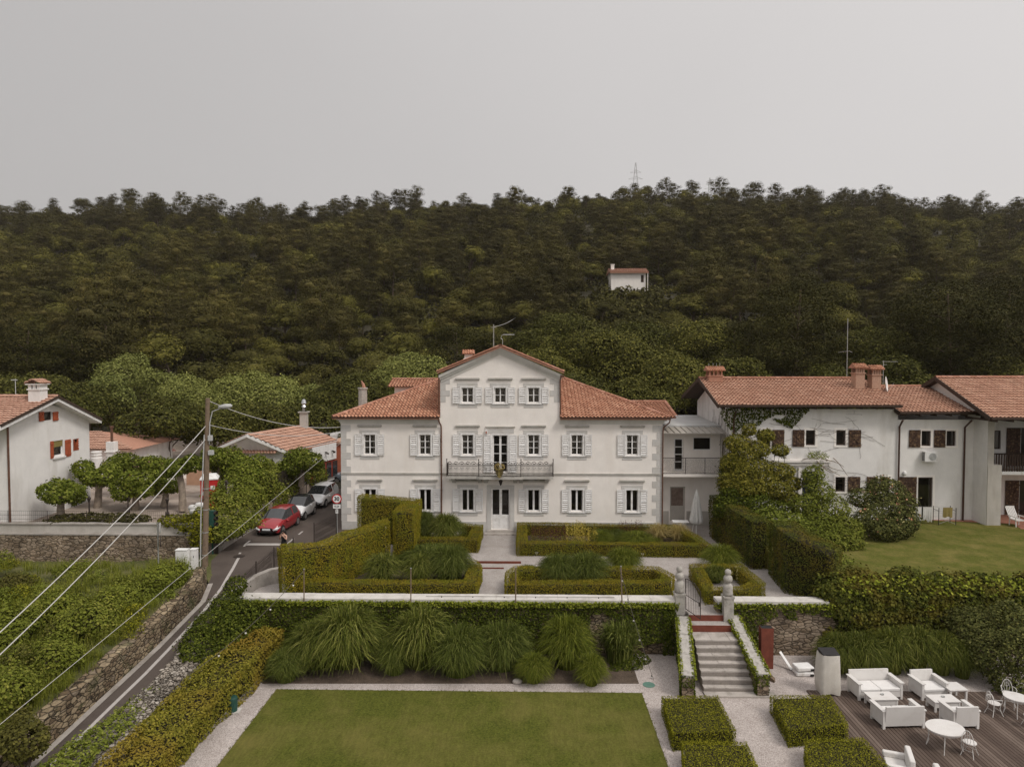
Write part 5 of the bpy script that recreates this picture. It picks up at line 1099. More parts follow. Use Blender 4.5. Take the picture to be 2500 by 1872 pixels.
for rr, dd in ((.25, -.08), (.42, -.03), (.50, .0)): vs += [c+ax*dd+e1*math.cos(2*math.pi*k/n)*rr+e2*math.sin(2*math.pi*k/n)*rr*1.1 for k in range(n)]
mb.add(vs, [(0, 1+(k+1) % n, 1+k) for k in range(n)]+[(1+i*n+k, 1+i*n+(k+1) % n, 1+(i+1)*n+(k+1) % n, 1+(i+1)*n+k) for i in range(2) for k in range(n)]); mb.build('dish', M['whitepaint'], t, smooth=True)
MB().tube([(x-.1, Yc, z-.9), (x-.05, Yc, z)], .03, 5).tube([c-e2*.5, c+ax*.45], .015, 4).build('mount', M['metal'], t)
# air conditioning unit, wall lamp
x0, x1 = fx(2250), fx(2281); z0, z1 = fz(1124), fz(1100); t = thing('air_conditioner', 'white air conditioning unit bolted under the farmhouse window', 'air conditioner', (x0, FY-.3, z0))
MB().fb(FF, x0, x1, .05, .42, z0, z1).build('case', M['whitepaint'], t); mb = MB()
for k in range(8): mb.fb(FF, x0-.012, x0, .1, .38, z0+.06+k*.07, z0+.10+k*.07)
mb.build('side_grille', M['blackplastic'], t); xc = x0+.50; zc = (z0+z1)/2; mb = MB()
for r in (.24, .19, .14, .09, .04): mb.tube([(xc+r*math.cos(a), FY-.43, zc+r*math.sin(a)) for a in np.linspace(0, 6.283, 17)], .008, 4)
mb.build('fan_grille', M['greymetal'], t)
MB().add([(xc+.25*math.cos(a), FY-.424, zc+.25*math.sin(a)) for a in np.linspace(0, 6.283, 17)[:-1]], [tuple(range(16))]).build('fan_opening', M['greymetal'], t)
x = fx(2208); t = thing('wall_lamp', 'small round white wall lamp above the farmhouse terrace door', 'lamp', (x, FY, fz(1155))); MB().ball((x, FY-.12, fz(1154)), .13, 8, 6, (1, .8, 1.3)).build('globe', M['whitepaint'], t, smooth=True); MB().fb(FF, x-.04, x+.04, 0, .06, fz(1158), fz(1150)).build('bracket', M['whitepaint'], t)
# creeper: ivy on the front wall top, bare stems over the facade
def wall_leaves(name, label, polys, leaf, dens, size, cat='creeper', Y=FY, th=.12):
    P = []
    for poly in polys:
        p = np.array([[py_(a, b, Y)[0], py_(a, b, Y)[1]] for a, b in poly]); lo = p.min(0); hi = p.max(0); n = int((hi-lo).prod()*dens)
        q = lo+rng.random((n, 2))*(hi-lo); inside = np.zeros(n, bool); j = len(p)-1
        for i in range(len(p)):
            xi, yi = p[i]; xj, yj = p[j]; inside ^= ((yi > q[:, 1]) != (yj > q[:, 1])) & (q[:, 0] < (xj-xi)*(q[:, 1]-yi)/(yj-yi+1e-9)+xi); j = i
        q = q[inside]; P.append(np.stack([q[:, 0], Y-rng.uniform(.02, th, len(q)), q[:, 1]], 1))
    P = np.concatenate(P); V, F = leaf_quads(P, np.tile((0, -1, .3), (len(P), 1)), size, .7, .45); o = np_obj(name, V, F, M[leaf]); return tag(o, label, cat)
wall_leaves('ivy', 'dense dark ivy hanging below the left eaves of the farmhouse', [[(1762, 992), (1984, 992), (1965, 1010), (1945, 1032), (1932, 1046), (1900, 1026), (1925, 1012), (1895, 1012), (1870, 1022), (1850, 1040), (1820, 1032), (1792, 1060), (1775, 1040), (1757, 1010)], [(1880, 1020), (1915, 1024), (1930, 1035), (1935, 1046), (1915, 1040)]], 'ivy', 260, .13)
t = thing('creeper_stems', 'bare brown creeper stems spreading over the white farmhouse wall', 'creeper', (fx(1800), FY-.05, 2)); mb = MB()
r_ = random.Random(5)
for k in range(60):
    a = py_(r_.uniform(1700+95, 2120), r_.uniform(1000, 1180), FY); pts = []; ang = r_.choice([r_.uniform(-.5, .5), r_.uniform(2.6, 3.6), r_.uniform(1.2, 1.9)]); x, z = a
    for s_ in range(7): pts.append((x, FY-.03, z)); x += math.cos(ang)*.38; z += math.sin(ang)*.22-.05; ang += r_.uniform(-.4, .4); z = min(max(z, 1.2), 8.1); x = max(x, X0+.1)
    mb.tube(pts, .008, 3, cap=False)
for k in range(34):
    y = FY+r_.uniform(.2, 4.5); z = r_.uniform(3, 5.5); pts = []
    for s_ in range(8): pts.append((X0-.03, y, z)); y += r_.uniform(-.18, .18); z += .42; z = min(z, GE-.1+abs(0)); y = max(y, FY+.1)
    mb.tube(pts, .010, 3, cap=False)
mb.build('stems', M['bark'], t); mb = MB()
for (ax_, ay_), (bx_, by_) in [((1995, 1125), (2045, 1150)), ((2005, 1120), (2060, 1140)), ((2035, 1118), (2068, 1160)), ((1960, 1122), (2010, 1118)), ((2010, 1138), (2050, 1160)), ((2020, 1122), (2062, 1150))]:
    a = py_(ax_, ay_, FY-.3); b = py_(bx_, by_, FY-.35); limb(mb, (a[0], FY-.25, a[1]), (b[0], FY-.4, b[1]), .035, .015, 5, .25, 5)
mb.build('branches', M['palebark'], t)
wall_leaves('creeper_leaves', 'round green tuft of creeper growing over the farmhouse door hood', [[(1968, 1106), (1980, 1100), (2000, 1099), (2014, 1106), (2018, 1117), (1990, 1119), (1968, 1117)], [(1992, 1126), (2005, 1122), (2002, 1138), (1994, 1138)]], 'lime', 330, .10, th=.6)
# drying rack with washing, reclining chair
rx0, ry0 = pz(2300, 1264, 1.02); x = py_(2306, 1260, 44.8)[0]; t = thing('drying_rack', 'folding metal drying rack standing on the terrace outside the farmhouse', 'drying rack', (x, 44.8, 1.02)); mb = MB()
for dx in (-.55, .55):
    for dy in (-.3, .3): mb.tube([(x+dx, 44.8+dy, 1.03), (x+dx, 44.8+dy, 2.15)], .025, 5)
    mb.tube([(x+dx, 44.5, 1.95), (x+dx, 45.1, 1.95)], .015, 4)
mb.build('frame', M['blackplastic'], t); mb = MB()
for z in (1.45, 1.8, 2.1): mb.tube([(x-.55, 44.5, z), (x+.55, 44.5, z)], .010, 4); mb.tube([(x-.55, 45.1, z), (x+.55, 45.1, z)], .010, 4)
mb.tube([(x-.55, 44.5, 1.1), (x+.55, 44.5, 1.5)], .014, 4); mb.tube([(x+.55, 44.5, 1.1), (x-.55, 44.5, 1.5)], .014, 4); mb.build('rails', M['metal'], t)
def cloth(name, label, x0, x1, y, z1, drop, m, cat='towel'):
    V = []; n = 12; F = []
    for i in range(n+1):
        for j in range(5):
            s_ = i/n; V.append((x0+(x1-x0)*s_, y+.025*math.sin(s_*14)*(j/4)-(.0 if j else 0), z1-drop*j/4*(1+.06*math.sin(s_*9))))
    V2 = [(a, b+.03+(z1-c)*.05, c+ (0 if c >= z1-1e-6 else 0)) for a, b, c in V]
    for i in range(n):
        for j in range(4): F.append((i*5+j, i*5+j+1, (i+1)*5+j+1, (i+1)*5+j))
    m_ = len(V); F += [tuple(m_+k for k in f[::-1]) for f in F]
    return tag(np_obj(name, V+V2, F, M[m]), label, cat)
cloth('towel', 'olive towel hung over the drying rack', x-.28, x+.32, 44.48, 2.17, .62, 'olive')
wx = py_(2262, 1225, 44.9)[0]
for k, dx in enumerate((-.95, -.6, -.2, .1)): cloth('washing', ['first white shirt from the oleander on the washing line', 'second white shirt from the oleander on the washing line', 'third white shirt from the oleander on the washing line', 'white shirt on the washing line next to the drying rack'][k], wx+dx, wx+dx+.3, 44.9, 2.12, .85+.1*(k % 2), 'fabric', 'laundry')
t = tag(MB().tube([(wx-1.6, 44.9, 2.3), (wx-.6, 44.9, 2.13), (wx+.9, 44.88, 2.13), (x-.5, 44.8, 2.13)], .008, 4).build('washing_line', M['cable']), 'thin washing line between oleander and drying rack', 'washing line')
lx_, ly_ = py_(2485, 1270, 44.3)[0], 44.3; t = thing('reclining_chair', 'white plastic reclining chair under the end house balcony', 'chair', (lx_, ly_, 1.02))
MB().prism([(lx_-.3, ly_-.3), (lx_+.3, ly_-.3), (lx_+.3, ly_+.35), (lx_-.3, ly_+.35)], 1.42, 1.47).build('seat', M['furniture'], t)
mb = MB()
for k in range(6): mb.beam((lx_-.26+k*.1, ly_+.33, 1.45), (lx_-.3+k*.1, ly_+.72, 2.15), .075, .02)
mb.beam((lx_-.3, ly_+.72, 2.15), (lx_+.26, ly_+.72, 2.15), .03, .09); mb.build('backrest', M['furniture'], t)
for sx_ in (-.33, .33): MB().box(lx_+sx_-.03, lx_+sx_+.03, ly_-.3, ly_+.45, 1.64, 1.68).build('armrest', M['furniture'], t)
for sx_ in (-.3, .3):
    for sy_ in (-.28, .34): MB().beam((lx_+sx_, ly_+sy_, 1.03), (lx_+sx_, ly_+sy_*.8, 1.65), .045, .045).build('leg', M['furniture'], t)
# ================================================================ the wooded hill
def hz(x, y): return float(hill_z(x, y)) if y > 92 else 0.3
pines_far = [pine('pine_tree', 'dark black pine in the wood on the hillside', H, Rr, 0.38, 11.5, base=b, plates=p) for H, Rr, b, p in ((13, 4.6, .30, 11), (14.5, 5.0, .38, 10), (11.5, 4.8, .28, 9), (14, 4.2, .26, 13), (12.5, 5.4, .42, 8))]
oaks_far = [broadleaf('broadleaf_tree', 'green broadleaf tree among the pines on the hillside', H, Rr, lf, 0.36, 11.5, nb=n+3, lobes=.42) for H, Rr, lf, n in ((9, 4.2, 'oak', 13), (8, 3.8, 'oak', 11), (10, 4.4, 'oak', 14), (7.5, 4.0, 'oak', 12))]
for l in pines_far+oaks_far: l['group'] = 'pines on the hillside' if l['category'] and l.name.startswith('pine') else 'broadleaf trees on the hillside'
HHY = next(q for q in range(130, 260) if float(hill_z(py_(1535, 712, q)[0], q)) > py_(1535, 712, q)[1]-1.2); print('hill house', HHY); house_c = py_(1535, 690, HHY); HHX = house_c[0]
def seen_clear(x, y, z, r, h):
    if y < HHY+10 and abs(x-HHX*y/HHY) < 8.5 and y > HHY-55: 
        return 'low'
    if y < 97 : return 'no'
    return 'ok'
rs = np.random.default_rng(21); spots = []
y = 98.0
while y < 342:
    sp = 6.6+max(0, (y-100))*0.012; xmax = 0.80*y+12; x = -xmax+rs.uniform(0, sp)
    while x < xmax:
        px = x+rs.uniform(-.55, .55)*sp; py2 = y+rs.uniform(-.8, .8)*sp; spots.append((px, py2)); x += sp*1.05
    y += sp*1.15
for k in range(75):  # denser skyline row
    a = -0.80+1.62*k/75+rs.uniform(-.008, .008); yy_ = rs.uniform(333, 346); spots.append((a*yy_, yy_))
spots.sort(key=lambda p: math.hypot(*p))
def pine_share(x, y): return 0.42+0.38*math.sin(x*0.021+1.3)*math.cos(y*0.03)+(0.35 if y > 300 else 0)-(0.25 if y < 125 else 0)
FARP = []; FARO = []; np_, no_ = 0, 0; usedp = set(); usedo = set(); LIMP, LIMO = 285, 270
for i, (x, y) in enumerate(spots):
    st = seen_clear(x, y, 0, 4, 12)
    if st == 'no': continue
    sc = rs.uniform(0.62, 1.12)*(1.0 if y < 250 else 0.95)
    if y > 300: sc *= rs.uniform(0.62, 1.0)
    if st == 'low': sc *= 0.34+.2*rs.random()
    isp = rs.random() < pine_share(x, y) and st != 'low'; z = hz(x, y)-0.3
    if isp:
        k = rs.integers(0, len(pines_far))
        if np_ < LIMP:
            place(pines_far[k], (x, y, z), rs.uniform(0, 6.28), (sc, sc, sc*rs.uniform(.9, 1.15)), first=k not in usedp); usedp.add(k); np_ += 1
        else: FARP.append((k, x, y, z, sc, rs.uniform(0, 6.28)))
    else:
        k = rs.integers(0, len(oaks_far))
        if no_ < LIMO:
            place(oaks_far[k], (x, y, z), rs.uniform(0, 6.28), (sc*1.1, sc*1.1, sc*rs.uniform(.8, 1.1)), first=k not in usedo); usedo.add(k); no_ += 1
        else: FARO.append((k, x, y, z, sc*1.1, rs.uniform(0, 6.28)))
print('hill trees', len(spots), np_, no_, len(FARP), len(FARO))
def mass(name, label, lst, protos, part, m, seed, thin=1.0):
    r = np.random.default_rng(seed); Vs = []; Fs = []; o = 0; cache = {}
    for k, x, y, z, sc, rot in lst:
        if k not in cache:
            me = [c for c in protos[k].children if c.name.startswith(part)][0].data; v = np.empty(len(me.vertices)*3, np.float32); me.vertices.foreach_get('co', v); v = v.reshape(-1, 3)
            f = [tuple(p.vertices) for p in me.polygons if len(p.vertices) == 4]; cache[k] = (v, np.array(f))
        v, f = cache[k]
        if thin < 1: f = f[r.random(len(f)) < thin]
        c, s_ = math.cos(rot), math.sin(rot); w = np.stack([(v[:, 0]*c-v[:, 1]*s_)*sc+x, (v[:, 0]*s_+v[:, 1]*c)*sc+y, v[:, 2]*sc+z], 1); Vs.append(w); Fs.append(f+o); o += len(w)
    V = np.concatenate(Vs); F = np.concatenate(Fs); ob = np_obj(name, V, F, M[m]); return tag(ob, label, 'trees', kind='stuff')
mass('far_pine_wood', 'mass of dark pines covering the upper hill up to the skyline', FARP, pines_far, 'crown', 'pine', 1, .55)
mass('far_pine_trunks', 'bare trunks of the far pines on the upper hill', FARP, pines_far, 'trunk', 'pinebark', 1)
mass('far_broadleaf_wood', 'mass of green broadleaf trees between the pines on the upper hill', FARO, oaks_far, 'crown', 'oak', 2, .55)
# undergrowth filling the gaps of the wood
n = 5200; r = np.sqrt(rs.uniform(97**2, 338**2, n)); a = rs.uniform(-.8, .82, n); X = a*r*0.99; Y = r; q_ = 260; X[:q_] = HHX*.85+rs.uniform(-16, 16, q_); Y[:q_] = rs.uniform(HHY-55, HHY-5, q_); Zt = hill_z(X, Y)
Ps = []; Ns = []
for i in range(n):
    k = 95; d = sph(k); d[:, 2] = np.abs(d[:, 2]); w = rs.uniform(2.2, 3.8); h = rs.uniform(1.4, 3.8) if i >= 260 else 1.3
    Ps.append(np.array((X[i], Y[i], Zt[i]-.3))+d*np.array((w, w, h))*rs.uniform(.75, 1, (k, 1))); Ns.append(d)
V, F = leaf_quads(np.concatenate(Ps), np.concatenate(Ns), 0.95, .6, .6); tag(np_obj('undergrowth', V, F, M['darkleaf']), 'dark undergrowth between the trees of the wooded hill', 'undergrowth', kind='stuff')
# a few named trees nearer the houses
def btree(px, pyt, Y, R_, leaf, label, H=None, g=None, dens=7, ls=.30, nb=18, z0=0.4, name='broadleaf_tree', lobes=.42, base=.2):
    x, zt = py_(px, pyt, Y); H = zt-z0; t = broadleaf(name, label, H, R_, leaf, ls, dens, nb=nb, base=base, lobes=lobes); t.location = (x, Y, z0)
    t.rotation_euler = (0, 0, rng.uniform(0, 6.28));
    if g: t['group'] = g
    return t
wl = 'pale feathery broadleaf trees behind the parking yard'
for px, pyt, Y, R_, lb in ((330, 850, 92, 6.0, 'tall pale grey-green tree, highest of the pale trees behind the parking yard'), (455, 905, 84, 4.2, 'pale green tree between the two tallest pale trees behind the parking yard'), (560, 905, 80, 4.0, 'dark-bottomed pale tree behind the low tiled hall roof'), (650, 890, 84, 5.4, 'broad pale green tree behind the ridge of the low tiled hall'), (745, 930, 86, 4.6, 'pale round tree just left of the villa chimney'),
                        (270, 895, 80, 3.4, 'pale tree right of the left house chimney'), (1010, 845, 88, 6.0, 'bright pale green tree rising behind the left villa roof')):
    btree(px, pyt, Y, R_, 'willow', lb, g=wl, dens=34, ls=.26, lobes=.32, nb=26, name='broadleaf_tree')
for px, pyt, Y, R_, lb in ((410, 965, 68, 4.6, 'deep green tree in front of the pale trees behind the parking yard'), (520, 985, 74, 4.8, 'deep green tree left behind the low tiled hall'), (215, 930, 78, 4.5, 'deep green tree behind the left house roof'), (110, 900, 84, 5, 'deep green tree behind the left house chimney'), (20, 905, 84, 5, 'deep green tree at the far left behind the house roof'),
    (640, 975, 76, 4.6, 'dark tree right behind the low tiled hall ridge'), (760, 985, 78, 4.8, 'dark tree directly behind the villa chimney'), (860, 905, 84, 5.5, 'round dark tree over the left wing of the villa'), (900, 1000, 75, 3.6, 'small dark tree hidden behind the left wing of the villa'),
    (1380, 745, 95, 8.5, 'large oak crown, tallest of those right of the villa pediment'), (1300, 830, 84, 5.5, 'oak close to the right slope of the villa pediment'), (1470, 790, 88, 7.5, 'wide oak with yellowish leaves behind the right wing of the villa'), (1560, 770, 92, 7.0, 'tall oak between villa and farmhouse chimney'), (1640, 835, 80, 5.5, 'oak directly above the flat roofed annex'),
    (1400, 900, 76, 5.0, 'low oak over the right wing tiles of the villa'), (1540, 905, 74, 4.6, 'low oak beside the single farmhouse chimney'), (1720, 760, 90, 6.5, 'bright oak behind the single farmhouse chimney'), (1800, 850, 78, 4.6, 'round bush-like tree over the farmhouse ridge'), (2120, 775, 90, 6.8, 'bright green tree behind the paired chimneys'), (2200, 850, 80, 5.0, 'leafy tree behind the flat bar antenna'), (2470, 850, 80, 4.5, 'light green tree above the end house roof'), (2010, 880, 76, 4.4, 'low green tree left of the paired chimneys')):
    btree(px, pyt, Y, R_, 'oak_near', lb, dens=30, nb=24, lobes=.36)
def ptree(px, pyt, Y, R_, lb, base=.4, plates=13, z0=.4):
    x, zt = py_(px, pyt, Y); t = pine('pine_tree', lb, zt-z0, R_, .32, 24, base=base, plates=plates, leaf='pine_near'); t.location = (x, Y, z0); return t
for px, pyt, Y, R_, lb, b in ((1940, 690, 84, 6.0, 'big dark pine with a straight trunk behind the farmhouse ridge', .42), (2330, 700, 84, 6.5, 'big dark pine with bare lower limbs behind the end house', .45), (2450, 690, 88, 6.5, 'big dark pine at the right edge behind the end house', .3), (2240, 740, 92, 5.5, 'dark pine between the bright tree and the bare-limbed pine', .4), (1780, 800, 88, 5.0, 'dark pine left of the straight-trunked big pine', .4), (60, 800, 98, 5, 'dark pine above the left house chimney', .4), (190, 820, 100, 5, 'dark pine right of the left house chimney', .4), (1120, 800, 96, 5, 'dark pine behind the villa pediment', .4)):
    ptree(px, pyt, Y, R_, lb, b)
# far house in the wood
hx = HHX; hy = HHY; g_ = lambda px, py: py_(px, py, hy)
t = thing('hill_house', 'small pale house with tiled roof standing alone in the wood on the hillside', 'house', (hx, hy, 24)); x0, zt = g_(1488, 664); x1, zb = g_(1582, 712); zr = g_(1500, 658)[1]
MB().box(x0+.4, x1-.6, hy, hy+7, zb-3, zt+.2).build('wall', M['plaster'], t)
s_ = Vector((0, 3.8, 1.3)); rf = MB().add([(x0, hy-.8, zt-.1), (x1, hy-.8, zt-.1), (x1, hy+3, zt+1.2), (x0, hy+3, zt+1.2), (x0, hy+7, zt-.1), (x1, hy+7, zt-.1), (x0, hy-.8, zt-.35), (x1, hy-.8, zt-.35)], [(0,1,2,3), (3,2,5,4), (0,3,4), (1,5,2), (6,7,1,0)]).build('roof', M['terracotta'], t)
add_tiles('tiles', rf, [dict(P0=(x0, hy-.8, zt-.05), u=(1,0,0), v=tuple(s_), L=x1-x0, W=s_.length)], 'tiles_pale'); MB().box(x0+.6, x0+1.4, hy+1.5, hy+2.3, zt, zt+2.0).box(x0+.5, x0+1.5, hy+1.4, hy+2.4, zt+2.0, zt+2.15).build('chimney', M['plaster'], rf)
MB().box(x1-1.8, x1-1.1, hy-.03, hy+.05, zt-2.6, zt-.8).build('window', M['darkwood'], t); MB().box(x1-.25, x1-.1, hy-.6, hy-.45, zb-1.5, zt-.15).build('post', M['plaster'], t)
# lattice pylons, mast, hill poles with their wire
def pylon(label, px, pyt, Y, H, w=3.0, arms=True):
    x, zt = py_(px, pyt, Y); z0 = zt-H; t = thing('pylon', label, 'pylon', (x, Y, z0)); mb = MB(); n = 9
    P = lambda s, i: (x+(w*(1-s)**1.2+.25)*[-1, 1, 1, -1][i], Y+(w*(1-s)**1.2+.25)*[-1, -1, 1, 1][i], z0+H*s)
    for k in range(n):
        for i in range(4):
            mb.beam(P(k/n, i), P((k+1)/n, i), .14, .14); mb.beam(P(k/n, i), P((k+1)/n, (i+1) % 4), .06, .06); mb.beam(P((k+1)/n, i), P(k/n, (i+1) % 4), .06, .06)
    mb.build('lattice', M['greymetal'], t); mb = MB()
    for s_, L in ((.70, 4.4), (.82, 3.4)):
        mb.beam((x-L, Y, z0+H*s_), (x+L, Y, z0+H*s_), .14, .14); mb.beam((x-L, Y, z0+H*s_), (x, Y, z0+H*s_+1.6), .09, .09); mb.beam((x+L, Y, z0+H*s_), (x, Y, z0+H*s_+1.6), .15, .15)
    mb.build('cross_arms', M['greymetal'], t)
pylon('lattice power pylon, the larger one standing on the skyline', 1552, 397, 430, 34, 3.6); pylon('small far lattice pylon on the skyline right of the larger one', 1733, 434, 560, 30, 2.6)
x, zt = py_(1840, 443, 380); t = thing('radio_mast', 'slim pale radio mast with small antennas on the skyline', 'mast', (x, 380, zt-24)); MB().tube([(x, 380, zt-24), (x, 380, zt-3), (x, 380, zt)], [.5, .4, .15], 6).build('mast', M['greymetal'], t); MB().box(x-1.3, x+1.3, 379.8, 380.2, zt-3.2, zt-2.9).box(x-1.3, x-1.1, 379.8, 380.2, zt-3, zt-1.2).box(x+1.1, x+1.3, 379.8, 380.2, zt-3, zt+.4).build('antennas', M['greymetal'], t)
A = py_(1331, 663, 185); B = py_(1205, 792, 120); pl_ = []
for lb, (x, z), Y, hh, px in (('pale utility pole in the wood left of the lone hill house', A, 185, 9, 0), ('short utility pole in the wood above the villa pediment', B, 120, 10, 0)):
    t = thing('utility_pole', lb, 'utility pole', (x, Y, z-hh)); MB().tube([(x, Y, z-hh), (x, Y, z)], .10, 6).build('post', M['concrete'], t); MB().beam((x-.5, Y, z-.5), (x+.5, Y, z-.5), .1, .1).build('cross_arm', M['concrete'], t)
def sag(a, b, s, n=16): a = np.array(a); b = np.array(b); return [tuple(a+(b-a)*t-np.array((0, 0, 4*s*t*(1-t)))) for t in np.linspace(0, 1, n)]
tag(MB().tube(sag((A[0], 185, A[1]-.4), (B[0], 120, B[1]-.4), 3.2), .04, 4).build('power_line', M['cable']), 'sagging overhead wire between the two poles in the wood', 'cable')
x, z = py_(189, 742, 150); t = thing('utility_pole', 'grey concrete pole with one short arm in the wood at the left', 'utility pole', (x, 150, z-9)); MB().box(x-.2, x+.2, 149.8, 150.2, z-9, z).build('post', M['concrete'], t); MB().box(x-1.2, x, 149.9, 150.1, z-.8, z-.65).build('cross_arm', M['concrete'], t)
# ================================================================ garden wall, pillars, stairs
CZ = 0.55
gwl = pz(600, 1478, CZ); L0 = -14.3; LG0 = pz(1655, 1478, CZ)[0]; LG1 = pz(1770, 1490, CZ)[0]
t = thing('garden_wall', 'long rubble wall with pale flat coping, draped in ivy, left of the garden gate', 'wall', (-2, TY, -2))
MB().box(L0, LG0, TY, TY+.6, -2.1, CZ-.14).build('stone_face', M['stone'], t)
mb = MB(); xs = np.arange(L0-.1, LG0, 1.45)
for i, a in enumerate(xs): mb.box(a, min(a+1.443, LG0+.02), TY-.08+.01*(i % 2), TY+.68, CZ-.14, CZ+.004*(i % 3))
mb.build('coping', M['coping'], t)
RW1 = 21.0
t = thing('garden_wall', 'short rubble wall with pale coping right of the garden gate', 'wall', (14, TY, -2))
MB().box(LG1, RW1, TY, TY+.6, -2.1, CZ-.14).build('stone_face', M['stone_left'], t)
mb = MB()
for i, a in enumerate(np.arange(LG1, 13.9, 1.3)): mb.box(a, min(a+1.293, 14.1), TY-.08, TY+.62, CZ-.14, CZ+.004*(i % 2))
mb.build('coping', M['coping'], t)
t = thing('stone_wall', 'rubble wall under the big climbing hedge behind the lounge deck', 'wall', (30, 32, -2)); MB().box(RW1, 45, TY+.1, TY+.7, -2.1, .7).build('stone_face', M['stone'], t)
def gate_pillar(x, y, zb, lb):
    t = thing('gate_pillar', lb, 'pillar', (x, y, zb), 0, 'stone pillars of the garden gate')
    MB().box(x-.22, x+.22, y-.22, y+.22, zb, 0.82).box(x-.25, x+.25, y-.25, y+.25, .80, .90).build('shaft', M['pillar'], t)
    mb = MB(); mb.lathe((x, y, .90), [(.17, 0), (.25, .03), (.27, .10), (.25, .22), (.26, .42), (.20, .52), (.13, .56), (.12, .60), (.21, .66), (.24, .76), (.21, .88), (.12, .94), (.11, .96), (.16, 1.02), (.17, 1.10), (.13, 1.18), (.03, 1.22)], 12, sx=.88, sy=.88); mb.build('finial', M['pillar'], t, smooth=True)
    return t
plx = py_(1661, 1440, TY-.1)[0]; prx = py_(1777, 1440, TY-.25)[0]
gate_pillar(plx, TY+.1, -.1, 'weathered stone gate pillar with round finial left of the iron gate'); gate_pillar(prx, TY-.25, -2.0, 'weathered stone gate pillar with round finial right of the garden steps')
# open iron gate
gx_, gy_ = plx+.32, TY+.15; t = thing('iron_gate', 'narrow wrought iron gate standing open beside the left gate pillar', 'gate', (gx_, gy_, 0)); P0 = Vector((gx_, gy_+.1, 0)); P1 = Vector((gx_+.38, gy_-1.15, 0)); mb = MB()
def gp(s, z): p = P0+(P1-P0)*s; return (p.x, p.y, z)
mb.tube([gp(0, .05), gp(0, 1.5)], .022, 5); mb.tube([gp(1, .05), gp(1, 1.3)], .022, 5); mb.tube([gp(0, .08), gp(1, .08)], .018, 5); mb.tube([gp(s, 1.5+.12*math.sin(math.pi*s)-.2*s) for s in np.linspace(0, 1, 8)], .018, 5); mb.tube([gp(0, .75), gp(1, .75)], .014, 5)
for s in np.linspace(.1, .9, 8): mb.tube([gp(s, .08), gp(s, 1.45+.12*math.sin(math.pi*s)-.2*s)], .008, 4)
mb.build('bars', M['iron'], t); MB().box(P1.x-.08, P1.x-.02, P1.y-.03, P1.y+.03, .65, .82).build('lock', M['iron'], t)
# stairs
def sx_at(px, z, py): return pz(px, py, z)
sl0 = pz(1690, 1512, 0)[0]; sr0 = pz(1772, 1512, 0)[0]
t = thing('garden_stairs', 'worn stone garden steps with two rusted steel risers at the top, under the gate', 'stairs', (11.5, 30, -2))
st = thing; mb = MB(); ytop = TY-.35; co = MB()
yb = pz(1775, 1690, -2.0)[1]; 
co.box(sl0-.02, sr0+.25, ytop-.012, ytop, -.27, .004); co.box(sl0-.02, sr0+.32, ytop-.55, ytop-.538, -.56, -.262)
fill = MB(); fill.prism([(sl0, ytop), (sr0+.2, ytop), (sr0+.2, TY+.4), (sl0, TY+.4)], -2.0, -.004); fill.prism([(sl0, ytop-.54), (sr0+.25, ytop-.54), (sr0+.22, ytop-.012), (sl0, ytop-.012)], -2.0, -.27)
fill.build('gravel_tread', M['gravel_path'], t); co.build('steel_riser', M['corten'], t)
z = -.56; y0 = ytop-.55; n = 7; rise = (2.0-.56)/n; depth = [.9]+[(y0-.9-yb)/6]*6; xr = sr0+.3; xend = pz(1866, 1690, -2.0)[0]; y = y0
for i in range(n):
    y1 = y-depth[i]; f0 = (y0-y)/(y0-yb); f1 = (y0-y1)/(y0-yb); xr0 = xr+(xend-xr)*f1
    x_l = sl0-.05-.12*f1; nsl = 3
    cuts = [0, .36+.08*math.sin(i*2.1), .68+.06*math.cos(i*3), 1]
    for a, b in zip(cuts[:-1], cuts[1:]):
        dx = rng.uniform(-.008, .008); mb.box(x_l+(xr0-x_l)*a+.006, x_l+(xr0-x_l)*b-.006, y1-.02+dx, y-.012, -2.05, z+dx)
    z -= rise; y = y1
mb.build('stone_steps', M['steps'], t)
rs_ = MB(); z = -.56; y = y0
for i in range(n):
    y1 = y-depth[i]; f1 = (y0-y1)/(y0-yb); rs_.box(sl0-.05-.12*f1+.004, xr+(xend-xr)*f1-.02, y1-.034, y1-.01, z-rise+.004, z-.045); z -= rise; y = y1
rs_.build('riser_faces', M['riser'], t)  # thin facings that carry the painted riser shade
MB().box(sl0-.2, xend+.35, yb-.45, yb-.03, -2.05, -1.94).build('bottom_slab', M['steps'], t)
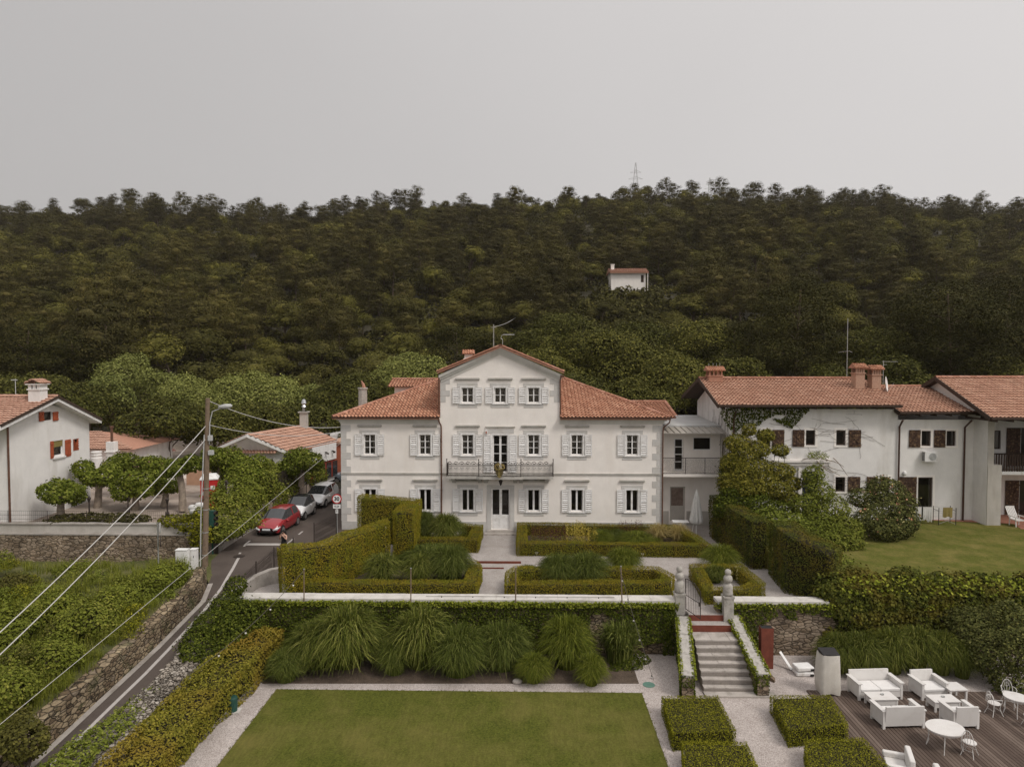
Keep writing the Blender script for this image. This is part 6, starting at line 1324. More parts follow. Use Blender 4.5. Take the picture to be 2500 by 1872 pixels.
# sloping flank walls
def flank(name, lb, p0, p1, w, zt0, zt1):
    t = thing('stair_wall', lb, 'wall', (p0[0], p0[1], -2), 0, 'sloping walls beside the garden steps'); w *= .92; d = Vector((p1[0]-p0[0], p1[1]-p0[1])).normalized(); n_ = Vector((-d.y, d.x))*w/2
    c = [Vector(p0)+n_, Vector(p0)-n_, Vector(p1)-n_, Vector(p1)+n_]; poly = [(v.x, v.y) for v in c]
    MB().prism(poly, -2.05, [zt0-.1, zt0-.1, zt1-.1, zt1-.1]).build('stone_face', M['stone_left'], t)
    n2 = n_*1.12; mb = MB(); k = 3
    for i in range(k):
        a = Vector(p0)+(Vector(p1)-Vector(p0))*(i/k); b = Vector(p0)+(Vector(p1)-Vector(p0))*((i+1)/k-.008); za = zt0+(zt1-zt0)*i/k; zb = zt0+(zt1-zt0)*(i+1)/k
        mb.prism([tuple(a+n2), tuple(a-n2), tuple(b-n2), tuple(b+n2)], [za-.1, za-.1, zb-.1, zb-.1], [za, za, zb, zb])
    mb.build('coping', M['pillar'], t); q = []
    A, B, D, E_ = [(v.x, v.y) for v in (c[0], c[1], c[2], c[3])]
    out = Vector(p1)+d*.02
    q.append([(*B, -2), (*D, -2), (*D, zt1-.02), (*B, zt0-.02)]); q.append([(*E_, -2), (*A, -2), (*A, zt0-.02), (*E_, zt1-.02)])
    V, F = quads_leaves(q, 520, .085, .04, .05, .75, .6, 3); V2, F2 = quads_leaves([[(*D, zt1-.5), (*E_, zt1-.5), (*E_, zt1-.02), (*D, zt1-.02)]], 400, .085, .05, .05); VV, FF_, _ = cat_q([(V, F, 0), (V2, F2, 0)])
    # leaves spilling over the coping edges
    m = 2600; s_ = rng.random(m); side = rng.choice([-1, 1], m); P = np.array(p0)[None]+(np.array(p1)-np.array(p0))[None]*s_[:, None]+np.array((n_.x, n_.y))[None]*(side*rng.uniform(.72, 1.5, m))[:, None]
    P = np.column_stack([P, zt0+(zt1-zt0)*s_+rng.uniform(-.22, .05, m)]); V3, F3 = leaf_quads(P, np.tile((0, 0, 1.), (m, 1)), .09, .75, .5)
    return t, (VV, FF_), (V3, F3)
fl_l0 = (sl0-.28, TY-.35); fl_l1 = (pz(1681, 1652, -1.05)[0], pz(1681, 1652, -1.05)[1]+.1); fl_r0 = (sr0+.55, TY-.2); e_ = pz(1866, 1648, -1.05); fl_r1 = (e_[0], e_[1]+.1)
for nm, lb, a, b in (('ivy', 'ivy over the sloping wall left of the garden steps', fl_l0, fl_l1), ('ivy', 'ivy over the sloping wall right of the garden steps', fl_r0, fl_r1)):
    tt, l1, l2 = flank('stair_wall', lb.replace('ivy over the sloping wall', 'sloping stone wall under ivy'), a, b, .5, -.05, -1.05)
    iv = thing('ivy', lb, 'ivy', (a[0], a[1], -2), 0, 'ivy on the stair walls'); np_obj('wall_leaves', *l1, M['ivy'], iv); np_obj('edge_leaves', *l2, M['ivy_bright'], iv)
# ivy over the garden wall
def ivy_quad(name, lb, quads, dens=430, size=.10, top=None, holes=0.0, m='ivy', rough=.09, seed=4):
    t = thing(name, lb, 'ivy', (quads[0][0][0], quads[0][0][1], -2)); V, F = quads_leaves(quads, dens, size, .08, rough, .75, .6, seed, 1.4, holes); np_obj('leaves', V, F, M[m], t)
    if top:
        P = []; 
        for (xa, xb, y_, z_, n_) in top: P.append(np.column_stack([rng.uniform(xa, xb, n_), y_+rng.uniform(-.16, .10, n_), z_+rng.uniform(-.22, .05, n_)]))
        P = np.concatenate(P); V, F = leaf_quads(P, np.tile((0, -.5, 1.), (len(P), 1)), size*.95, .75, .5); np_obj('fresh_leaves', V, F, M['ivy_bright'], t)
    return t
Yi = TY-.03
def W(px, py): x, z_ = py_(px, py, Yi); return (x, Yi, z_)
hx0, hx1 = py_(1440, 1600, Yi)[0], py_(1560, 1600, Yi)[0]
ivy_quad('ivy', 'thick dark ivy curtain covering the long garden wall below its pale coping', [[(L0, Yi, -2), (hx0, Yi, -2), (hx0, Yi, CZ-.12), (L0, Yi, CZ-.12)], [W(1440, 1500), W(1480, 1496), (W(1480, 1496)[0], Yi, CZ-.12), (hx0, Yi, CZ-.12)], [W(1480, 1500), W(1560, 1530), (W(1560, 0)[0], Yi, CZ-.12), (W(1480, 0)[0], Yi, CZ-.12)], [W(1556, 1575), W(1640, 1560), (LG0, Yi, CZ-.12), (W(1556, 0)[0], Yi, CZ-.12)], [(W(1630, 0)[0], Yi, -2), (LG0+.1, Yi, -2), (LG0+.1, Yi, CZ-.1), (W(1630, 0)[0], Yi, CZ-.12)]],
    top=[(L0, LG0+.2, TY-.10, CZ-.10, 5200)])
ivy_quad('ivy', 'patchy ivy hanging on the rubble wall right of the garden gate', [[W(1795, 1560), W(1850, 1545), (W(1850, 0)[0], Yi, CZ-.1), (LG1-.05, Yi, CZ-.1)], [W(1795, 1620), W(1856, 1600), W(1856, 1540), W(1795, 1540)], [W(1850, 1530), W(1900, 1500), (W(1905, 0)[0], Yi, CZ-.1), (W(1850, 0)[0], Yi, CZ-.1)], [W(1925, 1512), W(1945, 1510), (W(1955, 0)[0], Yi, CZ-.1), (W(1915, 0)[0], Yi, CZ-.1)], [W(1955, 1495), W(2060, 1510), (W(2060, 0)[0], Yi, CZ-.1), (W(1955, 0)[0], Yi, CZ-.1)]],
    top=[(LG1-.2, RW1, TY-.10, CZ-.10, 1300)])
# string light poles on the wall
for i, (px, pt, pb, lb) in enumerate(((742, 1390, 1478, 'leftmost thin light pole, in front of the tall golden hedge'), (1003, 1388, 1478, 'thin light pole in front of the round grass clumps, left of the central path'), (1259, 1385, 1478, 'thin light pole at the corner of the middle parterre hedge'), (1516, 1383, 1530, 'slightly leaning thin light pole nearest the left gate pillar'))):
    x, zt = py_(px, pt, TY-.1); x2, zb = py_(px+(5 if i == 3 else 0), pb, TY-.1); t = thing('light_pole', lb, 'pole', (x2, TY-.1, zb), 0, 'poles carrying the string lights'); MB().tube([(x2, TY-.1, zb-.3), (x, TY-.1, zt)], .03, 6).build('post', M['pole'], t); MB().lathe((x, TY-.1, zt), [(.035, 0), (.035, .04), (.0, .05)], 6).build('cap', M['metal'], t)
def string_lights(lb, a, b, s, nb, n=26):
    pts = sag(a, b, s, n); t = thing('string_lights', lb, 'string lights', pts[0]); MB().tube(pts, .011, 4).build('wire', M['darkcable'], t)
    for k in range(nb):
        i = (k+.5)/nb*(n-1); p = np.array(pts[int(i)])*(1-(i % 1))+np.array(pts[min(n-1, int(i)+1)])*(i % 1)
        g = MB().ball((p[0], p[1], p[2]-.13), .045, 6, 5).build('bulb', M['furniture'], t, smooth=True); MB().lathe((p[0], p[1], p[2]-.09), [(.022, 0), (.022, .08)], 6).build('socket', M['signblack'], g)
P4 = py_(1513, 1386, TY-.1); pA = py_(742, 1392, TY-.1)
e1 = py_(1542, 1812, 24.6); string_lights('string lights running from the leaning pole down past the box hedges', (P4[0], TY-.1, P4[1]), (py_(1615, 1712, 28.5)[0], 28.5, py_(1615, 1712, 28.5)[1]), .25, 7)
q = py_(1700, 1872, 23.5); string_lights('string lights hanging across the nearest left box hedges', (py_(1615, 1712, 28.5)[0], 28.5, py_(1615, 1712, 28.5)[1]), (q[0]+.4, 22.0, q[1]-.2), .15, 6)
q = py_(560, 1600, 27.0); string_lights('string lights running down from the leftmost pole over the yellow hedge', (pA[0], TY-.1, pA[1]), (q[0]-1.5, 25.5, q[1]-.5), .35, 5)
P3 = py_(1259, 1387, TY-.1)
string_lights('string lights lying slack along the pale wall coping', (py_(1040, 1480, TY+.2)[0], TY+.2, CZ+.06), (py_(1500, 1462, TY+.2)[0], TY+.2, CZ+.06), .0, 6)
# ================================================================ hedges
G = lambda px, py, z=0.0: pz(px, py, z)
def ring(name, lb, corners, w, h, m='hedge_gold', seed=0, closed=True, cutr=None, **k): return hedge('hedge', lb, corners, w, 0.0, h, m, closed, seed=seed, group='clipped parterre hedges in the upper garden', dens=1000, leafsize=.055, **k)
def inset_path(pts, w):  # centre line from outer corners
    a = sum(pts[i][0]*pts[(i+1) % len(pts)][1]-pts[(i+1) % len(pts)][0]*pts[i][1] for i in range(len(pts)))
    L, Rr = mitre(pts, w, True); return [tuple(q) for q in (L if a > 0 else Rr)]
HB = .85
ne = [G(1262, 1357), G(1738, 1362), (G(1738, 1362)[0]-.2, 42.4), (G(1655, 1330)[0]+.4, 45.4), (G(1258, 1330)[0]+.1, 45.8)]
ring('hedge', 'golden green clipped hedge ring round the mixed flower bed before the right wing', inset_path(ne, .62), .62, .78, 'hedge_gold', 1)
se = [G(1231, 1466), G(1640, 1462), G(1646, 1440), G(1608, 1418), G(1255, 1418), G(1236, 1432)]
ring('hedge', 'golden clipped hedge ring round the wide grass bed between central path and gate', inset_path(se, .62), .62, .80, 'hedge_gold', 2)
sw_r = G(1163, 1466); hedge('hedge', 'golden clipped hedge with an L shape along the wall before the round grass clumps', [(G(690, 1462)[0]+.9, sw_r[1]+.35), (sw_r[0]-.35, sw_r[1]+.35), (G(1175, 1418)[0]-.3, G(1175, 1418)[1]), (G(1150, 1405)[0], G(1150, 1405)[1])], .70, 0, .82, 'hedge_gold', dens=1000, leafsize=.055, seed=3, group='clipped parterre hedges in the upper garden')
nwf = 41.4; hedge('hedge', 'golden clipped hedge bending round the grass clumps left of the front door', [(G(985, 1350)[0], nwf), (G(1168, 1350)[0]-.35, nwf), (G(1178, 1320)[0]-.35, 44.6), (G(1120, 1320)[0], 45.0)], .70, 0, .85, 'hedge_gold', dens=1000, leafsize=.055, seed=4, group='clipped parterre hedges in the upper garden')
er = [G(1722, 1480), G(1838, 1490), G(1868, 1458), G(1812, 1408), G(1682, 1408)]; er[1] = (er[1][0], max(er[1][1], TY+1.0)); er[0] = (er[0][0], max(er[0][1], TY+.9))
ring('hedge', 'golden clipped hedge ring of the small bed behind the gate pillars', inset_path(er, .6), .6, .72, 'hedge_gold', 5)
a = G(700, 1462); b = G(945, 1378); hedge('hedge', 'tall golden hedge slanting back from the garden wall beside the road', [(a[0]-.42, a[1]+.45), (a[0]+1.4, a[1]+1.4), (b[0]-.9, b[1]+.2), (b[0], b[1]+.5)], 1.15, 0, [2.35, 2.35, 2.2, 2.45], 'hedge_gold', dens=800, leafsize=.07, seed=6, rough=.10)
c0 = (G(870, 1332)[0], 43.6); c1 = G(978, 1378); hedge('hedge', 'tallest golden hedge block, turning a corner below the left villa windows', [(c0[0], c0[1]), (c1[0]-.1, 43.4), (c1[0]+.1, c1[1]+.2)], 1.15, 0, [3.0, 2.75, 3.0], 'hedge_gold', dens=800, leafsize=.065, seed=7, rough=.07)
p = G(925, 1380); t = thing('gate_post', 'square stone post cap showing between the two tall golden hedges', 'post', (p[0], 41.0, 0)); x, z_ = py_(925, 1288, 41.0); MB().box(x-.35, x+.35, 40.7, 41.3, 0, z_-.1).build('shaft', M['coping'], t); MB().box(x-.45, x+.45, 40.6, 41.4, z_-.1, z_+.02).build('cap', M['coping'], t)
# low steel edging step across the central path
for (xa, ya, xb) in ((1164, 1371, 1272), (1164, 1384, 1230)):
    p0 = G(xa, ya+4); p1 = G(xb, ya+4); mb = MB().box(p0[0], p1[0], p0[1], p0[1]+.05, 0, .13 if ya < 1380 else .07); tag(mb.build('steel_edging', M['corten']), 'rusted steel edging across the central gravel path, ' + ('the upper one' if ya < 1380 else 'the lower one'), 'edging')
# right side tall hedges
h0 = (G(1734, 1312)[0]+.55, 45.4); h1 = (G(1838, 1402)[0]+.75, 38.2); hedge('hedge', 'tall dark clipped hedge along the right path, nearer the annex', [h0, h1], 1.1, 0, [2.75, 2.75], 'hedge_dark', dens=430, leafsize=.085, seed=8, rough=.07)
h2 = (G(1850, 1385)[0]+.9, 37.4); h3 = (G(1915, 1446)[0]+.7, 34.6); h4 = (G(2010, 1462, 0)[0]+.5, 33.2); hedge('hedge', 'tall brownish clipped hedge on the right path, nearer the garden wall', [h2, h3, h4], 1.4, 0, [2.95, 3.0, 2.5], 'hedge_dark', dens=430, leafsize=.085, seed=9, rough=.08)
# climbing hedge on the wall under the right lawn
mb = []; yf = 31.5
q0 = py_(2005, 1400, yf); q1 = py_(2090, 1378, yf); t = thing('climber_hedge', 'broad dark wall of vines under the upper lawn behind the lounge deck', 'hedge', (28, yf, -1)); bl = []
for x in np.arange(14.9, 41, 1.1): 
    for z_, yy in ((-1.0, .0), (-.2, .0), (.55, .15), (1.0, .5)): bl.append((x+rng.uniform(-.3, .3), yf+yy+.4+rng.uniform(-.15, .15), z_+rng.uniform(-.2, .2), 1.0, .75, .75))
P, N = blob_points(bl, 260, .4, -1); V, F = leaf_quads(P, N, .15, .75, .45, flat=.3); np_obj('foliage', V, F, M['hedge_dark'], t)
s = rng.random(2600); P = np.column_stack([14.6+rng.uniform(0, 26, 2600), yf-.2+rng.uniform(-.15, .9, 2600), 1.40+rng.uniform(-.5, .35, 2600)]); V, F = leaf_quads(P, np.tile((0, -.3, 1.), (2600, 1)), .15, .75, .6); np_obj('fresh_leaves', V, F, M['ivy_bright'], t); MB().box(15.5, 41, yf+.3, yf+1.1, -1.9, 1.1).build('stems', M['twig_shade'], t)  # solid dark box behind the vines, inner shade put into its colour
# box hedges at the steps
for i, (cs, lb) in enumerate((([(1614, 1697), (1753, 1695), (1797, 1782), (1642, 1788)], 'low square box hedge at the foot of the steps, left of the gravel path'), ([(1664, 1806), (1823, 1810), (1872, 1915), (1676, 1920)], 'low square box hedge left of the gravel path, cut by the picture bottom'),
        ([(1881, 1697), (2028, 1695), (2071, 1766), (1926, 1780)], 'low square box hedge right of the gravel path, nearest the covered furniture'), ([(1963, 1801), (2108, 1798), (2190, 1890), (1976, 1900)], 'low square box hedge right of the gravel path, beside the moulded benches'))):
    block_hedge('hedge', lb, [G(a, b, -1.32) for a, b in cs], -2.0, -1.32, 'hedge_green', group='square box hedges by the deck', seed=i, dens=1000, leafsize=.05, rough=.035)
# ================================================================ ornamental grasses
GM = {k: [tuft_proto(m, n, 1.0, 1.0, w, dr, up, ft) for _ in range(2)] for k, (m, n, w, dr, up, ft) in dict(a=('grass1', 4200, .021, 1.05, 0.0, .3), b=('grass2', 3600, .018, 1.05, 0.0, .3), c=('grass3', 4600, .017, 1.0, .0, .45), d=('grass1', 2600, .025, .95, .05, .3), s=('straw', 650, .020, 1.1, 0, .3), r=('grass3', 1100, .035, .6, .45, .5)).items()}
GN = {}
for k_, ms in GM.items():
    GN[k_] = []
    for me in ms:
        v = np.empty(len(me.vertices)*3, np.float32); me.vertices.foreach_get('co', v); v = v.reshape(-1, 3); GN[k_].append((np.percentile(np.hypot(v[:, 0], v[:, 1]), 96), np.percentile(v[:, 2], 98)))
gi = 0
def gt(k, px, pyb, w_px, h_px, lb, z=-2.0, grp=None, cat='grass clump', name='ornamental_grass'):
    """clump whose foot shows at (px, pyb), about w_px wide and h_px high"""
    global gi; gi += 1; x, y = pz(px, pyb, z); m = y/1667; Rr = w_px*m/2; y += Rr*.35; H = max(.35, (h_px*m-.34*Rr)/.9)*.8
    return tuft(name, lb, GM[k][gi % 2], (x, y, z), (Rr*.86/GN[k][gi % 2][0], Rr*.86/GN[k][gi % 2][0], H/GN[k][gi % 2][1]), group=grp, cat=cat)
gt('a', 765, 1640, 210, 150, 'pale arching grass clump behind the biggest clump at the left'); gt('a', 835, 1640, 250, 190, 'biggest arching grass clump in the row along the garden wall'); gt('c', 692, 1668, 115, 100, 'small dark grass clump at the left corner of the lawn')
gt('d', 1022, 1640, 205, 185, 'arching grass clump second in size, over the middle of the lawn edge'); gt('c', 1118, 1655, 190, 150, 'dull dark grass clump left of the small bright one'); gt('c', 1225, 1640, 190, 140, 'dark fine grass clump behind the small bright one')
gt('b', 1385, 1640, 170, 160, 'tall bright green grass clump right of the lawn middle'); gt('b', 1303, 1672, 110, 90, 'small bright grass clump, left of the two small ones'); gt('b', 1445, 1678, 100, 95, 'small bright grass clump, right of the two small ones'); gt('r', 1515, 1625, 125, 130, 'upright dark reed clump beside the bare stone of the wall')
gt('c', 960, 1650, 110, 110, 'dark fine grass between the two largest clumps')
gt('d', 930, 1428, 120, 95, 'light arching grass clump next to the tall slanting hedge', 0); gt('c', 1040, 1385, 190, 75, 'dark grass clump behind the other two in the left parterre bed', 0); gt('a', 1022, 1426, 110, 90, 'pale arching grass clump in the middle of the left parterre bed', 0); gt('c', 1095, 1424, 140, 118, 'dense round grass clump at the right of the left parterre bed', 0)
gt('c', 1035, 1322, 75, 90, 'dark grass clump against the tallest golden hedge', 0); gt('a', 1085, 1326, 110, 90, 'light green arching grass clump left of the front door', 0)
gt('c', 1365, 1425, 130, 90, 'round dark grass clump, left one in the middle parterre bed', 0); gt('c', 1435, 1425, 140, 95, 'round dark grass clump, central one in the middle parterre bed', 0); gt('b', 1525, 1405, 115, 85, 'lighter grass clump, right one in the middle parterre bed', 0); gt('c', 1288, 1415, 75, 45, 'low loose grass at the left end of the middle parterre bed', 0)
gt('b', 1765, 1398, 120, 85, 'soft grass clump in the small bed behind the gate pillars', 0); gt('d', 1750, 1425, 80, 55, 'low light grass in front of the soft clump behind the gate pillars', 0)
gt('b', 1560, 1330, 130, 48, 'low bright grass mound in the flower bed before the right wing', 0); gt('b', 1470, 1330, 70, 44, 'small green mound in the middle of the flower bed before the right wing', 0); gt('c', 1490, 1318, 110, 44, 'dark green mound at the back of the flower bed before the right wing', 0)
for px, pyb, w, h, lb in ((1610, 1325, 85, 62, 'straw coloured feather grass, left of two in the flower bed'), (1660, 1325, 75, 60, 'straw coloured feather grass, right of two in the flower bed'), (1570, 1420, 60, 40, 'feather grass at the right of the middle parterre bed'), (1530, 1424, 60, 34, 'feather grass below the lighter grass clump'), (1310, 1424, 60, 28, 'feather grass at the left end of the middle parterre bed'), (1355, 1430, 50, 28, 'small feather grass in front of the round dark clumps')):
    gt('s', px, pyb, w, h, lb, 0, 'feather grasses in the parterre beds')
def spikes(name, lb, px0, px1, pyb, z, m, n, h, w=.05, dy=1.0):
    xa, y0 = pz(px0, pyb, z); xb = pz(px1, pyb, z)[0]; P = np.column_stack([rng.uniform(xa, xb, n), y0+rng.uniform(0, dy, n), np.full(n, z+.25)]); hh = h*rng.uniform(.6, 1.15, n); k = 14
    t_ = rng.random((n, k)); Q = (P[:, None]+np.stack([rng.normal(scale=.03, size=(n, k)), rng.normal(scale=.03, size=(n, k)), t_*hh[:, None]], -1)).reshape(-1, 3); V, F = leaf_quads(Q, rng.normal(size=(len(Q), 3)), w, .6, .3)
    P2 = np.column_stack([rng.uniform(xa, xb, n*6), y0+rng.uniform(0, dy, n*6), z+rng.uniform(0, .4, n*6)]); t = thing(name, lb, 'flowers', (float((xa+xb)/2), y0, z)); np_obj('blossoms', V, F, M[m], t); V2, F2 = leaf_quads(P2, np.tile((0, -.3, 1.), (n*6, 1)), .08, .5, .7); np_obj('leaves', V2, F2, M['hedge_green'], t); return t
spikes('purple_flowers', 'dark purple flower patch at the left end of the flower bed', 1296, 1385, 1335, 0, 'purple', 200, .85, dy=2.2); spikes('purple_flowers', 'dusky purple flower patch beside the feather grasses', 1510, 1575, 1316, 0, 'purple', 130, .8, dy=1.0)
spikes('yellow_flowers', 'pale yellow flower spikes in the bed before the right wing', 1382, 1432, 1332, 0, 'mustard', 90, 1.2, .07, dy=.8); spikes('yellow_flowers', 'small tan flower spikes right of the pale yellow ones', 1432, 1462, 1332, 0, 'mustard', 40, .85, .06, dy=.5)
spikes('white_flowers', 'few white blossoms in the left corner of the middle parterre bed', 1268, 1300, 1420, 0, 'whiteflower', 12, .5, .06, dy=.5); spikes('white_flowers', 'few white blossoms low in the small bed behind the gate', 1770, 1815, 1425, 0, 'whiteflower', 10, .5, .06, dy=.8)
struct(MB().prism([(ne[0][0]+.3, ne[0][1]+.3), (ne[1][0]-.3, ne[1][1]+.3), (ne[2][0]-.3, ne[2][1]), (ne[3][0]-.3, ne[3][1]-.3), (ne[4][0]+.3, ne[4][1]-.3)], 0, .03).build('planting_bed', M['soil'])); struct(MB().prism([(p[0]*.98+8*.02, p[1]*.98+36*.02) for p in se], 0, .03).build('planting_bed', M['soil'])); struct(MB().prism([(a[0]+1, a[1]+.8), (sw_r[0]-.4, sw_r[1]+.5), (sw_r[0]-.3, 38.5), (b[0]+.2, 40)], 0, .03).build('planting_bed', M['soil'])); struct(MB().prism([(c1[0]+.4, nwf), (G(1168, 1350)[0]-.4, nwf), (G(1168, 1350)[0]-.3, 45.2), (c1[0]+.2, 45.4)], 0, .03).build('planting_bed', M['soil']))
struct(MB().prism([G(640, 1668, -2), G(1560, 1668, -2), (G(1560, 1668, -2)[0], TY), (-12, TY)], -2.02, -1.985).build('planting_bed', M['soil']))
# grasses behind the deck
k = 0
for px, pyb, w, h, kk, lb in ((2062, 1648, 140, 120, 'a', 'pale arching grass clump beside the covered furniture'), (2120, 1652, 150, 125, 'a', 'arching grass clump behind the white two-seater'), (2190, 1650, 130, 135, 'd', 'broad-bladed grass clump behind the gap between the white seats'), (2250, 1650, 130, 140, 'd', 'tall broad-bladed grass clump behind the rear white armchair'), (2310, 1652, 120, 130, 'd', 'tall broad-bladed grass clump behind the white side table'), (2360, 1660, 100, 110, 'a', 'drooping grass clump at the right end of the row behind the deck')):
    gt(kk, px, pyb, w, h, lb, -2.0)
# ================================================================ shrubs
def sb(lb, leaf, pts, size, dens, name='shrub', **k):
    """pts: (px, py, Y, r_px horizontally, r_px vertically) of each clump"""
    bl = []
    for px, py, Y, rw, rh in pts: x, z_ = py_(px, py, Y); s_ = Y/1667; bl.append((x, Y, z_, rw*s_, rw*s_*.85, rh*s_))
    return shrub(name, lb, bl, leaf, size, dens, **k)
sb('large glossy-leaved magnolia against the left corner of the farmhouse', 'magnolia', [(1800, 1080, 44.6, 30, 22), (1815, 1110, 44.2, 34, 30), (1860, 1170, 43.6, 40, 30), (1815, 1160, 43.8, 40, 34), (1850, 1095, 44.4, 30, 22), (1790, 1130, 44.2, 34, 26), (1850, 1145, 43.8, 40, 26), (1905, 1150, 43.8, 34, 20), (1830, 1190, 43.4, 44, 28), (1890, 1195, 43.2, 42, 24), (1935, 1180, 43.4, 26, 18), (1870, 1062, 44.8, 22, 16), (1905, 1100, 44.4, 22, 14), (1780, 1180, 43.6, 26, 26), (1925, 1215, 43, 30, 16), (1830, 1050, 44.8, 18, 14)], .14, 150, name='magnolia', cat='tree')
sb('dense dark shrub mound below the magnolia by the hedge end', 'ivy', [(1790, 1160, 44.6, 32, 60), (1800, 1210, 43.5, 46, 36), (1850, 1232, 42.4, 42, 28), (1780, 1240, 43, 40, 30), (1900, 1240, 42.4, 40, 20)], .13, 130)
sb('fern-like light shrub between the two tall right hedges', 'lime', [(1830, 1262, 41.5, 40, 16), (1880, 1258, 41, 42, 18), (1930, 1268, 40.6, 40, 18), (1905, 1290, 39.6, 46, 20), (1975, 1290, 40, 36, 22)], .17, 60)
sb('loose mixed green shrub in front of the farmhouse door', 'weeds', [(1985, 1160, 42.8, 26, 26), (2000, 1200, 42.4, 34, 32), (1970, 1235, 41.8, 40, 30), (2030, 1245, 41.4, 42, 36), (2060, 1290, 40.2, 44, 34), (2000, 1290, 40.2, 48, 34), (2075, 1325, 39, 32, 28), (2030, 1330, 38.8, 36, 26)], .14, 100)
sb('feathery light shrub over the brownish clipped hedge end', 'lime', [(2000, 1345, 37.4, 40, 22), (1960, 1330, 38, 40, 20), (2045, 1370, 36.4, 36, 18)], .16, 60)
sb('big pink and cream flowering oleander on the upper lawn', 'greyshrub', [(2110, 1215, 42.8, 36, 26), (2160, 1195, 42.8, 42, 32), (2200, 1230, 42.2, 36, 36), (2150, 1245, 41.8, 44, 38), (2120, 1270, 41.2, 36, 30), (2195, 1280, 41.2, 40, 32), (2160, 1290, 40.8, 44, 26), (2215, 1270, 41.6, 28, 30)], .14, 120, name='oleander', extra=[('pink_blossoms', 'pinkflower', .10, 90), ('cream_blossoms', 'whiteflower', .07, 120)])
sb('large grey-green shrub reaching in at the right edge behind the metal chairs', 'greyshrub', [(2400, 1530, 30.5, 70, 45), (2470, 1520, 30, 60, 50), (2360, 1505, 31.2, 50, 28), (2440, 1600, 28.8, 60, 55), (2500, 1590, 28.2, 60, 60), (2395, 1570, 29.6, 50, 40), (2470, 1660, 28.2, 50, 40)], .12, 130)
sb('ivy bush spreading at the foot of the wall beside the reed clump', 'ivy', [(1530, 1625, 30.4, 38, 22), (1560, 1610, 30.8, 26, 20), (1500, 1640, 30, 22, 14)], .10, 200)
# ivy mound over the wall corner by the road
sb('huge rounded ivy mound over the wall corner beside the road', 'ivy', [(575, 1430, 31.8, 26, 26), (555, 1480, 31.2, 42, 34), (520, 1530, 30, 52, 46), (480, 1575, 28.8, 44, 44), (560, 1560, 29.6, 52, 56), (600, 1530, 30.8, 44, 60), (520, 1610, 28.4, 44, 40), (590, 1600, 29.6, 30, 50), (470, 1600, 28, 30, 28)], .11, 190, name='ivy_mound')
# yellow hedge left of the gravel path
yx = -12.35; hedge('hedge', 'long loose yellow-green and orange hedge beside the left gravel path', [(yx+.45, 30.6), (yx+.2, 28), (yx, 25), (yx-.1, 22), (yx-.2, 18)], 1.9, -2.0, [-.45, -.62, -.75, -.85, -.9], 'yellowhedge', dens=430, leafsize=.10, seed=12, rough=.22, jitter=.8)
# low rubble wall and lime ground cover between road and yellow hedge
t = thing('rubble_wall', 'pale crumbling dry-stone wall top between the road and the yellow hedge', 'wall', (-14, 25, -3)); mb = MB()
for (xa, ya, za), (xb, yb_, zb) in zip([(-14.0, 29.2, -.55), (-14.1, 27.5, -.75), (-14.15, 25.5, -.95), (-14.3, 23.2, -1.3)], [(-14.1, 27.5, -.75), (-14.15, 25.5, -.95), (-14.3, 23.2, -1.3), (-14.4, 16, -1.7)]): mb.prism([(xa-.55, ya), (xa+.5, ya), (xb+.5, yb_), (xb-.55, yb_)], -3.3, [za, za-.08, zb-.08, zb])
mb.build('stone_face', M['stone_pale'], t)
mb = MB(); r_ = random.Random(4)
for k in range(520):
    y = r_.uniform(24.6, 29.2); x = -14.1+r_.uniform(-.6, .75); za = np.interp(y, [16, 23.2, 25.5, 27.5, 29.2], [-1.7, -1.3, -.95, -.75, -.55]); s_ = r_.uniform(.05, .13); z_ = za-(0 if x < -13.6 else r_.uniform(0, .6)); mb.ball((x, y, z_), s_, 5, 3, (1, r_.uniform(.6, 1.1), .6))
mb.build('loose_stones', M['stone_pale'], t)
sb('bright lime-green ground cover spilling over the low wall beside the road', 'lime', [(385, 1690, 26, 22, 14)]+[(372-k*30+r_.uniform(-8, 8), 1712+k*22+r_.uniform(-6, 6), 25.6-k*.62, 42+k, 24+k) for k in range(9)]+[(365-k*33, 1765+k*22, 24.8-k*.62, 44, 24) for k in range(7)], .10, 150, name='ground_cover')
# wild growth on the left slope
def veg(name, lb, pts, leaf, size, dens, z='f', kind=None, cat='undergrowth'):
    bl = []
    for px, py, r_px, h in pts:
        zz = -1.0
        for _ in range(6): x, y = pz(px, py, zz); zz = float(field_z(np.array([x]), np.array([y]))[0])
        s_ = y/1667; bl.append((x, y, zz+h*.35, r_px*s_, r_px*s_, h))
    P, N = blob_points(bl, dens*2.6, .5, -.3); V, F = leaf_quads(P, N, size*.72, .6, .6, flat=.5); o = np_obj(name, V, F, M[leaf]); return tag(o, lb, cat, kind=kind)
r_ = random.Random(11)
pts = [(r_.uniform(-60, 470), r_.uniform(1400, 1560), r_.uniform(22, 48), r_.uniform(.35, .8)) for _ in range(74)]
pts = [p for p in pts if p[0] < 480-(p[1]-1400)*.9]
for q_, lf, sz in ((0, 'weeds', .17), (1, 'hedge_green', .13), (2, 'lime', .15)): veg('wild_growth', 'low wild greenery over the slope under the long stone wall', [(p[0], p[1], p[2]*(.8 if q_ else 1), p[3]*(1, .8, .65)[q_]) for i_, p in enumerate(pts) if i_ % 3 == q_], lf, sz, 60, kind='stuff')
pts = [(r_.uniform(-60, 300), r_.uniform(1520, 1880), r_.uniform(26, 62), r_.uniform(.5, 1.3)) for _ in range(58)]; pts = [p for p in pts if p[0] < 300-(p[1]-1440)*.85]
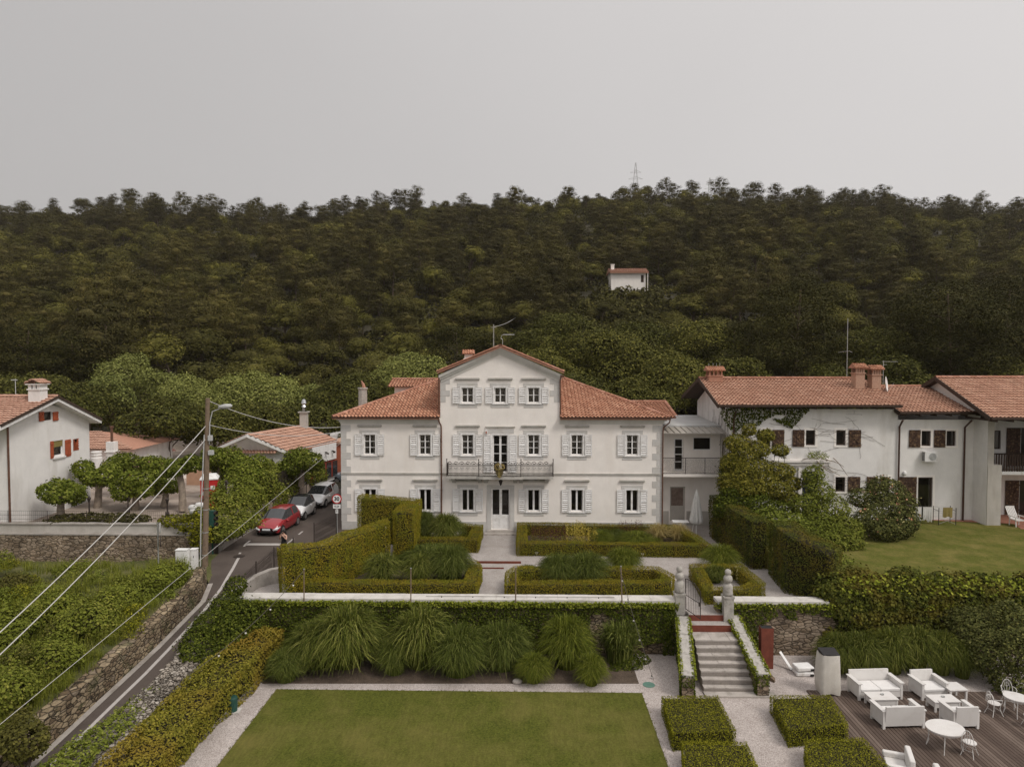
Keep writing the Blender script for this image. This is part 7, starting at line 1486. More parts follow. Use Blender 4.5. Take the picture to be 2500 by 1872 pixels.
for q_, lf, sz in ((0, 'weeds', .18), (1, 'oak_near', .15), (2, 'lime', .16), (3, 'weeds', .22)): veg('thicket', 'dense light green thicket above the road wall at the lower left', [(p[0], p[1], p[2]*(1, .75, .7, .9)[q_], p[3]*(1, .9, .8, 1.2)[q_]) for i_, p in enumerate(pts) if i_ % 4 == q_], lf, sz, 60, kind='stuff')
for px, py, rw, h, leaf, lb in ((70, 1850, 60, 1.4, 'oak', 'dark leafy bush at the bottom left corner'), (20, 1740, 70, 1.6, 'weeds', 'big bush at the left edge above the road wall'), (210, 1560, 60, 1.5, 'weeds', 'rounded bush in the middle of the overgrown slope'), (300, 1500, 50, 1.3, 'weeds', 'bush right of the middle of the overgrown slope'), (395, 1440, 42, 1.2, 'weeds', 'leafy bush around the foot of the round road sign'), (440, 1425, 26, 1.1, 'weeds', 'small bush in front of the white cabinets'), (40, 1420, 40, 1.0, 'oak', 'dark bush under the stone wall at the left edge'), (30, 1580, 60, 1.5, 'weeds', 'bush at the left edge under the cables'), (130, 1650, 55, 1.3, 'weeds', 'bush crossed by the thin wire on the overgrown slope')):
    zz = -1.0
    for _ in range(6): x, y = pz(px, py, zz); zz = float(field_z(np.array([x]), np.array([y]))[0])
    s_ = y/1667*rw; shrub('bush', lb, [(x+rng.uniform(-.6, .6)*s_, y+rng.uniform(-.5, .5)*s_, zz+h*rng.uniform(.35, .7), s_*.6, s_*.6, h*.38) for _ in range(7)], leaf, .13, 110, cat='bush', group='bushes on the overgrown slope')

def grass_field(lb, pos, m, nb, H, Rr, w):
    Vs = []; Fs = []; o = 0
    for x, y, z in pos:
        k_ = rng.uniform(.6, 1.4); V, F = blades(nb, H*k_, Rr*k_, w, .6, 1.0, 0); Vs.append(V+np.array((x, y, z-.03))); Fs.append(F+o); o += len(V)
    return tag(np_obj('wild_grass', np.concatenate(Vs), np.concatenate(Fs), M[m]), lb, 'grass', kind='stuff')
pos = []
for _ in range(950):
    px, py = rng.uniform(-40, 470), rng.uniform(1385, 1860)
    if px > 500-(py-1430)*1.0: continue
    zz = -1.0
    for _k in range(4): x, y = pz(px, py, zz); zz = float(field_z(np.array([x]), np.array([y]))[0])
    if x < rl_(y)-.6: pos.append((x, y, zz))
grass_field('tall wild grass growing over the slope left of the road', pos, 'weeds', 46, .62, .5, .016)
pos = []; L_ = [np.array(q) for q in lw]
for i in (0, 1, 4, 5, 3):
    a_, b_ = L_[i], L_[(i+1) % 6]; n_ = int(np.linalg.norm(b_-a_)*9)
    for k_ in range(n_): q = a_+(b_-a_)*(k_+rng.random())/n_; pos.append((q[0]+rng.normal()*.02, q[1]+rng.normal()*.02, -1.99))
grass_field('ragged grass fringe along the edges of the front lawn', pos, 'lawnblade', 16, .07, .06, .008)
# ================================================================ left house
HX = -31.2; HY0 = solveY(14, HX); HY1 = solveY(215, HX); HF = ((HX, 0, 0), (0, 1), (1, 0)); hq = lambda px, py: pxx(px, py, HX)
lh = thing('white_house', 'white house with orange-red shutters and a wide gabled tile roof at the left edge', 'house', (HX-4, (HY0+HY1)/2, 1.7))
apY, apZ = pxx(140, 968, -30.6); e1Y, e1Z = pxx(246, 1023, -30.6); e0Y, e0Z = pxx(8, 1034, -30.6)
def hop(x0, x1, y0, y1): a = hq((x0+x1)/2, y1); Ya = hq(x0, y0)[0]; Yb = hq(x1, y0)[0]; return (Ya, Yb, hq((x0+x1)/2, y1)[1], hq((x0+x1)/2, y0)[1])
hw1 = hop(105, 126, 1005, 1026); hw2 = hop(129, 154, 1075, 1114); hw3 = hop(178, 191, 1071, 1099)
mb = MB(); w_e = min(e0Z, e1Z)+.25; wt = min(w_e, hw1[2]-.12); mb.panel(HF, HY0, HY1, 1.2, wt, [hw2, hw3])
rz0 = apZ-.45
def rake(Y): return rz0-(abs(Y-apY))*((rz0-w_e)/((HY1-HY0)/2))
if hw1[3] >= wt: mb.panel(HF, hw1[0]-.35, hw1[1]+.35, wt, hw1[3]+.06, [hw1])
zt_ = hw1[3]+.06
a_, b_ = hw1[0]-.35, hw1[1]+.35
if hw1[3] >= wt:
    mb.add([(HX, HY0, wt), (HX, a_, wt), (HX, a_, rake(a_)), (HX, HY0, rake(HY0))], [(0,1,2,3)]); mb.add([(HX, b_, wt), (HX, HY1, wt), (HX, HY1, rake(HY1)), (HX, b_, rake(b_))], [(0,1,2,3)])
    mb.add([(HX, a_, zt_), (HX, b_, zt_), (HX, b_, rake(b_)), (HX, apY, rz0), (HX, a_, rake(a_))], [(0,1,2,3,4)])
mb.quad((-60, HY0, 1.2), (HX, HY0, 1.2), (HX, HY0, wt), (-60, HY0, wt+.9)); mb.quad((-60, HY1, 1.2), (HX, HY1, 1.2), (HX, HY1, wt), (-60, HY1, wt)); mb.build('wall', M['plaster_white'], lh)
window(lh, HF, *hw1, 1, 1, fm='darkwood', rec=.08, curtain=2); window(lh, HF, *hw2, 1, 1, fm='whitepaint', rec=.1, curtain=2, fw=.09)
MB().fb(HF, hw2[0]+.02, hw2[1]-.02, -.08, -.04, hw2[3]-.42, hw2[3]-.02).build('roller_blind', M['olive'], lh)
mb = MB(); 
for k in range(5): mb.beam((HX+.01, hw3[0]+(hw3[1]-hw3[0])*k/5, hw3[2]), (HX+.01, hw3[1], hw3[2]+(hw3[3]-hw3[2])*(5-k)/5), .04, .04); mb.beam((HX+.01, hw3[1]-(hw3[1]-hw3[0])*k/5, hw3[2]), (HX+.01, hw3[0], hw3[2]+(hw3[3]-hw3[2])*(5-k)/5), .04, .04)
wg = window(lh, HF, *hw3, 1, 1, fm='orangewood', rec=.05); mb.build('grille', M['orangewood'], wg)
def hsh(x0, x1, y0, y1):
    o = hop(x0, x1, y0, y1); plank_shutter(lh, HF, o[0], o[1], o[2], o[3], m='orangewood')
hsh(93, 105, 1005, 1028); hsh(127, 140, 1005, 1027); hsh(121, 128.5, 1077, 1119); hsh(157, 171, 1073, 1114)
MB().fb(HF, hw2[0]-.1, hw2[1]+.1, 0, .12, hw2[2]-.12, hw2[2]-.02).build('sill', M['plaster_white'], lh)
def xroof(parent, xa, xb, y0, z0, yr, zr, y1, z1, m, fascia='whitepaint'):
    g = MB()
    for (ya, za) in ((y0, z0), (y1, z1)):
        vs = [(xa, ya, za), (xb, ya, za), (xb, yr, zr), (xa, yr, zr)]; vs = [(p[0], p[1], p[2]-.03) for p in vs]+[(p[0], p[1], p[2]-.30) for p in vs]; g.add(vs, [(0,1,2,3), (7,6,5,4), (0,4,5,1), (1,5,6,2), (3,7,4,0)])
    r = g.build('roof', M[fascia], parent); s0 = Vector((0, yr-y0, zr-z0)); s1 = Vector((0, yr-y1, zr-z1))
    add_tiles('tiles', r, [dict(P0=(xa, y0, z0), u=(1,0,0), v=tuple(s0), L=xb-xa, W=s0.length, amp=.03, tw=.25), dict(P0=(xb, y1, z1), u=(-1,0,0), v=tuple(s1), L=xb-xa, W=s1.length, amp=.03, tw=.25)], m)
    mb = MB(); ridge(mb, (xa, yr, zr+.05), (xb, yr, zr+.05)); mb.build('ridge_tiles', M['tiles_pale'], r)
    mb = MB()
    for ya, za in ((y0, z0), (y1, z1)): mb.beam((xb+.02, ya, za-.02), (xb+.02, yr, zr-.02), .07, .16)
    mb.build('barge_trim', M['darkwood'], r); return r
lr = xroof(lh, -60, -30.55, e0Y-.3, e0Z-.08, apY, apZ, e1Y, e1Z, 'tiles_pale')
mb = MB(); mb.tube([(HX+.08, HY0-.05, e0Z-.3), (HX+.08, HY0-.05, 1.8)], .06, 7); mb.build('downpipe', M['pipe'], lh)
cy = apY-.7; cxx, cz1 = py_(92, 947, cy); czb = py_(92, 978, cy)[1]; c = MB().box(cxx-.38, cxx+.38, cy-.35, cy+.35, czb-.5, cz1-.12).box(cxx-.44, cxx+.44, cy-.41, cy+.41, cz1-.12, cz1-.04).box(cxx-.38, cxx-.2, cy-.35, cy+.35, cz1-.04, cz1+.22).box(cxx+.2, cxx+.38, cy-.35, cy+.35, cz1-.04, cz1+.22).box(cxx-.09, cxx+.09, cy-.33, cy+.33, cz1-.04, cz1+.22).box(cxx-.5, cxx+.5, cy-.46, cy+.46, cz1+.22, cz1+.28).build('chimney', M['plaster_white'], lh)
for sg in (-1, 1):
    v = Vector((-sg*.52, 0, .26)); P = tiles(P0=(cxx+sg*.52, cy-.5 if sg > 0 else cy+.5, cz1+.3), u=(0, sg, 0), v=tuple(v), L=1.0, W=v.length, tw=.2, tr=.3); np_obj('cap_tiles', P[0], P[1], M['tiles_pale'], c)
x, z_ = py_(37, 925, 58); t = thing('television_aerial', 'small aerial with a grey cowl behind the left house ridge', 'antenna', (x, 58, z_-2)); MB().tube([(x, 58, z_-1.8), (x, 58, z_)], .03, 5).box(x-.35, x+.15, 57.95, 58.05, z_-.12, z_-.05).build('mast', M['greymetal'], t); MB().lathe((x+.1, 58, z_-1.8), [(.5, .0), (.1, .45), (.03, .5)], 8).build('cowl', M['greymetal'], t)
# ---- low building behind
Yb = 60.0
t = thing('low_house', 'low pale house with faded tile roof and steel flue right of the white house', 'house', (-33, Yb, 1.2)); g_ = lambda px, py, Y=Yb: py_(px, py, Y)
xl = g_(150, 1050)[0]; xr_ = g_(326, 1098)[0]; ze_ = g_(326, 1097)[1]; zr_ = g_(247, 1053, Yb+4)[1]; xr2 = g_(247, 1053, Yb+4)[0]
MB().box(xl, xr_-.7, Yb+.5, Yb+8, 0.8, ze_-.05).build('wall', M['plaster_white'], t)
rf = MB().add([(xl, Yb, ze_), (xr_, Yb, ze_), (xr_, Yb+8.4, ze_), (xl, Yb+8.4, ze_), (xl, Yb+4, zr_), (xr2, Yb+4, zr_)], [(0,1,5,4), (1,2,5), (2,3,4,5), (0,3,2,1)]).build('roof', M['terracotta'], t)
v = Vector((0, 4, zr_-ze_)); add_tiles('tiles', rf, [dict(P0=(xl, Yb, ze_+.03), u=(1,0,0), v=tuple(v), L=xr_-xl, W=v.length, amp=.03, clip=[(1, (xr_-xr2)/v.length, xr_-xl)])], 'tiles_pale')
for px, pt, pb, r, lb in ((235, 1102, 1160, .45, 0),): 
    x, zt = py_(px, pt, 55); MB().lathe((x, 55, 0), [(.42, 1.5), (.42, zt-.5), (.36, zt-.45), (.36, zt-.35), (.40, zt-.33), (.40, zt-.25), (.36, zt-.23), (.36, zt-.12), (.40, zt-.1), (.40, zt)], 12).build('chimney', M['plaster_white'], t)
x, zt = py_(273, 1078, 56); c = MB().box(x-.33, x+.33, 55.7, 56.3, 1.5, zt).box(x-.42, x+.42, 55.6, 56.4, zt-.85, zt-.78).build('chimney', M['plaster_white'], t); zt2 = py_(273, 1040, 56)[1]; MB().lathe((x, 56, zt), [(.10, 0), (.10, zt2-zt-.15), (.16, zt2-zt-.15), (.16, zt2-zt)], 8).build('flue', M['pipe'], c)
t = thing('garden_shed', 'low red-brown wooden shed roof between the low house and the hall', 'shed', (-38, 76, 1)); x0, zr1 = py_(320, 1097, 78); x1 = py_(448, 1097, 78)[0]; ze1 = py_(400, 1112, 76)[1]
MB().box(x0+.8, x1-.5, 76.4, 81, .5, ze1).build('wall', M['reddoor'], t); MB().add([(x0, 75.8, ze1), (x1-1.2, 75.8, ze1), (x1-1.9, 78.5, zr1+.3), (x0+1.2, 78.5, zr1+.3), (x1, 77.5, ze1)], [(0,1,2,3), (1,4,2)]).build('roof', mat('red_felt_roof', (.17, .07, .055), .9, .15, 3), t)
# ---- outbuilding with red posts
t = thing('outbuilding', 'cream single-storey outbuilding with red timber door and posts behind the plane trees', 'house', (-32, 57.5, 1.4)); Yo = 57.0; of = ((0, Yo, 0), (1, 0), (0, -1)); gx2 = lambda px: py_(px, 1200, Yo)[0]; gz2 = lambda py: py_(300, py, Yo)[1]
dd = (gx2(226), gx2(246), 1.5, gz2(1190)); MB().panel(of, gx2(200), gx2(420), .8, gz2(1145), [dd]).box(gx2(200), gx2(420), Yo+.3, Yo+4, .8, gz2(1147)).build('wall', M['plaster'], t)
window(t, of, *dd, 1, 1, name='door', fm='reddoor', rec=.05, fw=.14); mb = MB()
for px in (207, 262, 283, 318, 377): mb.fb(of, gx2(px)-.1, gx2(px)+.1, .0, .15, .9, gz2(1150))
mb.fb(of, gx2(200), gx2(420), .0, .12, gz2(1152), gz2(1145)).build('posts', M['orangewood'], t); MB().box(gx2(198), gx2(422), Yo-.4, Yo+4.2, gz2(1145), gz2(1142)).build('roof', M['tiles_pale'], t)
t = thing('garden_wall', 'terracotta coloured plaster wall behind the red portable toilet', 'wall', (-27, 56, 1.2)); MB().box(py_(455, 1170, 56)[0], py_(512, 1170, 56)[0], 56, 56.2, .8, py_(480, 1148, 56)[1]).build('wall_face', mat('salmon_plaster', (.45, .27, .18), .9, .1), t)
for px, lb in ((293, 'white enamel cooker standing outside by the red posts, left one'), (306, 'white enamel cooker standing outside by the red posts, right one')):
    x, y = py_(px, 1220, 53)[0], 53; t = thing('cooker', lb, 'cooker', (x, y, 1.5)); MB().box(x-.2, x+.2, y, y+.4, 1.45, 2.35).build('case', M['whitepaint'], t); MB().box(x-.12, x+.12, y-.01, y, 1.6, 1.95).build('door', M['blackplastic'], t)
# ---- hall with shallow gable
hall = thing('tiled_hall', 'low white hall with a shallow gable and faded tile roof left of the villa', 'house', (-20, 60, 1)); zeh = 4.25
A_ = np.array(pz(700, 1101, zeh)); B_ = np.array(pz(824, 1074, zeh)); C_ = np.array(pz(512, 1099, zeh)); D_ = B_+(C_-A_); rt_ = pz(602, 1059, 5.75); rb_ = pz(737, 1039, 5.75)
Rf = np.array(rt_); Rb = Rf+(B_-A_)
Rf3 = (*Rf, 5.75); Rb3 = (*Rb, 5.75); 
g = MB(); q1 = [(*A_, zeh), (*B_, zeh), Rb3, Rf3]; q2 = [(*D_, zeh), (*C_, zeh), Rf3, Rb3]
for q in (q1, q2): vs = [(p[0], p[1], p[2]-.03) for p in q]+[(p[0], p[1], p[2]-.28) for p in q]; g.add(vs, [(0,1,2,3), (7,6,5,4), (0,4,5,1), (3,7,4,0), (1,5,6,2)])
hr = g.build('roof', M['plaster_white'], hall); u1 = Vector((*(B_-A_), 0)); v1 = Vector(Rf3)-Vector((*A_, zeh)); v1 = v1-u1.normalized()*v1.dot(u1.normalized()); sh1 = (Vector(Rf3)-Vector((*A_, zeh))).dot(u1.normalized())
u2 = Vector((*(C_-D_), 0))*0+Vector((*(A_-B_), 0)); v2 = Vector(Rb3)-Vector((*D_, zeh)); d2 = v2.dot(u2.normalized()); v2 = v2-u2.normalized()*d2
add_tiles('tiles', hr, [dict(P0=tuple(Vector((*A_, zeh))-u1.normalized()*2), u=tuple(u1), v=tuple(v1), L=u1.length+4, W=v1.length, amp=.03, tw=.25, clip=[(-1, sh1/v1.length, -2), (1, -sh1/v1.length, u1.length+2)]), dict(P0=tuple(Vector((*D_, zeh))-u2.normalized()*2), u=tuple(u2), v=tuple(v2), L=u2.length+4, W=v2.length, amp=.03, tw=.25, clip=[(-1, d2/v2.length, -2), (1, -d2/v2.length, u2.length+2)])], 'tiles_pale')
def ip(P, s): c = (A_+B_+C_+D_)/4; return tuple(np.array(P)+(c-np.array(P))*s)
MB().prism([ip(A_, .06), ip(B_, .06), ip(D_, .06), ip(C_, .06)], .6, zeh-.1).add([(*ip(A_, .04), zeh-.15), (*ip(C_, .04), zeh-.15), (*(Rf+(B_-A_)*.04), 5.5)], [(0,1,2)]).build('wall', M['plaster_white'], hall)
dr = (A_-C_)/np.linalg.norm(A_-C_); P0 = C_+(A_-C_)*.12; nrm = np.array((dr[1], -dr[0])); ft = tiles(P0=(*(P0+nrm*.35), zeh-.15), u=(*dr, 0), v=(*(-nrm*.6), .22), L=np.linalg.norm(A_-C_)*.76, W=.6, tw=.25, tr=.3); np_obj('gable_tiles', ft[0], ft[1], M['tiles_pale'], hr)
MB().beam((*ip(A_, -.01), zeh-.15), (*ip(B_, -.01), zeh-.15), .12, .14).build('gutter', M['terracotta'], hr)
dR = (B_-A_)/np.linalg.norm(B_-A_); nR = np.array((dR[1], -dR[0])); RFm = ((*(A_+(B_-A_)*.45+nR*(-.15)), 0), tuple(dR), tuple(nR)); LR = np.linalg.norm(B_-A_)
MB().fb(RFm, 0, LR*.5, 0, .25, 2.6, 4.1).build('sign_board', M['whitepaint'], hall); mb = MB()
for s in (.12, .26, .40): mb.fb(RFm, LR*s-.05, LR*s+.05, .25, .45, 3.35, 3.45).fb(RFm, LR*s-.09, LR*s+.09, .42, .58, 3.22, 3.38)
mb.build('spotlights', M['iron'], hall); MB().fb(RFm, 0, LR*.5, .0, .12, 1.0, 2.55).build('shopfront', M['reddoor'], hall); mb = MB()
for s in (.05, .18, .31, .44): mb.fb(RFm, LR*s, LR*s+.8, .12, .16, 1.0, 2.4)
mb.build('shopfront_glass', M['carglass'], hall)
x, y = Rb[0]+.2, Rb[1]-.3; c = MB().box(x-.3, x+.3, y-.3, y+.3, 5, 7.0).box(x-.42, x+.42, y-.42, y+.42, 6.9, 7.0).build('chimney', M['plaster_grey'], hall); MB().lathe((x, y, 7.0), [(.15, 0), (.15, .4), (.22, .42), (.1, .62), (.24, .75), (.16, 1.05), (.05, 1.12)], 10).build('rotating_cowl', M['chrome'], c)
# brick building behind the cars
x0 = py_(812, 1100, 66)[0]; t = thing('brick_building', 'red brick building side wall at the end of the lane behind the villa', 'house', (x0, 66, 0)); MB().box(x0, -9, 66, 76, -.2, py_(830, 1083, 66)[1]).build('wall', M['redbrick'], t); MB().box(x0-.2, -9, 65.8, 76, py_(830, 1083, 66)[1], py_(830, 1083, 66)[1]+.2).build('roof_edge', M['brick'], t)
x0, zt = py_(806, 1058, 74); t = thing('white_van', 'roof of a white box van showing between hall and villa', 'van', (x0+2, 76, 0)); MB().box(x0, x0+5, 74, 76.2, .7, zt).box(x0-.03, x0+5.03, 73.97, 76.23, zt-.25, zt-.15).build('box_body', M['whitepaint'], t); MB().box(x0-1.5, x0-.1, 74.1, 76.1, .5, zt-1.0).build('cab', M['whitecar'], t)
for dx in (-1, 3.8):
    MB().tube([(x0+dx, 73.95, .45), (x0+dx, 74.2, .45)], .42, 14).build('wheel', M['tyre'], t)
# ================================================================ vines and fence on the left of the road
vb = [];
for y in np.arange(41.5, 61, 1.0):
    xw = rl_(y)-.9; hgt = np.interp(y, [41, 44, 50, 60], [1.4, 2.6, 3.1, 3.0])
    for k in range(3): vb.append((xw-k*.75+rng.uniform(-.3, .3), y+rng.uniform(-.4, .4), .3+hgt*rng.uniform(.3, .75), .95, .95, hgt*.36))
shrub('overgrown_hedge', 'overgrown leafy vines smothering the fence left of the parked cars', vb, 'weeds', .17, 60, cat='hedge')
def sv(lb, pts, leaf='plane', **k): sb(lb, leaf, pts, .17, 70, cat='bush', **k)
sv('leafy bush at the kerb between timber pole and red car', [(560, 1290, 40.9, 40, 24), (600, 1270, 42, 36, 20), (535, 1300, 40.4, 26, 22)], 'weeds'); sv('hanging greenery on the stone wall end beside the timber pole', [(490, 1310, 39.6, 26, 34), (460, 1280, 40.2, 34, 16), (420, 1270, 40.6, 34, 14), (495, 1260, 41, 30, 22)], 'hedge_green')
sv('dark dry shrubs along the wire fence above the stone wall', [(160, 1266, 41.2, 40, 10), (220, 1262, 41.2, 40, 10), (280, 1264, 41.2, 44, 10), (330, 1268, 41.0, 36, 9)], 'darkleaf')
t = thing('mesh_fence', 'dark metal mesh fence half covered by vines above the parked cars', 'fence', (-19, 55, 1)); mb = MB()
for y in np.arange(50, 61, 1.8): mb.tube([(rl_(y)-.35, y, .2), (rl_(y)-.35, y, 3.2)], .03, 5)
mb.build('posts', M['iron'], t); mb = MB()
for z in np.arange(1.7, 3.2, .09): mb.tube([(rl_(50)-.35, 50, z), (rl_(61)-.35, 61, z)], .012, 3)
for y in np.arange(50, 61, .09): mb.box(rl_(y)-.355, rl_(y)-.345, y, y+.015, 1.7, 3.15)
mb.build('mesh', M['iron'], t)
# ================================================================ plane trees on the yard
def planetree(px, pyc, pyb, Y, r_px, lb, z0=1.7):
    x = py_(px, pyb, Y)[0]; zc = py_(px, pyc, Y)[1]; s_ = Y/1667; Rr = r_px*s_*1.15; t = thing('plane_tree', lb, 'tree', (x, Y, z0), 0, 'pollarded plane trees on the yard'); mb = MB(); bl = []
    top = (x+rng.uniform(-.2, .2), Y, zc-Rr*.5); limb(mb, (x, Y, z0-.1), top, .26, .20, 8, .06, 4)
    for k in range(8):
        a = k*2.4; rr = Rr*rng.uniform(.42, .6); c = (x+math.cos(a)*(Rr-rr*.8)*1.05, Y+math.sin(a)*(Rr-rr*.8)*.9, zc+rng.uniform(-.35, .45)*Rr); bl.append((*c, rr, rr, rr*.8)); limb(mb, top, c, .10, .03, 5, .2, 3)
    P, N = blob_points(bl, 130, .35, -1); V, F = leaf_quads(P, N, .18, .75, .45, flat=.3); mb.build('trunk', M['palebark'], t, smooth=True); np_obj('crown', V, F, M['plane'], t)
for a in ((152, 1205, 1255, 42.0, 44, 'pollarded plane tree standing alone before the white house wall'), (238, 1160, 1242, 46.0, 44, 'pollarded plane tree in front of the low house'), (310, 1135, 1235, 50, 40, 'pollarded plane tree with the highest leaf clump beside the low house'), (330, 1185, 1235, 45.5, 46, 'pollarded plane tree behind the two cables'), (385, 1145, 1235, 50, 34, 'pollarded plane tree before the red-brown shed'), (445, 1135, 1245, 45.0, 34, 'pollarded plane tree with the pale trunk left of the timber pole'), (400, 1190, 1240, 46.5, 30, 'small pollarded plane tree below the shed'),
          (540, 1125, 1200, 50, 42, 'pollarded plane tree just right of the timber pole'), (600, 1150, 1215, 50, 46, 'pollarded plane tree in front of the hall gable'), (735, 1130, 1200, 54, 44, 'rounded plane tree at the right corner of the hall')): planetree(*a)
# portable toilet
px0, px1 = py_(487, 1242, 46.5)[0], py_(519, 1242, 46.5)[0]; px2 = py_(531, 1242, 47.5)[0]; cx = (px0+px1)/2; zt = 3.35; zb = py_(500, 1242, 46.5)[1]; rz = .45
t = thing('portable_toilet', 'bright red portable toilet with white roof on the yard by the vines', 'portable toilet', (cx, 47, zb)); w = 1.1
ca_, sa_ = math.cos(.35), math.sin(.35)
def rr2(x, y): return (cx+x*ca_-y*sa_, 47.1+x*sa_+y*ca_)
MB().prism([rr2(-.55, -.55), rr2(.55, -.55), rr2(.55, .55), rr2(-.55, .55)], zb, zb+2.0).build('cabin', M['redplastic'], t)
mb = MB(); q = [rr2(-.6, -.6), rr2(.6, -.6), rr2(.6, .6), rr2(-.6, .6)]; q2 = [rr2(-.4, -.4), rr2(.4, -.4), rr2(.4, .4), rr2(-.4, .4)]; mb.add([(*p, zb+2.0) for p in q]+[(*p, zb+2.08) for p in q]+[(*p, zb+2.32) for p in q2], [(0,3,2,1)]+[(i, (i+1) % 4, 4+(i+1) % 4, 4+i) for i in range(4)]+[(4+i, 4+(i+1) % 4, 8+(i+1) % 4, 8+i) for i in range(4)]+[(8,9,10,11)]); mb.build('roof', M['whitepaint'], t)
mb = MB(); 
for (a, b) in (((-.25, -.56), (.05, -.56)),): pass
fr_ = ((*rr2(0, -.55), 0), (ca_, sa_), (sa_, -ca_)); MB().fb(fr_, -.42, .42, 0, .03, zb+.1, zb+1.9).build('door', M['redplastic'], t)
mb = MB(); O, u, n_ = fr_
def FP(s, d, z): return (O[0]+u[0]*s+n_[0]*d, O[1]+u[1]*s+n_[1]*d, z)
mb.add([FP(-.5, .04, zb+.95), FP(.1, .04, zb+.95), FP(-.15, .04, zb+1.75)], [(0,1,2)]); mb.build('dark_triangle', M['greymetal'], t)
fr2 = ((*rr2(.55, 0), 0), (-sa_*-1, ca_), (ca_, sa_)); MB().fb(fr2, -.22, .22, 0, .012, zb+1.35, zb+1.7).build('white_sticker', M['signwhite'], t); MB().fb(fr_, .1, .38, .03, .04, zb+1.3, zb+1.6).build('white_sticker', M['signwhite'], t)
# rolls of sacking at the wall end
for k, (px, py, w, a, lb) in enumerate(((478, 1248, .75, .1, 'white sack lying lowest in the heap beside the timber pole'), (470, 1240, .6, -.3, 'white sack at the left of the heap beside the timber pole'), (487, 1235, .7, .0, 'white rolled sack on top of the heap beside the timber pole'), (496, 1247, .55, .4, 'white sack at the right of the heap beside the timber pole'))):
    x, z_ = py_(px, py, 41.4); d = Vector((math.cos(a), math.sin(a)*.5, 0))*w/2; c = Vector((x, 41.4+k*.08, z_)); mb = MB(); mb.tube([c-d, c-d*.8, c-d*.3, c+d*.3, c+d*.8, c+d], [.06, .17, .20, .19, .17, .06], 9); tag(mb.build('sack', M['fabric'], smooth=True), lb, 'sack', 'white sacks by the pole')
# lamp posts
def lamppost(px, pyt, pyb, Y, lb, heads=1):
    x, zt = py_(px, pyt, Y); zb = py_(px, pyb, Y)[1]; t = thing('lamp_post', lb, 'street lamp', (x, Y, zb), 0, 'old style lamp posts on the yard'); MB().lathe((x, Y, zb), [(.12, -.1), (.12, .1), (.05, .3), (.035, zt-zb-.4)], 8).build('post', M['iron'], t)
    for dx in ((0,) if heads == 1 else (-.28, .28)):
        if dx: MB().tube([(x, Y, zt-.55), (x+dx*.6, Y, zt-.6), (x+dx, Y, zt-.42)], .02, 5).build('arm', M['iron'], t)
        MB().lathe((x+dx, Y, zt-.42), [(.05, 0), (.12, .24), (.14, .26), (.04, .38), (.01, .44)], 6).build('lantern', M['iron'], t)
lamppost(22, 1200, 1282, 41.3, 'double lantern lamp post at the left edge before the white house', 2); lamppost(217, 1210, 1262, 42.5, 'single lantern lamp post between the first two plane trees'); lamppost(312, 1208, 1248, 44.5, 'single lantern lamp post behind the two cables'); lamppost(408, 1213, 1258, 42.5, 'single lantern lamp post left of the white sacks'); lamppost(552, 1170, 1222, 46, 'single lantern lamp post right of the portable toilet')
# ================================================================ pole, cables, cabinets, signs
pbx, pby = pz(500, 1376, .1); ptx, ptz = py_(507, 972, pby+.1); t = thing('timber_pole', 'tall timber utility pole with a street light arm at the roadside', 'utility pole', (pbx, pby, 0))
MB().tube([(pbx, pby, -.3), ((pbx+ptx)/2, pby+.05, ptz/2), (ptx, pby+.1, ptz)], [.17, .15, .12], 10).build('post', M['pole'], t)
MB().tube([(pbx-.2, pby-.12, 0), (pbx-.13, pby-.1, 3), (ptx-.16, pby-.05, 7.5)], .035, 6).build('conduit', M['greymetal'], t)
hx_, hz_ = py_(545, 993, pby); arm = MB().tube([(ptx+.1, pby, ptz-2.6), (ptx+.14, pby, ptz-1.4), (ptx+.3, pby, ptz-.75), (ptx+.75, pby-.05, ptz-.58), (hx_-.2, pby-.1, hz_)], .03, 6).build('lamp_arm', M['greymetal'], t)
mb = MB(); a = Vector((hx_-.25, pby-.1, hz_-.02)); b = Vector((hx_+.55, pby-.1, hz_+.07)); mb.tube([a, a+(b-a)*.15, a+(b-a)*.5, a+(b-a)*.9, b], [.04, .11, .15, .11, .04], 10); mb.build('lamp_head', M['greymetal'], t, smooth=True)
mb = MB()
for z_ in (.6, 1.9, 3.2, 4.4): f_ = z_/ptz; mb.lathe((pbx+(ptx-pbx)*f_, pby+.1*f_, z_), [(.175, 0), (.175, .05)], 10)
mb.build('steel_bands', M['metal'], t)
MB().box(ptx+.08, ptx+.28, pby-.15, pby+.05, ptz-2.4, ptz-2.1).build('junction_box', M['greymetal'], t); MB().box(ptx+.08, ptx+.34, pby-.15, pby+.05, ptz-3.2, ptz-2.95).build('junction_box', M['greymetal'], t)
def cable(lb, a, b, s, r, m='cable', n=24): return tag(MB().tube(sag(a, b, s, n), r, 5).build('cable', M[m]), lb, 'cable')
c1 = (ptx-.1, pby, py_(503, 1040, pby)[1]); c2 = (ptx-.12, pby, py_(500, 1072, pby)[1])
e = py_(-120, 1652, 20); cable('thick pale twisted cable, upper of the two falling from the timber pole', c1, (e[0], 20, e[1]), .3, .022); e = py_(-120, 1710, 20); cable('thick pale twisted cable, lower of the two falling from the timber pole', c2, (e[0], 20, e[1]), .35, .022)
v1_ = py_(833, 1042, VY); v2_ = py_(833, 1053, VY); cable('pale cable from the top of the timber pole to the villa corner', (ptx, pby, ptz-.1), (v1_[0], VY-.02, v1_[1]), .55, .022); cable('pale cable from the lamp arm height of the pole to the villa corner', (ptx+.1, pby, py_(510, 1037, pby)[1]), (v2_[0], VY-.02, v2_[1]), .45, .020)
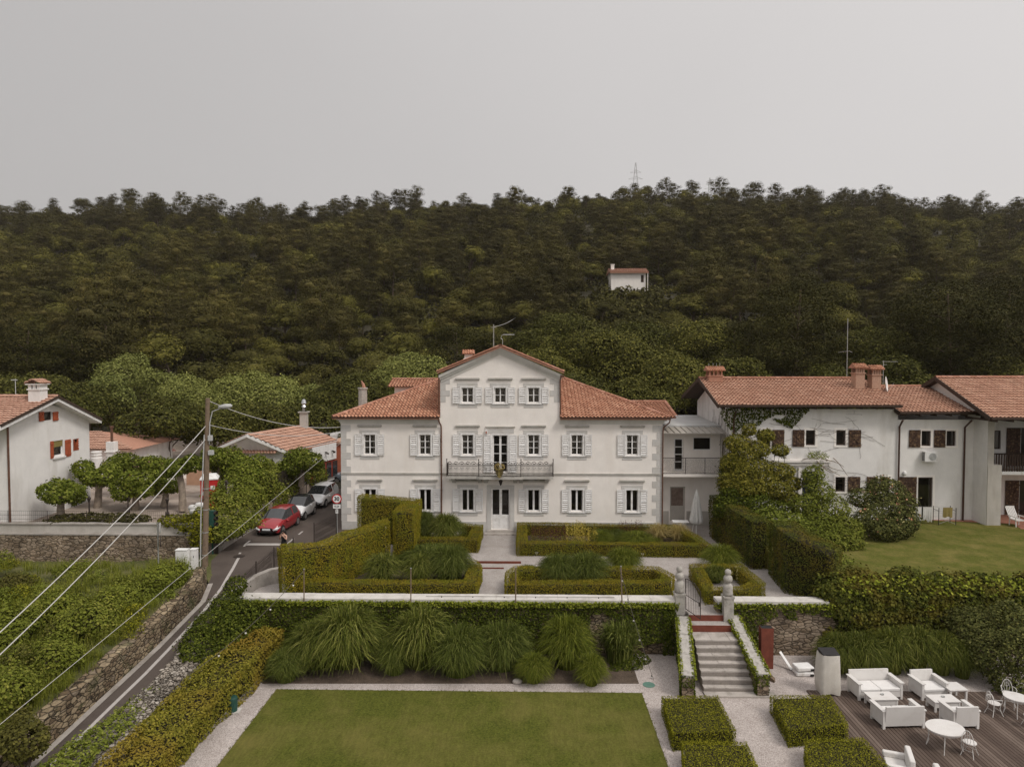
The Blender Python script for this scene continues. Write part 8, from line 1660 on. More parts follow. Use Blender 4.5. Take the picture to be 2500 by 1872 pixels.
e = py_(-150, 1890, 14); cable('thin wire from the villa corner across the road to the lower left', (XL, VY-.03, py_(833, 1080, VY)[1]), (e[0], 14, e[1]), .05, .008)
for (px, pyb, pyt, w, d, lb) in ((442, 1392, 1342, .62, .36, 'wider white utility cabinet beside the timber pole'), (470, 1386, 1341, .34, .36, 'narrow white utility cabinet nearest the timber pole')):
    x, y = pz(px, pyb, .02); zt = py_(px, pyt, y)[1]; t = thing('utility_cabinet', lb, 'cabinet', (x, y, 0), 0, 'white utility cabinets'); MB().box(x-w/2, x+w/2, y, y+d, -.2, zt-.04).build('case', M['whitepaint'], t); MB().box(x-w/2-.02, x+w/2+.02, y-.03, y+d+.02, zt-.04, zt).build('lid', M['signwhite'], t)
    MB().box(x-w/2+.05, x+w/2-.05, y-.015, y, .12, zt-.12).build('door', M['whitepaint'], t); MB().box(x+w/2-.12, x+w/2-.09, y-.03, y-.015, .6, .72).build('lock', M['blackplastic'], t)
sx0, sy0 = py_(388, 1440, 36.0)[0], 36.0; zt = py_(388, 1275, 36)[1]; zb_ = py_(388, 1452, 36)[1]; t = thing('road_sign', 'grey-backed round road sign seen edge-on on a pole in the bushes', 'road sign', (sx0, sy0, zb_)); MB().tube([(sx0, sy0, zb_-.3), (sx0, sy0, zt)], .035, 6).build('post', M['metal'], t)
MB().tube([(sx0+.16, sy0-.10, zt-.28), (sx0+.19, sy0-.085, zt-.28)], .30, 18).build('sign_disc', M['greymetal'], t); MB().tube([(sx0+.16, sy0-.10, zt-1.0), (sx0+.19, sy0-.085, zt-1.0)], .30, 18).build('sign_disc', M['iron'], t)
# traffic light facing down the road
x, z_ = py_(519, 1285, 40.2); t = thing('traffic_light', 'green-cased traffic light beside the timber pole', 'traffic light', (x, 40.2, 0)); MB().tube([(x-.1, 40.35, 0), (x-.1, 40.35, z_)], .05, 7).build('post', M['greenmetal'], t); zt = py_(519, 1246, 40.2)[1]; MB().box(x-.16, x+.12, 40.1, 40.35, z_, zt).build('housing', M['greenmetal'], t)
for k in range(3): MB().tube([(x+.12, 40.2, z_+.15+k*(zt-z_-.3)/2), (x+.30, 40.15, z_+.17+k*(zt-z_-.3)/2)], [.11, .12], 9, cap=False).build('visor', M['iron'], t)
# speed limit sign
sgY = 43.2; x, zc = py_(822, 1217.5, sgY); zb_ = rz_(sgY)-.05; t = thing('speed_limit_sign', 'round red-rimmed speed limit sign on a pole by the villa corner', 'road sign', (x, sgY, zb_)); MB().tube([(x, sgY+.06, zb_), (x, sgY+.06, zc+.3)], .03, 6).build('post', M['metal'], t)
MB().tube([(x, sgY, zc), (x, sgY+.03, zc)], .315, 28).build('sign_disc', M['signred'], t); MB().tube([(x, sgY-.006, zc), (x, sgY+.01, zc)], .245, 28).build('sign_face', M['signwhite'], t); text_obj('speed_number', '30', .34, (x, sgY-.010, zc-.005), (math.pi/2, 0, 0), 'signblack', t, .002, bold=.012)
z1_ = py_(822, 1236, sgY)[1]; MB().box(x-.24, x+.24, sgY, sgY+.02, z1_-.13, z1_+.13).build('time_plate', M['signwhite'], t); text_obj('time_text', '0-24', .17, (x, sgY-.004, z1_), (math.pi/2, 0, 0), 'signblack', t, .002, bold=.004)
z1_ = py_(822, 1248, sgY)[1]; MB().box(x-.08, x+.08, sgY, sgY+.02, z1_-.13, z1_+.13).build('arrow_plate', M['signwhite'], t); MB().box(x-.012, x+.012, sgY-.005, sgY-.001, z1_-.08, z1_+.04).add([(x-.045, sgY-.003, z1_+.03), (x+.045, sgY-.003, z1_+.03), (x, sgY-.003, z1_+.1)], [(0,1,2)]).build('arrow', M['signblack'], t)
x, zc = py_(820, 1193, 52); t = thing('road_sign', 'round road sign seen from behind farther up the lane beyond the speed sign', 'road sign', (x, 52, .1)); MB().tube([(x, 52, 0), (x, 52, zc+.3)], .03, 6).build('post', M['metal'], t); MB().tube([(x, 51.95, zc), (x+.02, 51.97, zc)], .38, 20).build('sign_disc', M['greymetal'], t)
# railings along the road edge
def railing(lb, pts, h, m='iron', step=.11):
    t = thing('railing', lb, 'fence', (pts[0][0], pts[0][1], pts[0][2])); mb = MB(); pp = MB(); 
    for a, b in zip(pts[:-1], pts[1:]):
        a = Vector(a); b = Vector(b); L = (b-a).length; n = int(L/step)
        for z in (.08, h-.1): mb.tube([a+Vector((0, 0, z)), b+Vector((0, 0, z))], .016, 4)
        for k in range(n):
            p = a+(b-a)*k/n; mb.box(p.x-.007, p.x+.007, p.y-.007, p.y+.007, p.z, p.z+h+.03); 
            if k < n-3: q = a+(b-a)*(k+3)/n; mb.beam((p.x, p.y, p.z+.1), (q.x, q.y, q.z+h-.12), .006, .006); mb.beam((q.x, q.y, q.z+.1), (p.x, p.y, p.z+h-.12), .006, .006)
    for p in pts: pp.tube([(p[0], p[1], p[2]-.3), (p[0], p[1], p[2]+h+.12)], .035, 5)
    mb.build('spear_bars', M[m], t); pp.build('posts', M[m], t)
railing('dark spear-topped railing along the road beside the tall slanting hedge', [(-14.15, 33.2, -.55), (-13.95, 34.8, -.3), (-13.6, 36.4, .0), (-13.1, 38.0, .1)], 1.5)
railing('dark spear-topped railing near the villa corner behind the photographing woman', [(-12.75, 40.7, .3), (-12.2, 43.6, .3)], 1.5); struct(MB().prism([(-12.95, 40.4), (-12.55, 40.4), (-12.0, 44.0), (-12.4, 44.0)], -.1, .32).build('kerb', M['concrete']))
t = thing('curved_wall', 'low beige curved concrete wall at the left end of the garden terrace', 'wall', (-13.5, 33, 0)); pts_ = [(-14.3, 32.2), (-14.15, 33.4), (-13.9, 34.6), (-13.4, 35.3), (-12.4, 35.6)]; L_, R_2 = mitre(pts_, .35, False); mb = MB()
for i in range(4): mb.prism([tuple(L_[i]), tuple(R_2[i]), tuple(R_2[i+1]), tuple(L_[i+1])], -.6, [.45+.10*i, .45+.10*i, .55+.10*i, .55+.10*i])
mb.build('wall_face', M['concrete'], t)
# ================================================================ cars
def car(name, lb, loc, rz, S, paint, roofpaint=None, ww=.30, wb=None, grille=True, group='cars waiting on the road'):
    """S: stations (x, low, belt, roof, half width, roof half width, glass flag); x forward"""
    t = thing(name, lb, 'car', loc, rz, group); ORG[t.name] = Vector((0,0,0)); n = len(S); V = []
    for x, lo, be, ro, w, wr, g in S: V += [(x, w*.93, lo), (x, w, lo+.14), (x, w, be-.12), (x, w*.965, be), (x, wr, ro-.05), (x, wr*.78, ro), (x, 0, ro+.02), (x, -wr*.78, ro), (x, -wr, ro-.05), (x, -w*.965, be), (x, -w, be-.12), (x, -w, lo+.14), (x, -w*.93, lo)]
    k = 13; body = []; top = []; glass = {}
    for i in range(n-1):
        for j in range(k-1):
            f = (i*k+j, i*k+j+1, (i+1)*k+j+1, (i+1)*k+j); g = S[i][6]
            if g == 'cab' and j in (3, 8): glass.setdefault('side_window', []).append(f)
            elif g == 'front' and 4 <= j <= 7: glass.setdefault('windscreen', []).append(f)
            elif g == 'front' and j in (3, 8): glass.setdefault('side_window', []).append(f)
            elif g == 'rear' and 4 <= j <= 7: glass.setdefault('rear_window', []).append(f)
            elif g in ('cab',) and 4 <= j <= 7: top.append(f)
            elif g in ('front', 'rear') and j in (3, 8): top.append(f)
            else: body.append(f)
    def sub(fs, nm, m, sm=True, ex=()):
        mb = MB(); mb.smooth = sm; used = sorted({i for f in fs for i in f}); mp = {u: i for i, u in enumerate(used)}; mb.add([V[u] for u in used], [tuple(mp[i] for i in f) for f in fs]); return mb.build(nm, M[m], t, local=True)
    body.append(tuple(range(k))); body.append(tuple((n-1)*k+i for i in range(k))[::-1]); sub(body, 'body', paint); sub(top, 'roof', roofpaint or paint)
    for nm, fs in glass.items():
        if nm == 'side_window':
            for side in (0, 1):
                ff = [f for f in fs if (V[f[0]][1] > 0) == (side == 0)]; sub(ff, nm, 'carglass', False)
        else: sub(fs, nm, 'carglass', False)
    W = max(s[4] for s in S); xf = S[-1][0]; xr_ = S[0][0]; wbx = wb or ((xf-.72), (xr_+.62))
    pil = MB(); cabs = [s for s in S if s[6] == 'cab']
    for sy_ in (-1, 1):
        for s in (cabs[len(cabs)//2],): pil.beam((s[0], sy_*s[4]*.968, s[2]), (s[0]-.05, sy_*(s[5]+.004), s[3]-.05), .07, .03)
    pil.build('door_pillar', M[roofpaint or paint], t, local=True)
    for x in wbx:
        for sy_ in (-1, 1):
            y = sy_*(W-.10); mb = MB().tube([(x, y-.10*sy_, ww), (x, y+.07*sy_, ww), (x, y+.105*sy_, ww)], [ww, ww, ww*.93], 22); wh = mb.build('wheel', M['tyre'], t, local=True)
            mb = MB().tube([(x, y+.10*sy_, ww), (x, y+.115*sy_, ww)], ww*.66, 16); mb.build('rim', M['rim'], wh, local=True)
            mb = MB(); mb.tube([(x, y-.14*sy_, ww), (x, y+.085*sy_, ww)], ww*1.22, 22); mb.build('wheel_arch', M['blackplastic'], t, local=True)
    f = S[-1]; f2 = S[-2]; zb = f[2]
    for sy_ in (-1, 1):
        mb = MB(); a = (xf-.06, sy_*W*.62, zb-.02); mb.tube([(xf-.02, sy_*W*.52, zb-.10), (xf-.10, sy_*W*.78, zb-.02), (xf-.34, sy_*W*.93, zb+.07)], [.07, .11, .05], 8); mb.build('headlight', M['headlight'], t, local=True, smooth=True)
        mb = MB(); mb.ball((xf-1.25, sy_*(W+.08), S[-3][2]+.07), .10, 8, 5, (.7, 1.1, .75)); mb.build('mirror', M[paint], t, local=True, smooth=True)
        MB().box(xf-.10, xf+.005, sy_*W*.72-.09, sy_*W*.72+.09, .33, .40).build('fog_light', M['blackplastic'], t, local=True)
    MB().box(xf-.05, xf+.035, -W*.50, W*.50, .26, .38).build('lower_grille', M['blackplastic'], t, local=True)
    if grille:
        g = MB().box(xf-.06, xf+.02, -.34, .34, zb-.22, zb-.05).build('grille', M['blackplastic'], t, local=True); mb = MB(); 
        for q in range(7): mb.box(xf+.02, xf+.03, -.30+q*.1-.012, -.30+q*.1+.012, zb-.21, zb-.06)
        mb.build('grille_bars', M['chrome'], g, local=True)
    p = MB().box(xf+.02, xf+.045, -.26, .26, .42, .53).build('number_plate', M['plate'], t, local=True)
    MB().box(xf+.045, xf+.048, -.19, .19, .455, .50).build('plate_characters', M['signblack'], p, local=True) if False else None
    return t
hatch = [(-1.92, .40, .62, .68, .66, .55, ''), (-1.88, .28, .88, .93, .80, .60, 'rear'), (-1.62, .24, .95, 1.36, .83, .56, 'rear'), (-1.45, .24, .95, 1.44, .83, .58, 'cab'), (-.55, .22, .94, 1.50, .84, .60, 'cab'), (.15, .22, .92, 1.46, .84, .58, 'front'), (.92, .22, .90, .98, .83, .62, ''), (1.35, .22, .84, .92, .82, .60, ''), (1.70, .22, .74, .80, .78, .55, ''), (1.86, .25, .60, .66, .68, .48, ''), (1.92, .32, .52, .56, .60, .42, '')]
cr = lambda px, py: pz(px, py, .19)
fxy = cr(650, 1317); car('parked_car', 'red hatchback waiting first in line at the stop line', (-16.8, 43.95+1.92, .18), -math.pi/2-.06, hatch, 'redcar')
micro = [(-1.34, .40, .62, .70, .62, .50, ''), (-1.30, .26, .90, .96, .74, .58, 'rear'), (-1.12, .24, .98, 1.42, .77, .55, 'rear'), (-1.0, .24, .98, 1.50, .78, .57, 'cab'), (-.4, .24, .96, 1.55, .78, .58, 'cab'), (.10, .24, .94, 1.50, .78, .56, 'front'), (.78, .24, .92, .99, .77, .58, ''), (1.05, .24, .84, .90, .75, .54, ''), (1.24, .26, .70, .76, .70, .48, ''), (1.34, .32, .56, .60, .60, .42, '')]
car('parked_car', 'tiny two-seater car, white with a black roof, second in line', (-16.6, 48.35+1.34, .18), -math.pi/2-.05, micro, 'whitecar', 'blackpaint', ww=.29, wb=(.92, -.92), grille=False)
mpv = [(-1.95, .40, .66, .74, .66, .56, ''), (-1.92, .26, .95, 1.02, .80, .62, 'rear'), (-1.70, .22, 1.0, 1.42, .84, .60, 'rear'), (-1.50, .22, 1.0, 1.50, .85, .62, 'cab'), (-.45, .22, .98, 1.54, .85, .63, 'cab'), (.20, .22, .95, 1.48, .85, .60, 'front'), (1.15, .22, .92, .99, .83, .62, ''), (1.5, .22, .85, .91, .81, .58, ''), (1.76, .24, .72, .78, .76, .52, ''), (1.90, .28, .58, .62, .68, .46, ''), (1.95, .34, .52, .56, .60, .42, '')]
car('parked_car', 'white five-door hatchback last in the waiting line', (-16.4, 52.3+1.95, .18), -math.pi/2-.05, mpv, 'whitecar')
x = py_(806, 1170, 63.5)[0]; car('parked_car', 'silver blue small car half hidden behind the villa corner', (x+1.9, 64.0, .11), math.pi-.0, hatch, 'silvercar', group=None)
# ================================================================ woman taking a photo
wx_, wy_ = py_(693, 1310, 39.6)[0], 39.6; t = thing('person', 'dark-haired woman in a black dress holding a camera up to her face on the road', 'person', (wx_, wy_, .05)); ORG[t.name] = Vector((0,0,0))
def skin_fig(name, verts, edges, rad, m, parent, sub=2):
    me = bpy.data.meshes.new(name); me.from_pydata(verts, edges, []); o = link(name, me, M[m], parent); o.modifiers.new('skin', 'SKIN'); s = me.skin_vertices[0] if me.skin_vertices else None
    if s is None:
        bpy.context.view_layer.objects.active = o; 
    for i, v in enumerate(me.skin_vertices[0].data): v.radius = (rad[i], rad[i]*.85) if isinstance(rad[i], float) else rad[i]
    me.skin_vertices[0].data[0].use_root = True; sm = o.modifiers.new('sub', 'SUBSURF'); sm.levels = sub; sm.render_levels = sub; o.modifiers['skin'].use_smooth_shade = True; return o
try:
    v = [(0,0,.92), (0,.01,1.10), (0,.02,1.30), (0,.01,1.40), (0,0,1.47), (0,-.01,1.56), (0,-.01,1.62), (.16,.01,1.36), (.23,-.10,1.16), (.09,-.26,1.42), (.06,-.24,1.49), (-.16,.01,1.36), (-.23,-.10,1.16), (-.09,-.26,1.42), (-.06,-.24,1.49), (.10,0,.86), (.11,.0,.48), (.11,.03,.08), (.11,-.12,.03), (-.10,0,.86), (-.12,.0,.48), (-.12,.03,.08), (-.12,-.12,.03)]
    e = [(0,1), (1,2), (2,3), (3,4), (4,5), (5,6), (3,7), (7,8), (8,9), (9,10), (3,11), (11,12), (12,13), (13,14), (0,15), (15,16), (16,17), (17,18), (0,19), (19,20), (20,21), (21,22)]
    r_ = [.15, .12, .13, .09, .05, .085, .08, .06, .042, .03, .028, .06, .042, .03, .028, .09, .055, .04, .03, .09, .055, .04, .03]
    skin_fig('body', v, e, [float(q) for q in r_], 'skin', t)
    mb = MB(); mb.smooth = True; mb.lathe((0, 0, 0), [(.24, .42), (.20, .75), (.17, .92), (.135, 1.08), (.155, 1.22), (.16, 1.30), (.13, 1.34)], 16, sx=1.05, sy=.8); mb.build('dress', M['blackcloth'], t, local=True)
    mb = MB(); mb.smooth = True; mb.ball((0, .035, 1.60), .115, 12, 8, (1, 1, 1.15)); mb.ball((-.07, .06, 1.47), .08, 8, 6, (1, .8, 1.8)); mb.ball((.08, .06, 1.46), .08, 8, 6, (1, .8, 1.8)); mb.build('hair', M['hair'], t, local=True)
    MB().box(-.012, .012, -.125, -.09, 1.55, 1.59).build('nose', M['skin'], t, local=True)
    for sg in (-1, 1):
        for k in range(4): MB().tube([(sg*(.055-k*.002), -.25, 1.50+k*.017), (sg*.045, -.285, 1.505+k*.017), (sg*.015, -.29, 1.51+k*.017)], .008, 5).build('finger', M['skin'], t, local=True)
        MB().tube([(sg*.05, -.24, 1.49), (sg*.03, -.23, 1.475), (sg*.01, -.235, 1.485)], .009, 5).build('thumb', M['skin'], t, local=True)
except Exception as ex: print('person failed', ex); raise
t2 = thing('camera', 'small black camera held up by the dark-haired woman', 'camera', (wx_, wy_, .05)); ORG[t2.name] = Vector((0,0,0)); MB().box(-.06, .06, -.27, -.23, 1.52, 1.60).build('camera_body', M['blackplastic'], t2, local=True); MB().tube([(0, -.27, 1.56), (0, -.32, 1.56)], .03, 10).build('lens', M['carglass'], t2, local=True)
t.rotation_euler[2] = -.25; t2.rotation_euler[2] = -.25
# ================================================================ lounge furniture on the deck
DZ = -1.945
def lounge(name, lb, w, d, loc, rz, seats=2, cat='sofa', group='white lounge furniture on the deck'):
    t = thing(name, lb, cat, (loc[0], loc[1], DZ), rz, group); ORG[t.name] = Vector((0,0,0)); a = .14
    for sx_ in (-1, 1):
        for sy_ in (-1, 1): MB().box(sx_*(w/2-.05)-.045, sx_*(w/2-.05)+.045, sy_*(d/2-.05)-.045, sy_*(d/2-.05)+.045, 0, .66).build('leg', M['furniture'], t, local=True)
    MB().box(-w/2+.09, w/2-.09, -d/2+.02, d/2-.06, .10, .34).build('base', M['furniture'], t, local=True)
    for sg in (-1, 1):
        mb = MB(); x0 = sg*(w/2-.05); mb.box(x0-.035, x0+.035, -d/2+.09, d/2-.09, .10, .66); mb.box(x0-.085, x0+.085, -d/2-.03, d/2+.02, .66, .695); mb.build('armrest', M['furniture'], t, local=True)
    mb = MB(); mb.add([(-w/2+.085, d/2-.10, .10), (w/2-.085, d/2-.10, .10), (w/2-.085, d/2-.02, .10), (-w/2+.085, d/2-.02, .10), (-w/2+.085, d/2-.01, .86), (w/2-.085, d/2-.01, .86), (w/2-.085, d/2+.07, .86), (-w/2+.085, d/2+.07, .86)], [(0,3,2,1), (4,5,6,7), (0,1,5,4), (1,2,6,5), (2,3,7,6), (3,0,4,7)]); mb.build('backrest', M['furniture'], t, local=True)
    sw = (w-.2)/seats
    for k in range(seats):
        x0 = -w/2+.10+k*sw; c = MB().box(x0+.008, x0+sw-.008, -d/2+.0, d/2-.12, .34, .46).build('seat_cushion', M['cushion'], t, local=True); bv = c.modifiers.new('bevel', 'BEVEL'); bv.width = .03; bv.segments = 3
    return t
lounge('lounge_sofa', 'white two-seater sofa facing the camera at the back of the deck', 1.85, .88, (14.32, 27.78), .08, 2); lounge('lounge_sofa', 'white two-seater sofa seen from behind in the middle of the deck', 1.62, .85, (14.08, 25.62), math.pi+.07, 2)
lounge('lounge_armchair', 'white armchair facing the camera beside the side table', 1.12, .86, (16.5, 27.80), .10, 1, 'armchair'); lounge('lounge_armchair', 'white armchair seen from behind next to the second low table', 1.0, .82, (16.38, 25.62), math.pi+.07, 1, 'armchair')
def lowtable(lb, w, d, h, loc, rz, group='white low tables on the deck', apron=.22):
    t = thing('low_table', lb, 'table', (loc[0], loc[1], DZ), rz, group); ORG[t.name] = Vector((0,0,0))
    for sx_ in (-1, 1):
        for sy_ in (-1, 1): MB().box(sx_*(w/2-.04)-.035, sx_*(w/2-.04)+.035, sy_*(d/2-.04)-.035, sy_*(d/2-.04)+.035, 0, h-.03).build('leg', M['furniture'], t, local=True)
    MB().box(-w/2-.02, w/2+.02, -d/2-.02, d/2+.02, h-.03, h).build('tabletop', M['furniture'], t, local=True)
    if apron: MB().box(-w/2+.02, w/2-.02, -d/2+.02, d/2-.02, h-.03-apron, h-.03).build('apron', M['furniture'], t, local=True)
    return t
lowtable('white low table between the two white two-seater sofas', 1.02, .62, .42, (14.12, 26.88), .06); lowtable('white low table between the two white armchairs', 1.02, .58, .42, (16.45, 26.72), .06); lowtable('white square open side table right of the rear armchair', .72, .66, .52, (17.35, 27.52), .06, apron=.05)
for (x, y, lb) in ((14.2, 26.95, 'small glass ashtray on the left low table'), (16.5, 26.8, 'small glass ashtray on the right low table')):
    t = tag(MB().lathe((x, y, DZ+.421), [(.055, 0), (.07, .035), (.06, .035), (.045, .012)], 14).build('ashtray', M['metal']), lb, 'ashtray')
# round wire-legged tables and chairs
def bistro_table(lb, loc, rx_, ry_, h):
    t = thing('bistro_table', lb, 'table', (loc[0], loc[1], DZ), .3, 'white metal garden tables'); ORG[t.name] = Vector((0,0,0)); MB().lathe((0, 0, h-.03), [(1, 0), (1, .03)], 32, sx=rx_, sy=ry_).build('tabletop', M['furniture'], t, local=True)
    mb = MB()
    for r in (.93, .84): mb.tube([(rx_*r*math.cos(a), ry_*r*math.sin(a), h-.07-(.93-r)*.6) for a in np.linspace(0, 6.2832, 25)], .009, 4)
    mb.build('rim_hoops', M['furniture'], t, local=True)
    for k in range(4):
        a = math.pi/4+k*math.pi/2; c, s_ = math.cos(a)*rx_, math.sin(a)*ry_; mb = MB(); mb.tube([(c*.9, s_*.9, h-.03), (c*.82, s_*.82, h*.6), (c*.80, s_*.80, h*.25), (c*.92, s_*.92, 0)], .014, 5); mb.tube([(c*.80+.02, s_*.84, h-.05), (c*.76, s_*.80, h*.5), (c*.92, s_*.92, .02)], .010, 4); mb.build('leg', M['furniture'], t, local=True)
bistro_table('white oval metal table in front of the second armchair', (14.86, 23.98), .66, .56, .74); bistro_table('white round metal table at the right edge of the deck', (18.98, 26.3), .42, .42, .72)
def bistro_chair(lb, loc, rz, arms=True):
    t = thing('bistro_chair', lb, 'chair', (loc[0], loc[1], DZ), rz, 'white scrolled metal garden chairs'); ORG[t.name] = Vector((0,0,0)); MB().lathe((0, 0, .44), [(.19, 0), (.215, .012), (.21, .03), (.05, .035)], 18).build('seat', M['furniture'], t, local=True)
    for sx_, sy_ in ((-1, -1), (1, -1), (-1, 1), (1, 1)): MB().tube([(sx_*.15, sy_*.15, .45), (sx_*.13, sy_*.13, .28), (sx_*.17, sy_*.18, .12), (sx_*.20, sy_*.23, 0)], .012, 5).build('leg', M['furniture'], t, local=True)
    mb = MB(); mb.tube([(.19*math.cos(a), .17+.06*math.sin(a), .45+.48*math.sin(a)) for a in np.linspace(0, math.pi, 13)], .012, 5)
    for x in (-.10, 0, .10): mb.tube([(x*.6, .18, .46), (x, .22, .62), (x*.7, .23, .78), (x*.5, .225, .90)], .008, 4)
    mb.tube([(.06*math.cos(a), .225, .72+.07*math.sin(a)) for a in np.linspace(0, 6.28, 11)], .007, 4); mb.build('backrest', M['furniture'], t, local=True)
    if arms:
        for sg in (-1, 1): MB().tube([(sg*.18, .18, .68), (sg*.25, .05, .68), (sg*.25, -.12, .66), (sg*.20, -.16, .55), (sg*.18, -.12, .46)], .011, 5).build('armrest', M['furniture'], t, local=True)
    mb = MB(); mb.tube([(-.15, -.15, .2), (.15, -.15, .2)], .007, 4); mb.tube([(-.15, .15, .2), (.15, .15, .2)], .007, 4); mb.build('stretcher', M['furniture'], t, local=True)
bistro_chair('scrolled white metal chair under the oval table', (15.45, 23.55), math.pi*.72, False); bistro_chair('white metal armchair left of the round table', (18.15, 26.3), math.pi/2+.15); bistro_chair('white metal chair in front of the round table', (18.85, 25.35), math.pi*.95, False); bistro_chair('white metal armchair behind the round table', (19.25, 27.1), -.35)
# two moulded benches at the bottom
def moulded(lb, loc, rz, w):
    t = thing('moulded_bench', lb, 'bench', (loc[0], loc[1], DZ), rz, 'white moulded plastic benches'); ORG[t.name] = Vector((0,0,0)); mb = MB()
    for nm, b in (('seat', (-w/2, w/2, -.32, .30, .0, .40)), ('backrest', (-w/2, w/2, .30, .48, .0, .85))):
        o = MB().box(*b).build(nm, M['furniture'], t, local=True); m_ = o.modifiers.new('bevel', 'BEVEL'); m_.width = .05; m_.segments = 4
    for sg in (-1, 1): o = MB().box(min(sg*w/2, sg*(w/2-.16)), max(sg*w/2, sg*(w/2-.16)), -.36, .34, .38, .58).build('armrest', M['furniture'], t, local=True); m_ = o.modifiers.new('bevel', 'BEVEL'); m_.width = .05; m_.segments = 4
q = pz(2196, 1880, DZ+.3); moulded('white moulded plastic bench cut by the bottom edge, the farther one', (q[0], q[1]+.2), -math.pi/2-.35, 1.0); q = pz(2250, 1905, DZ+.3); moulded('white moulded plastic bench cut by the bottom edge, the nearer one', (q[0], q[1]-.2), -math.pi/2-.25, .8)
# covered furniture, weights, steel column, planks
cx, cy = 12.5, 27.95; t = thing('covered_heater', 'tall object under a cream fabric cover with a dark top beside the sofas', 'covered furniture', (cx, cy, DZ)); mb = MB(); mb.smooth = True; prof = [(.40, .04), (.43, .25), (.42, .8), (.40, 1.3), (.37, 1.66)]; n = 32; vs = []
for i, (r, z) in enumerate(prof):
    for k in range(n):
        a = 2*math.pi*k/n; q = 1/max(abs(math.cos(a)), abs(math.sin(a)))**.75; rr = r*q*(1+.03*math.sin(a*5+i)+.02*math.sin(a*9)); vs.append((cx+rr*math.cos(a), cy+rr*math.sin(a)*.85, DZ+z+(.05*math.sin(a*3) if i == 0 else 0)))
mb.add(vs, [(i*n+k, i*n+(k+1) % n, (i+1)*n+(k+1) % n, (i+1)*n+k) for i in range(len(prof)-1) for k in range(n)]); mb.build('fabric_cover', M['cover'], t)
MB().prism([(cx-.30, cy-.26), (cx+.36, cy-.26), (cx+.34, cy+.26), (cx-.34, cy+.26)], DZ+1.64, [DZ+1.67, DZ+1.67, DZ+1.78, DZ+1.78]).build('dark_lid', M['blackplastic'], t)
wxx, wyy = pz(1965, 1650, -2)
for k, lb in ((0, 'lower of two stacked white parasol base weights'), (1, 'upper of two stacked white parasol base weights')):
    t = thing('parasol_weight', lb, 'parasol base', (wxx, wyy+.2, -2+k*.22), .12*k, 'white parasol weights'); ORG[t.name] = Vector((0,0,0)); o = MB().box(-.38, .38, -.28, .28, .01, .19).build('tank', M['whitepaint'], t, local=True); m_ = o.modifiers.new('bevel', 'BEVEL'); m_.width = .05; m_.segments = 3; MB().box(.20, .36, -.292, -.275, .03, .12).build('handle', M['blackplastic'], t, local=True)
x0, y0 = pz(1858, 1632, -2); x1 = pz(1885, 1632, -2)[0]; zt = py_(1870, 1534, y0)[1]; t = thing('steel_planter', 'tall narrow rusted steel box standing against the wall right of the steps', 'planter', (x0, y0, -2)); MB().box(x0, x1+.05, y0, y0+.35, -2.02, zt).build('box', M['corten'], t); MB().box(x0+.02, x1+.03, y0+.02, y0+.33, zt, zt+.01).build('rim', M['signblack'], t)
a = pz(1933, 1636, -2); tag(MB().beam((a[0], a[1], -1.97), (py_(1904, 1590, a[1]+.5)[0], a[1]+.5, py_(1904, 1590, a[1]+.5)[1]), .15, .03).build('plank', M['whitepaint']), 'pale wooden plank leaning on the rubble wall beside the parasol weights', 'plank')
a = pz(1885, 1665, -2); tag(MB().prism([(a[0]-.15, a[1]+.3), (a[0]-.02, a[1]+.45), (a[0]+.15, a[1]+.05), (a[0]+.08, a[1]-.05)], -2, [-1.75, -1.7, -1.85, -1.9]).build('wood_block', M['pole']), 'rough wedge of wood lying at the foot of the right stair wall', 'wood')
a = pz(2105, 0+1650, -2)
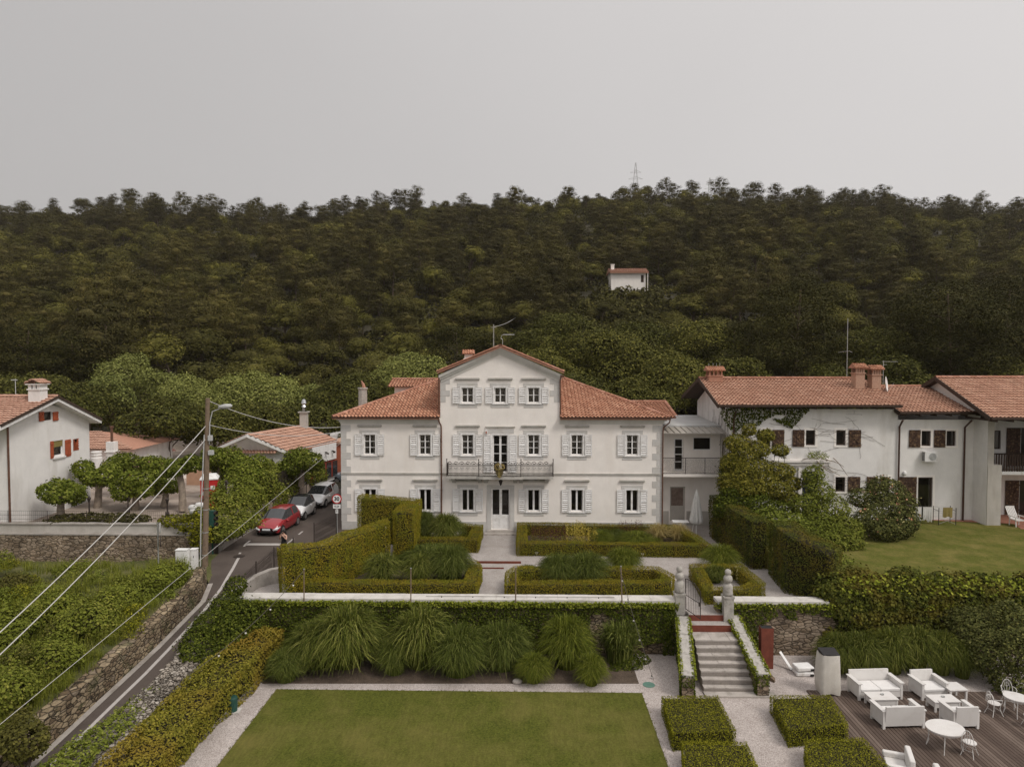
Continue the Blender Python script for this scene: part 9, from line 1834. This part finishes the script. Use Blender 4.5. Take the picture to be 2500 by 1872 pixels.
# garden light cylinder, green lid in the gravel
x, y = pz(567, 1738, -2); t = thing('garden_light', 'dark green cylindrical garden light on a white slab by the yellow hedge', 'garden light', (x, y, -2)); MB().prism([(x-.28, y-.18), (x+.30, y-.12), (x+.26, y+.30), (x-.2, y+.26)], -2, -1.96).build('slab', M['coping'], t)
MB().lathe((x, y+.05, -1.96), [(.17, 0), (.17, .20), (.18, .22), (.18, .50), (.15, .56), (.06, .58)], 18).build('housing', M['greenmetal'], t, smooth=False); MB().lathe((x, y+.05, -1.74), [(.172, 0), (.172, .02)], 18).build('joint', M['blackplastic'], t)
x, y = pz(1584, 1671, -2); tag(MB().lathe((x, y, -2.0), [(.24, 0), (.24, .012), (.22, .016)], 9, sx=1.1, sy=1.1).build('drain_cover', mat('green_lid', (.10, .19, .15), .7, .15)), 'flat green lid in the gravel left of the garden steps', 'drain cover')
for px, py, s_, lb in ((1263, 1667, .20, 'brown round stone at the edge of the lawn bed'), (1575, 1614, .13, 'pale boulder at the wall foot beside the ivy bush')):
    x, y = pz(px, py, -2); tag(MB().ball((x, y, -1.93), s_, 9, 6, (1.1, .8, .6)).build('boulder', M['steps'], smooth=True), lb, 'stone')
for px, py, lb in ((1310, 1354, 'left flood light at the foot of the long parterre hedge'), (1568, 1357, 'middle flood light at the foot of the long parterre hedge'), (1694, 1354, 'right flood light at the foot of the long parterre hedge')):
    x, y = pz(px, py, 0); t = thing('garden_spotlight', lb, 'garden light', (x, y-.15, 0), 0, 'small pale garden spotlights'); MB().lathe((x, y-.15, 0), [(.02, 0), (.02, .08), (.08, .12), (.10, .20), (.07, .21)], 10).build('head', M['whitepaint'], t); MB().box(x-.04, x+.04, y-.17, y-.13, 0, .02).build('base', M['blackplastic'], t)
# ================================================================ haze
hm = bpy.data.materials.new('haze_air'); hm.use_nodes = True; n_ = hm.node_tree; n_.nodes.remove(n_.nodes['Principled BSDF']); pv = n_.nodes.new('ShaderNodeVolumePrincipled')
pv.inputs['Color'].default_value = (0.93, 0.84, 0.76, 1); pv.inputs['Density'].default_value = 0.00013; pv.inputs['Anisotropy'].default_value = 0.2
n_.links.new(pv.outputs[0], n_.nodes['Material Output'].inputs['Volume'])
hb = MB().box(-1230, 1230, -320, 1230, -64, 135).build('haze', hm); hb['kind'] = 'stuff'
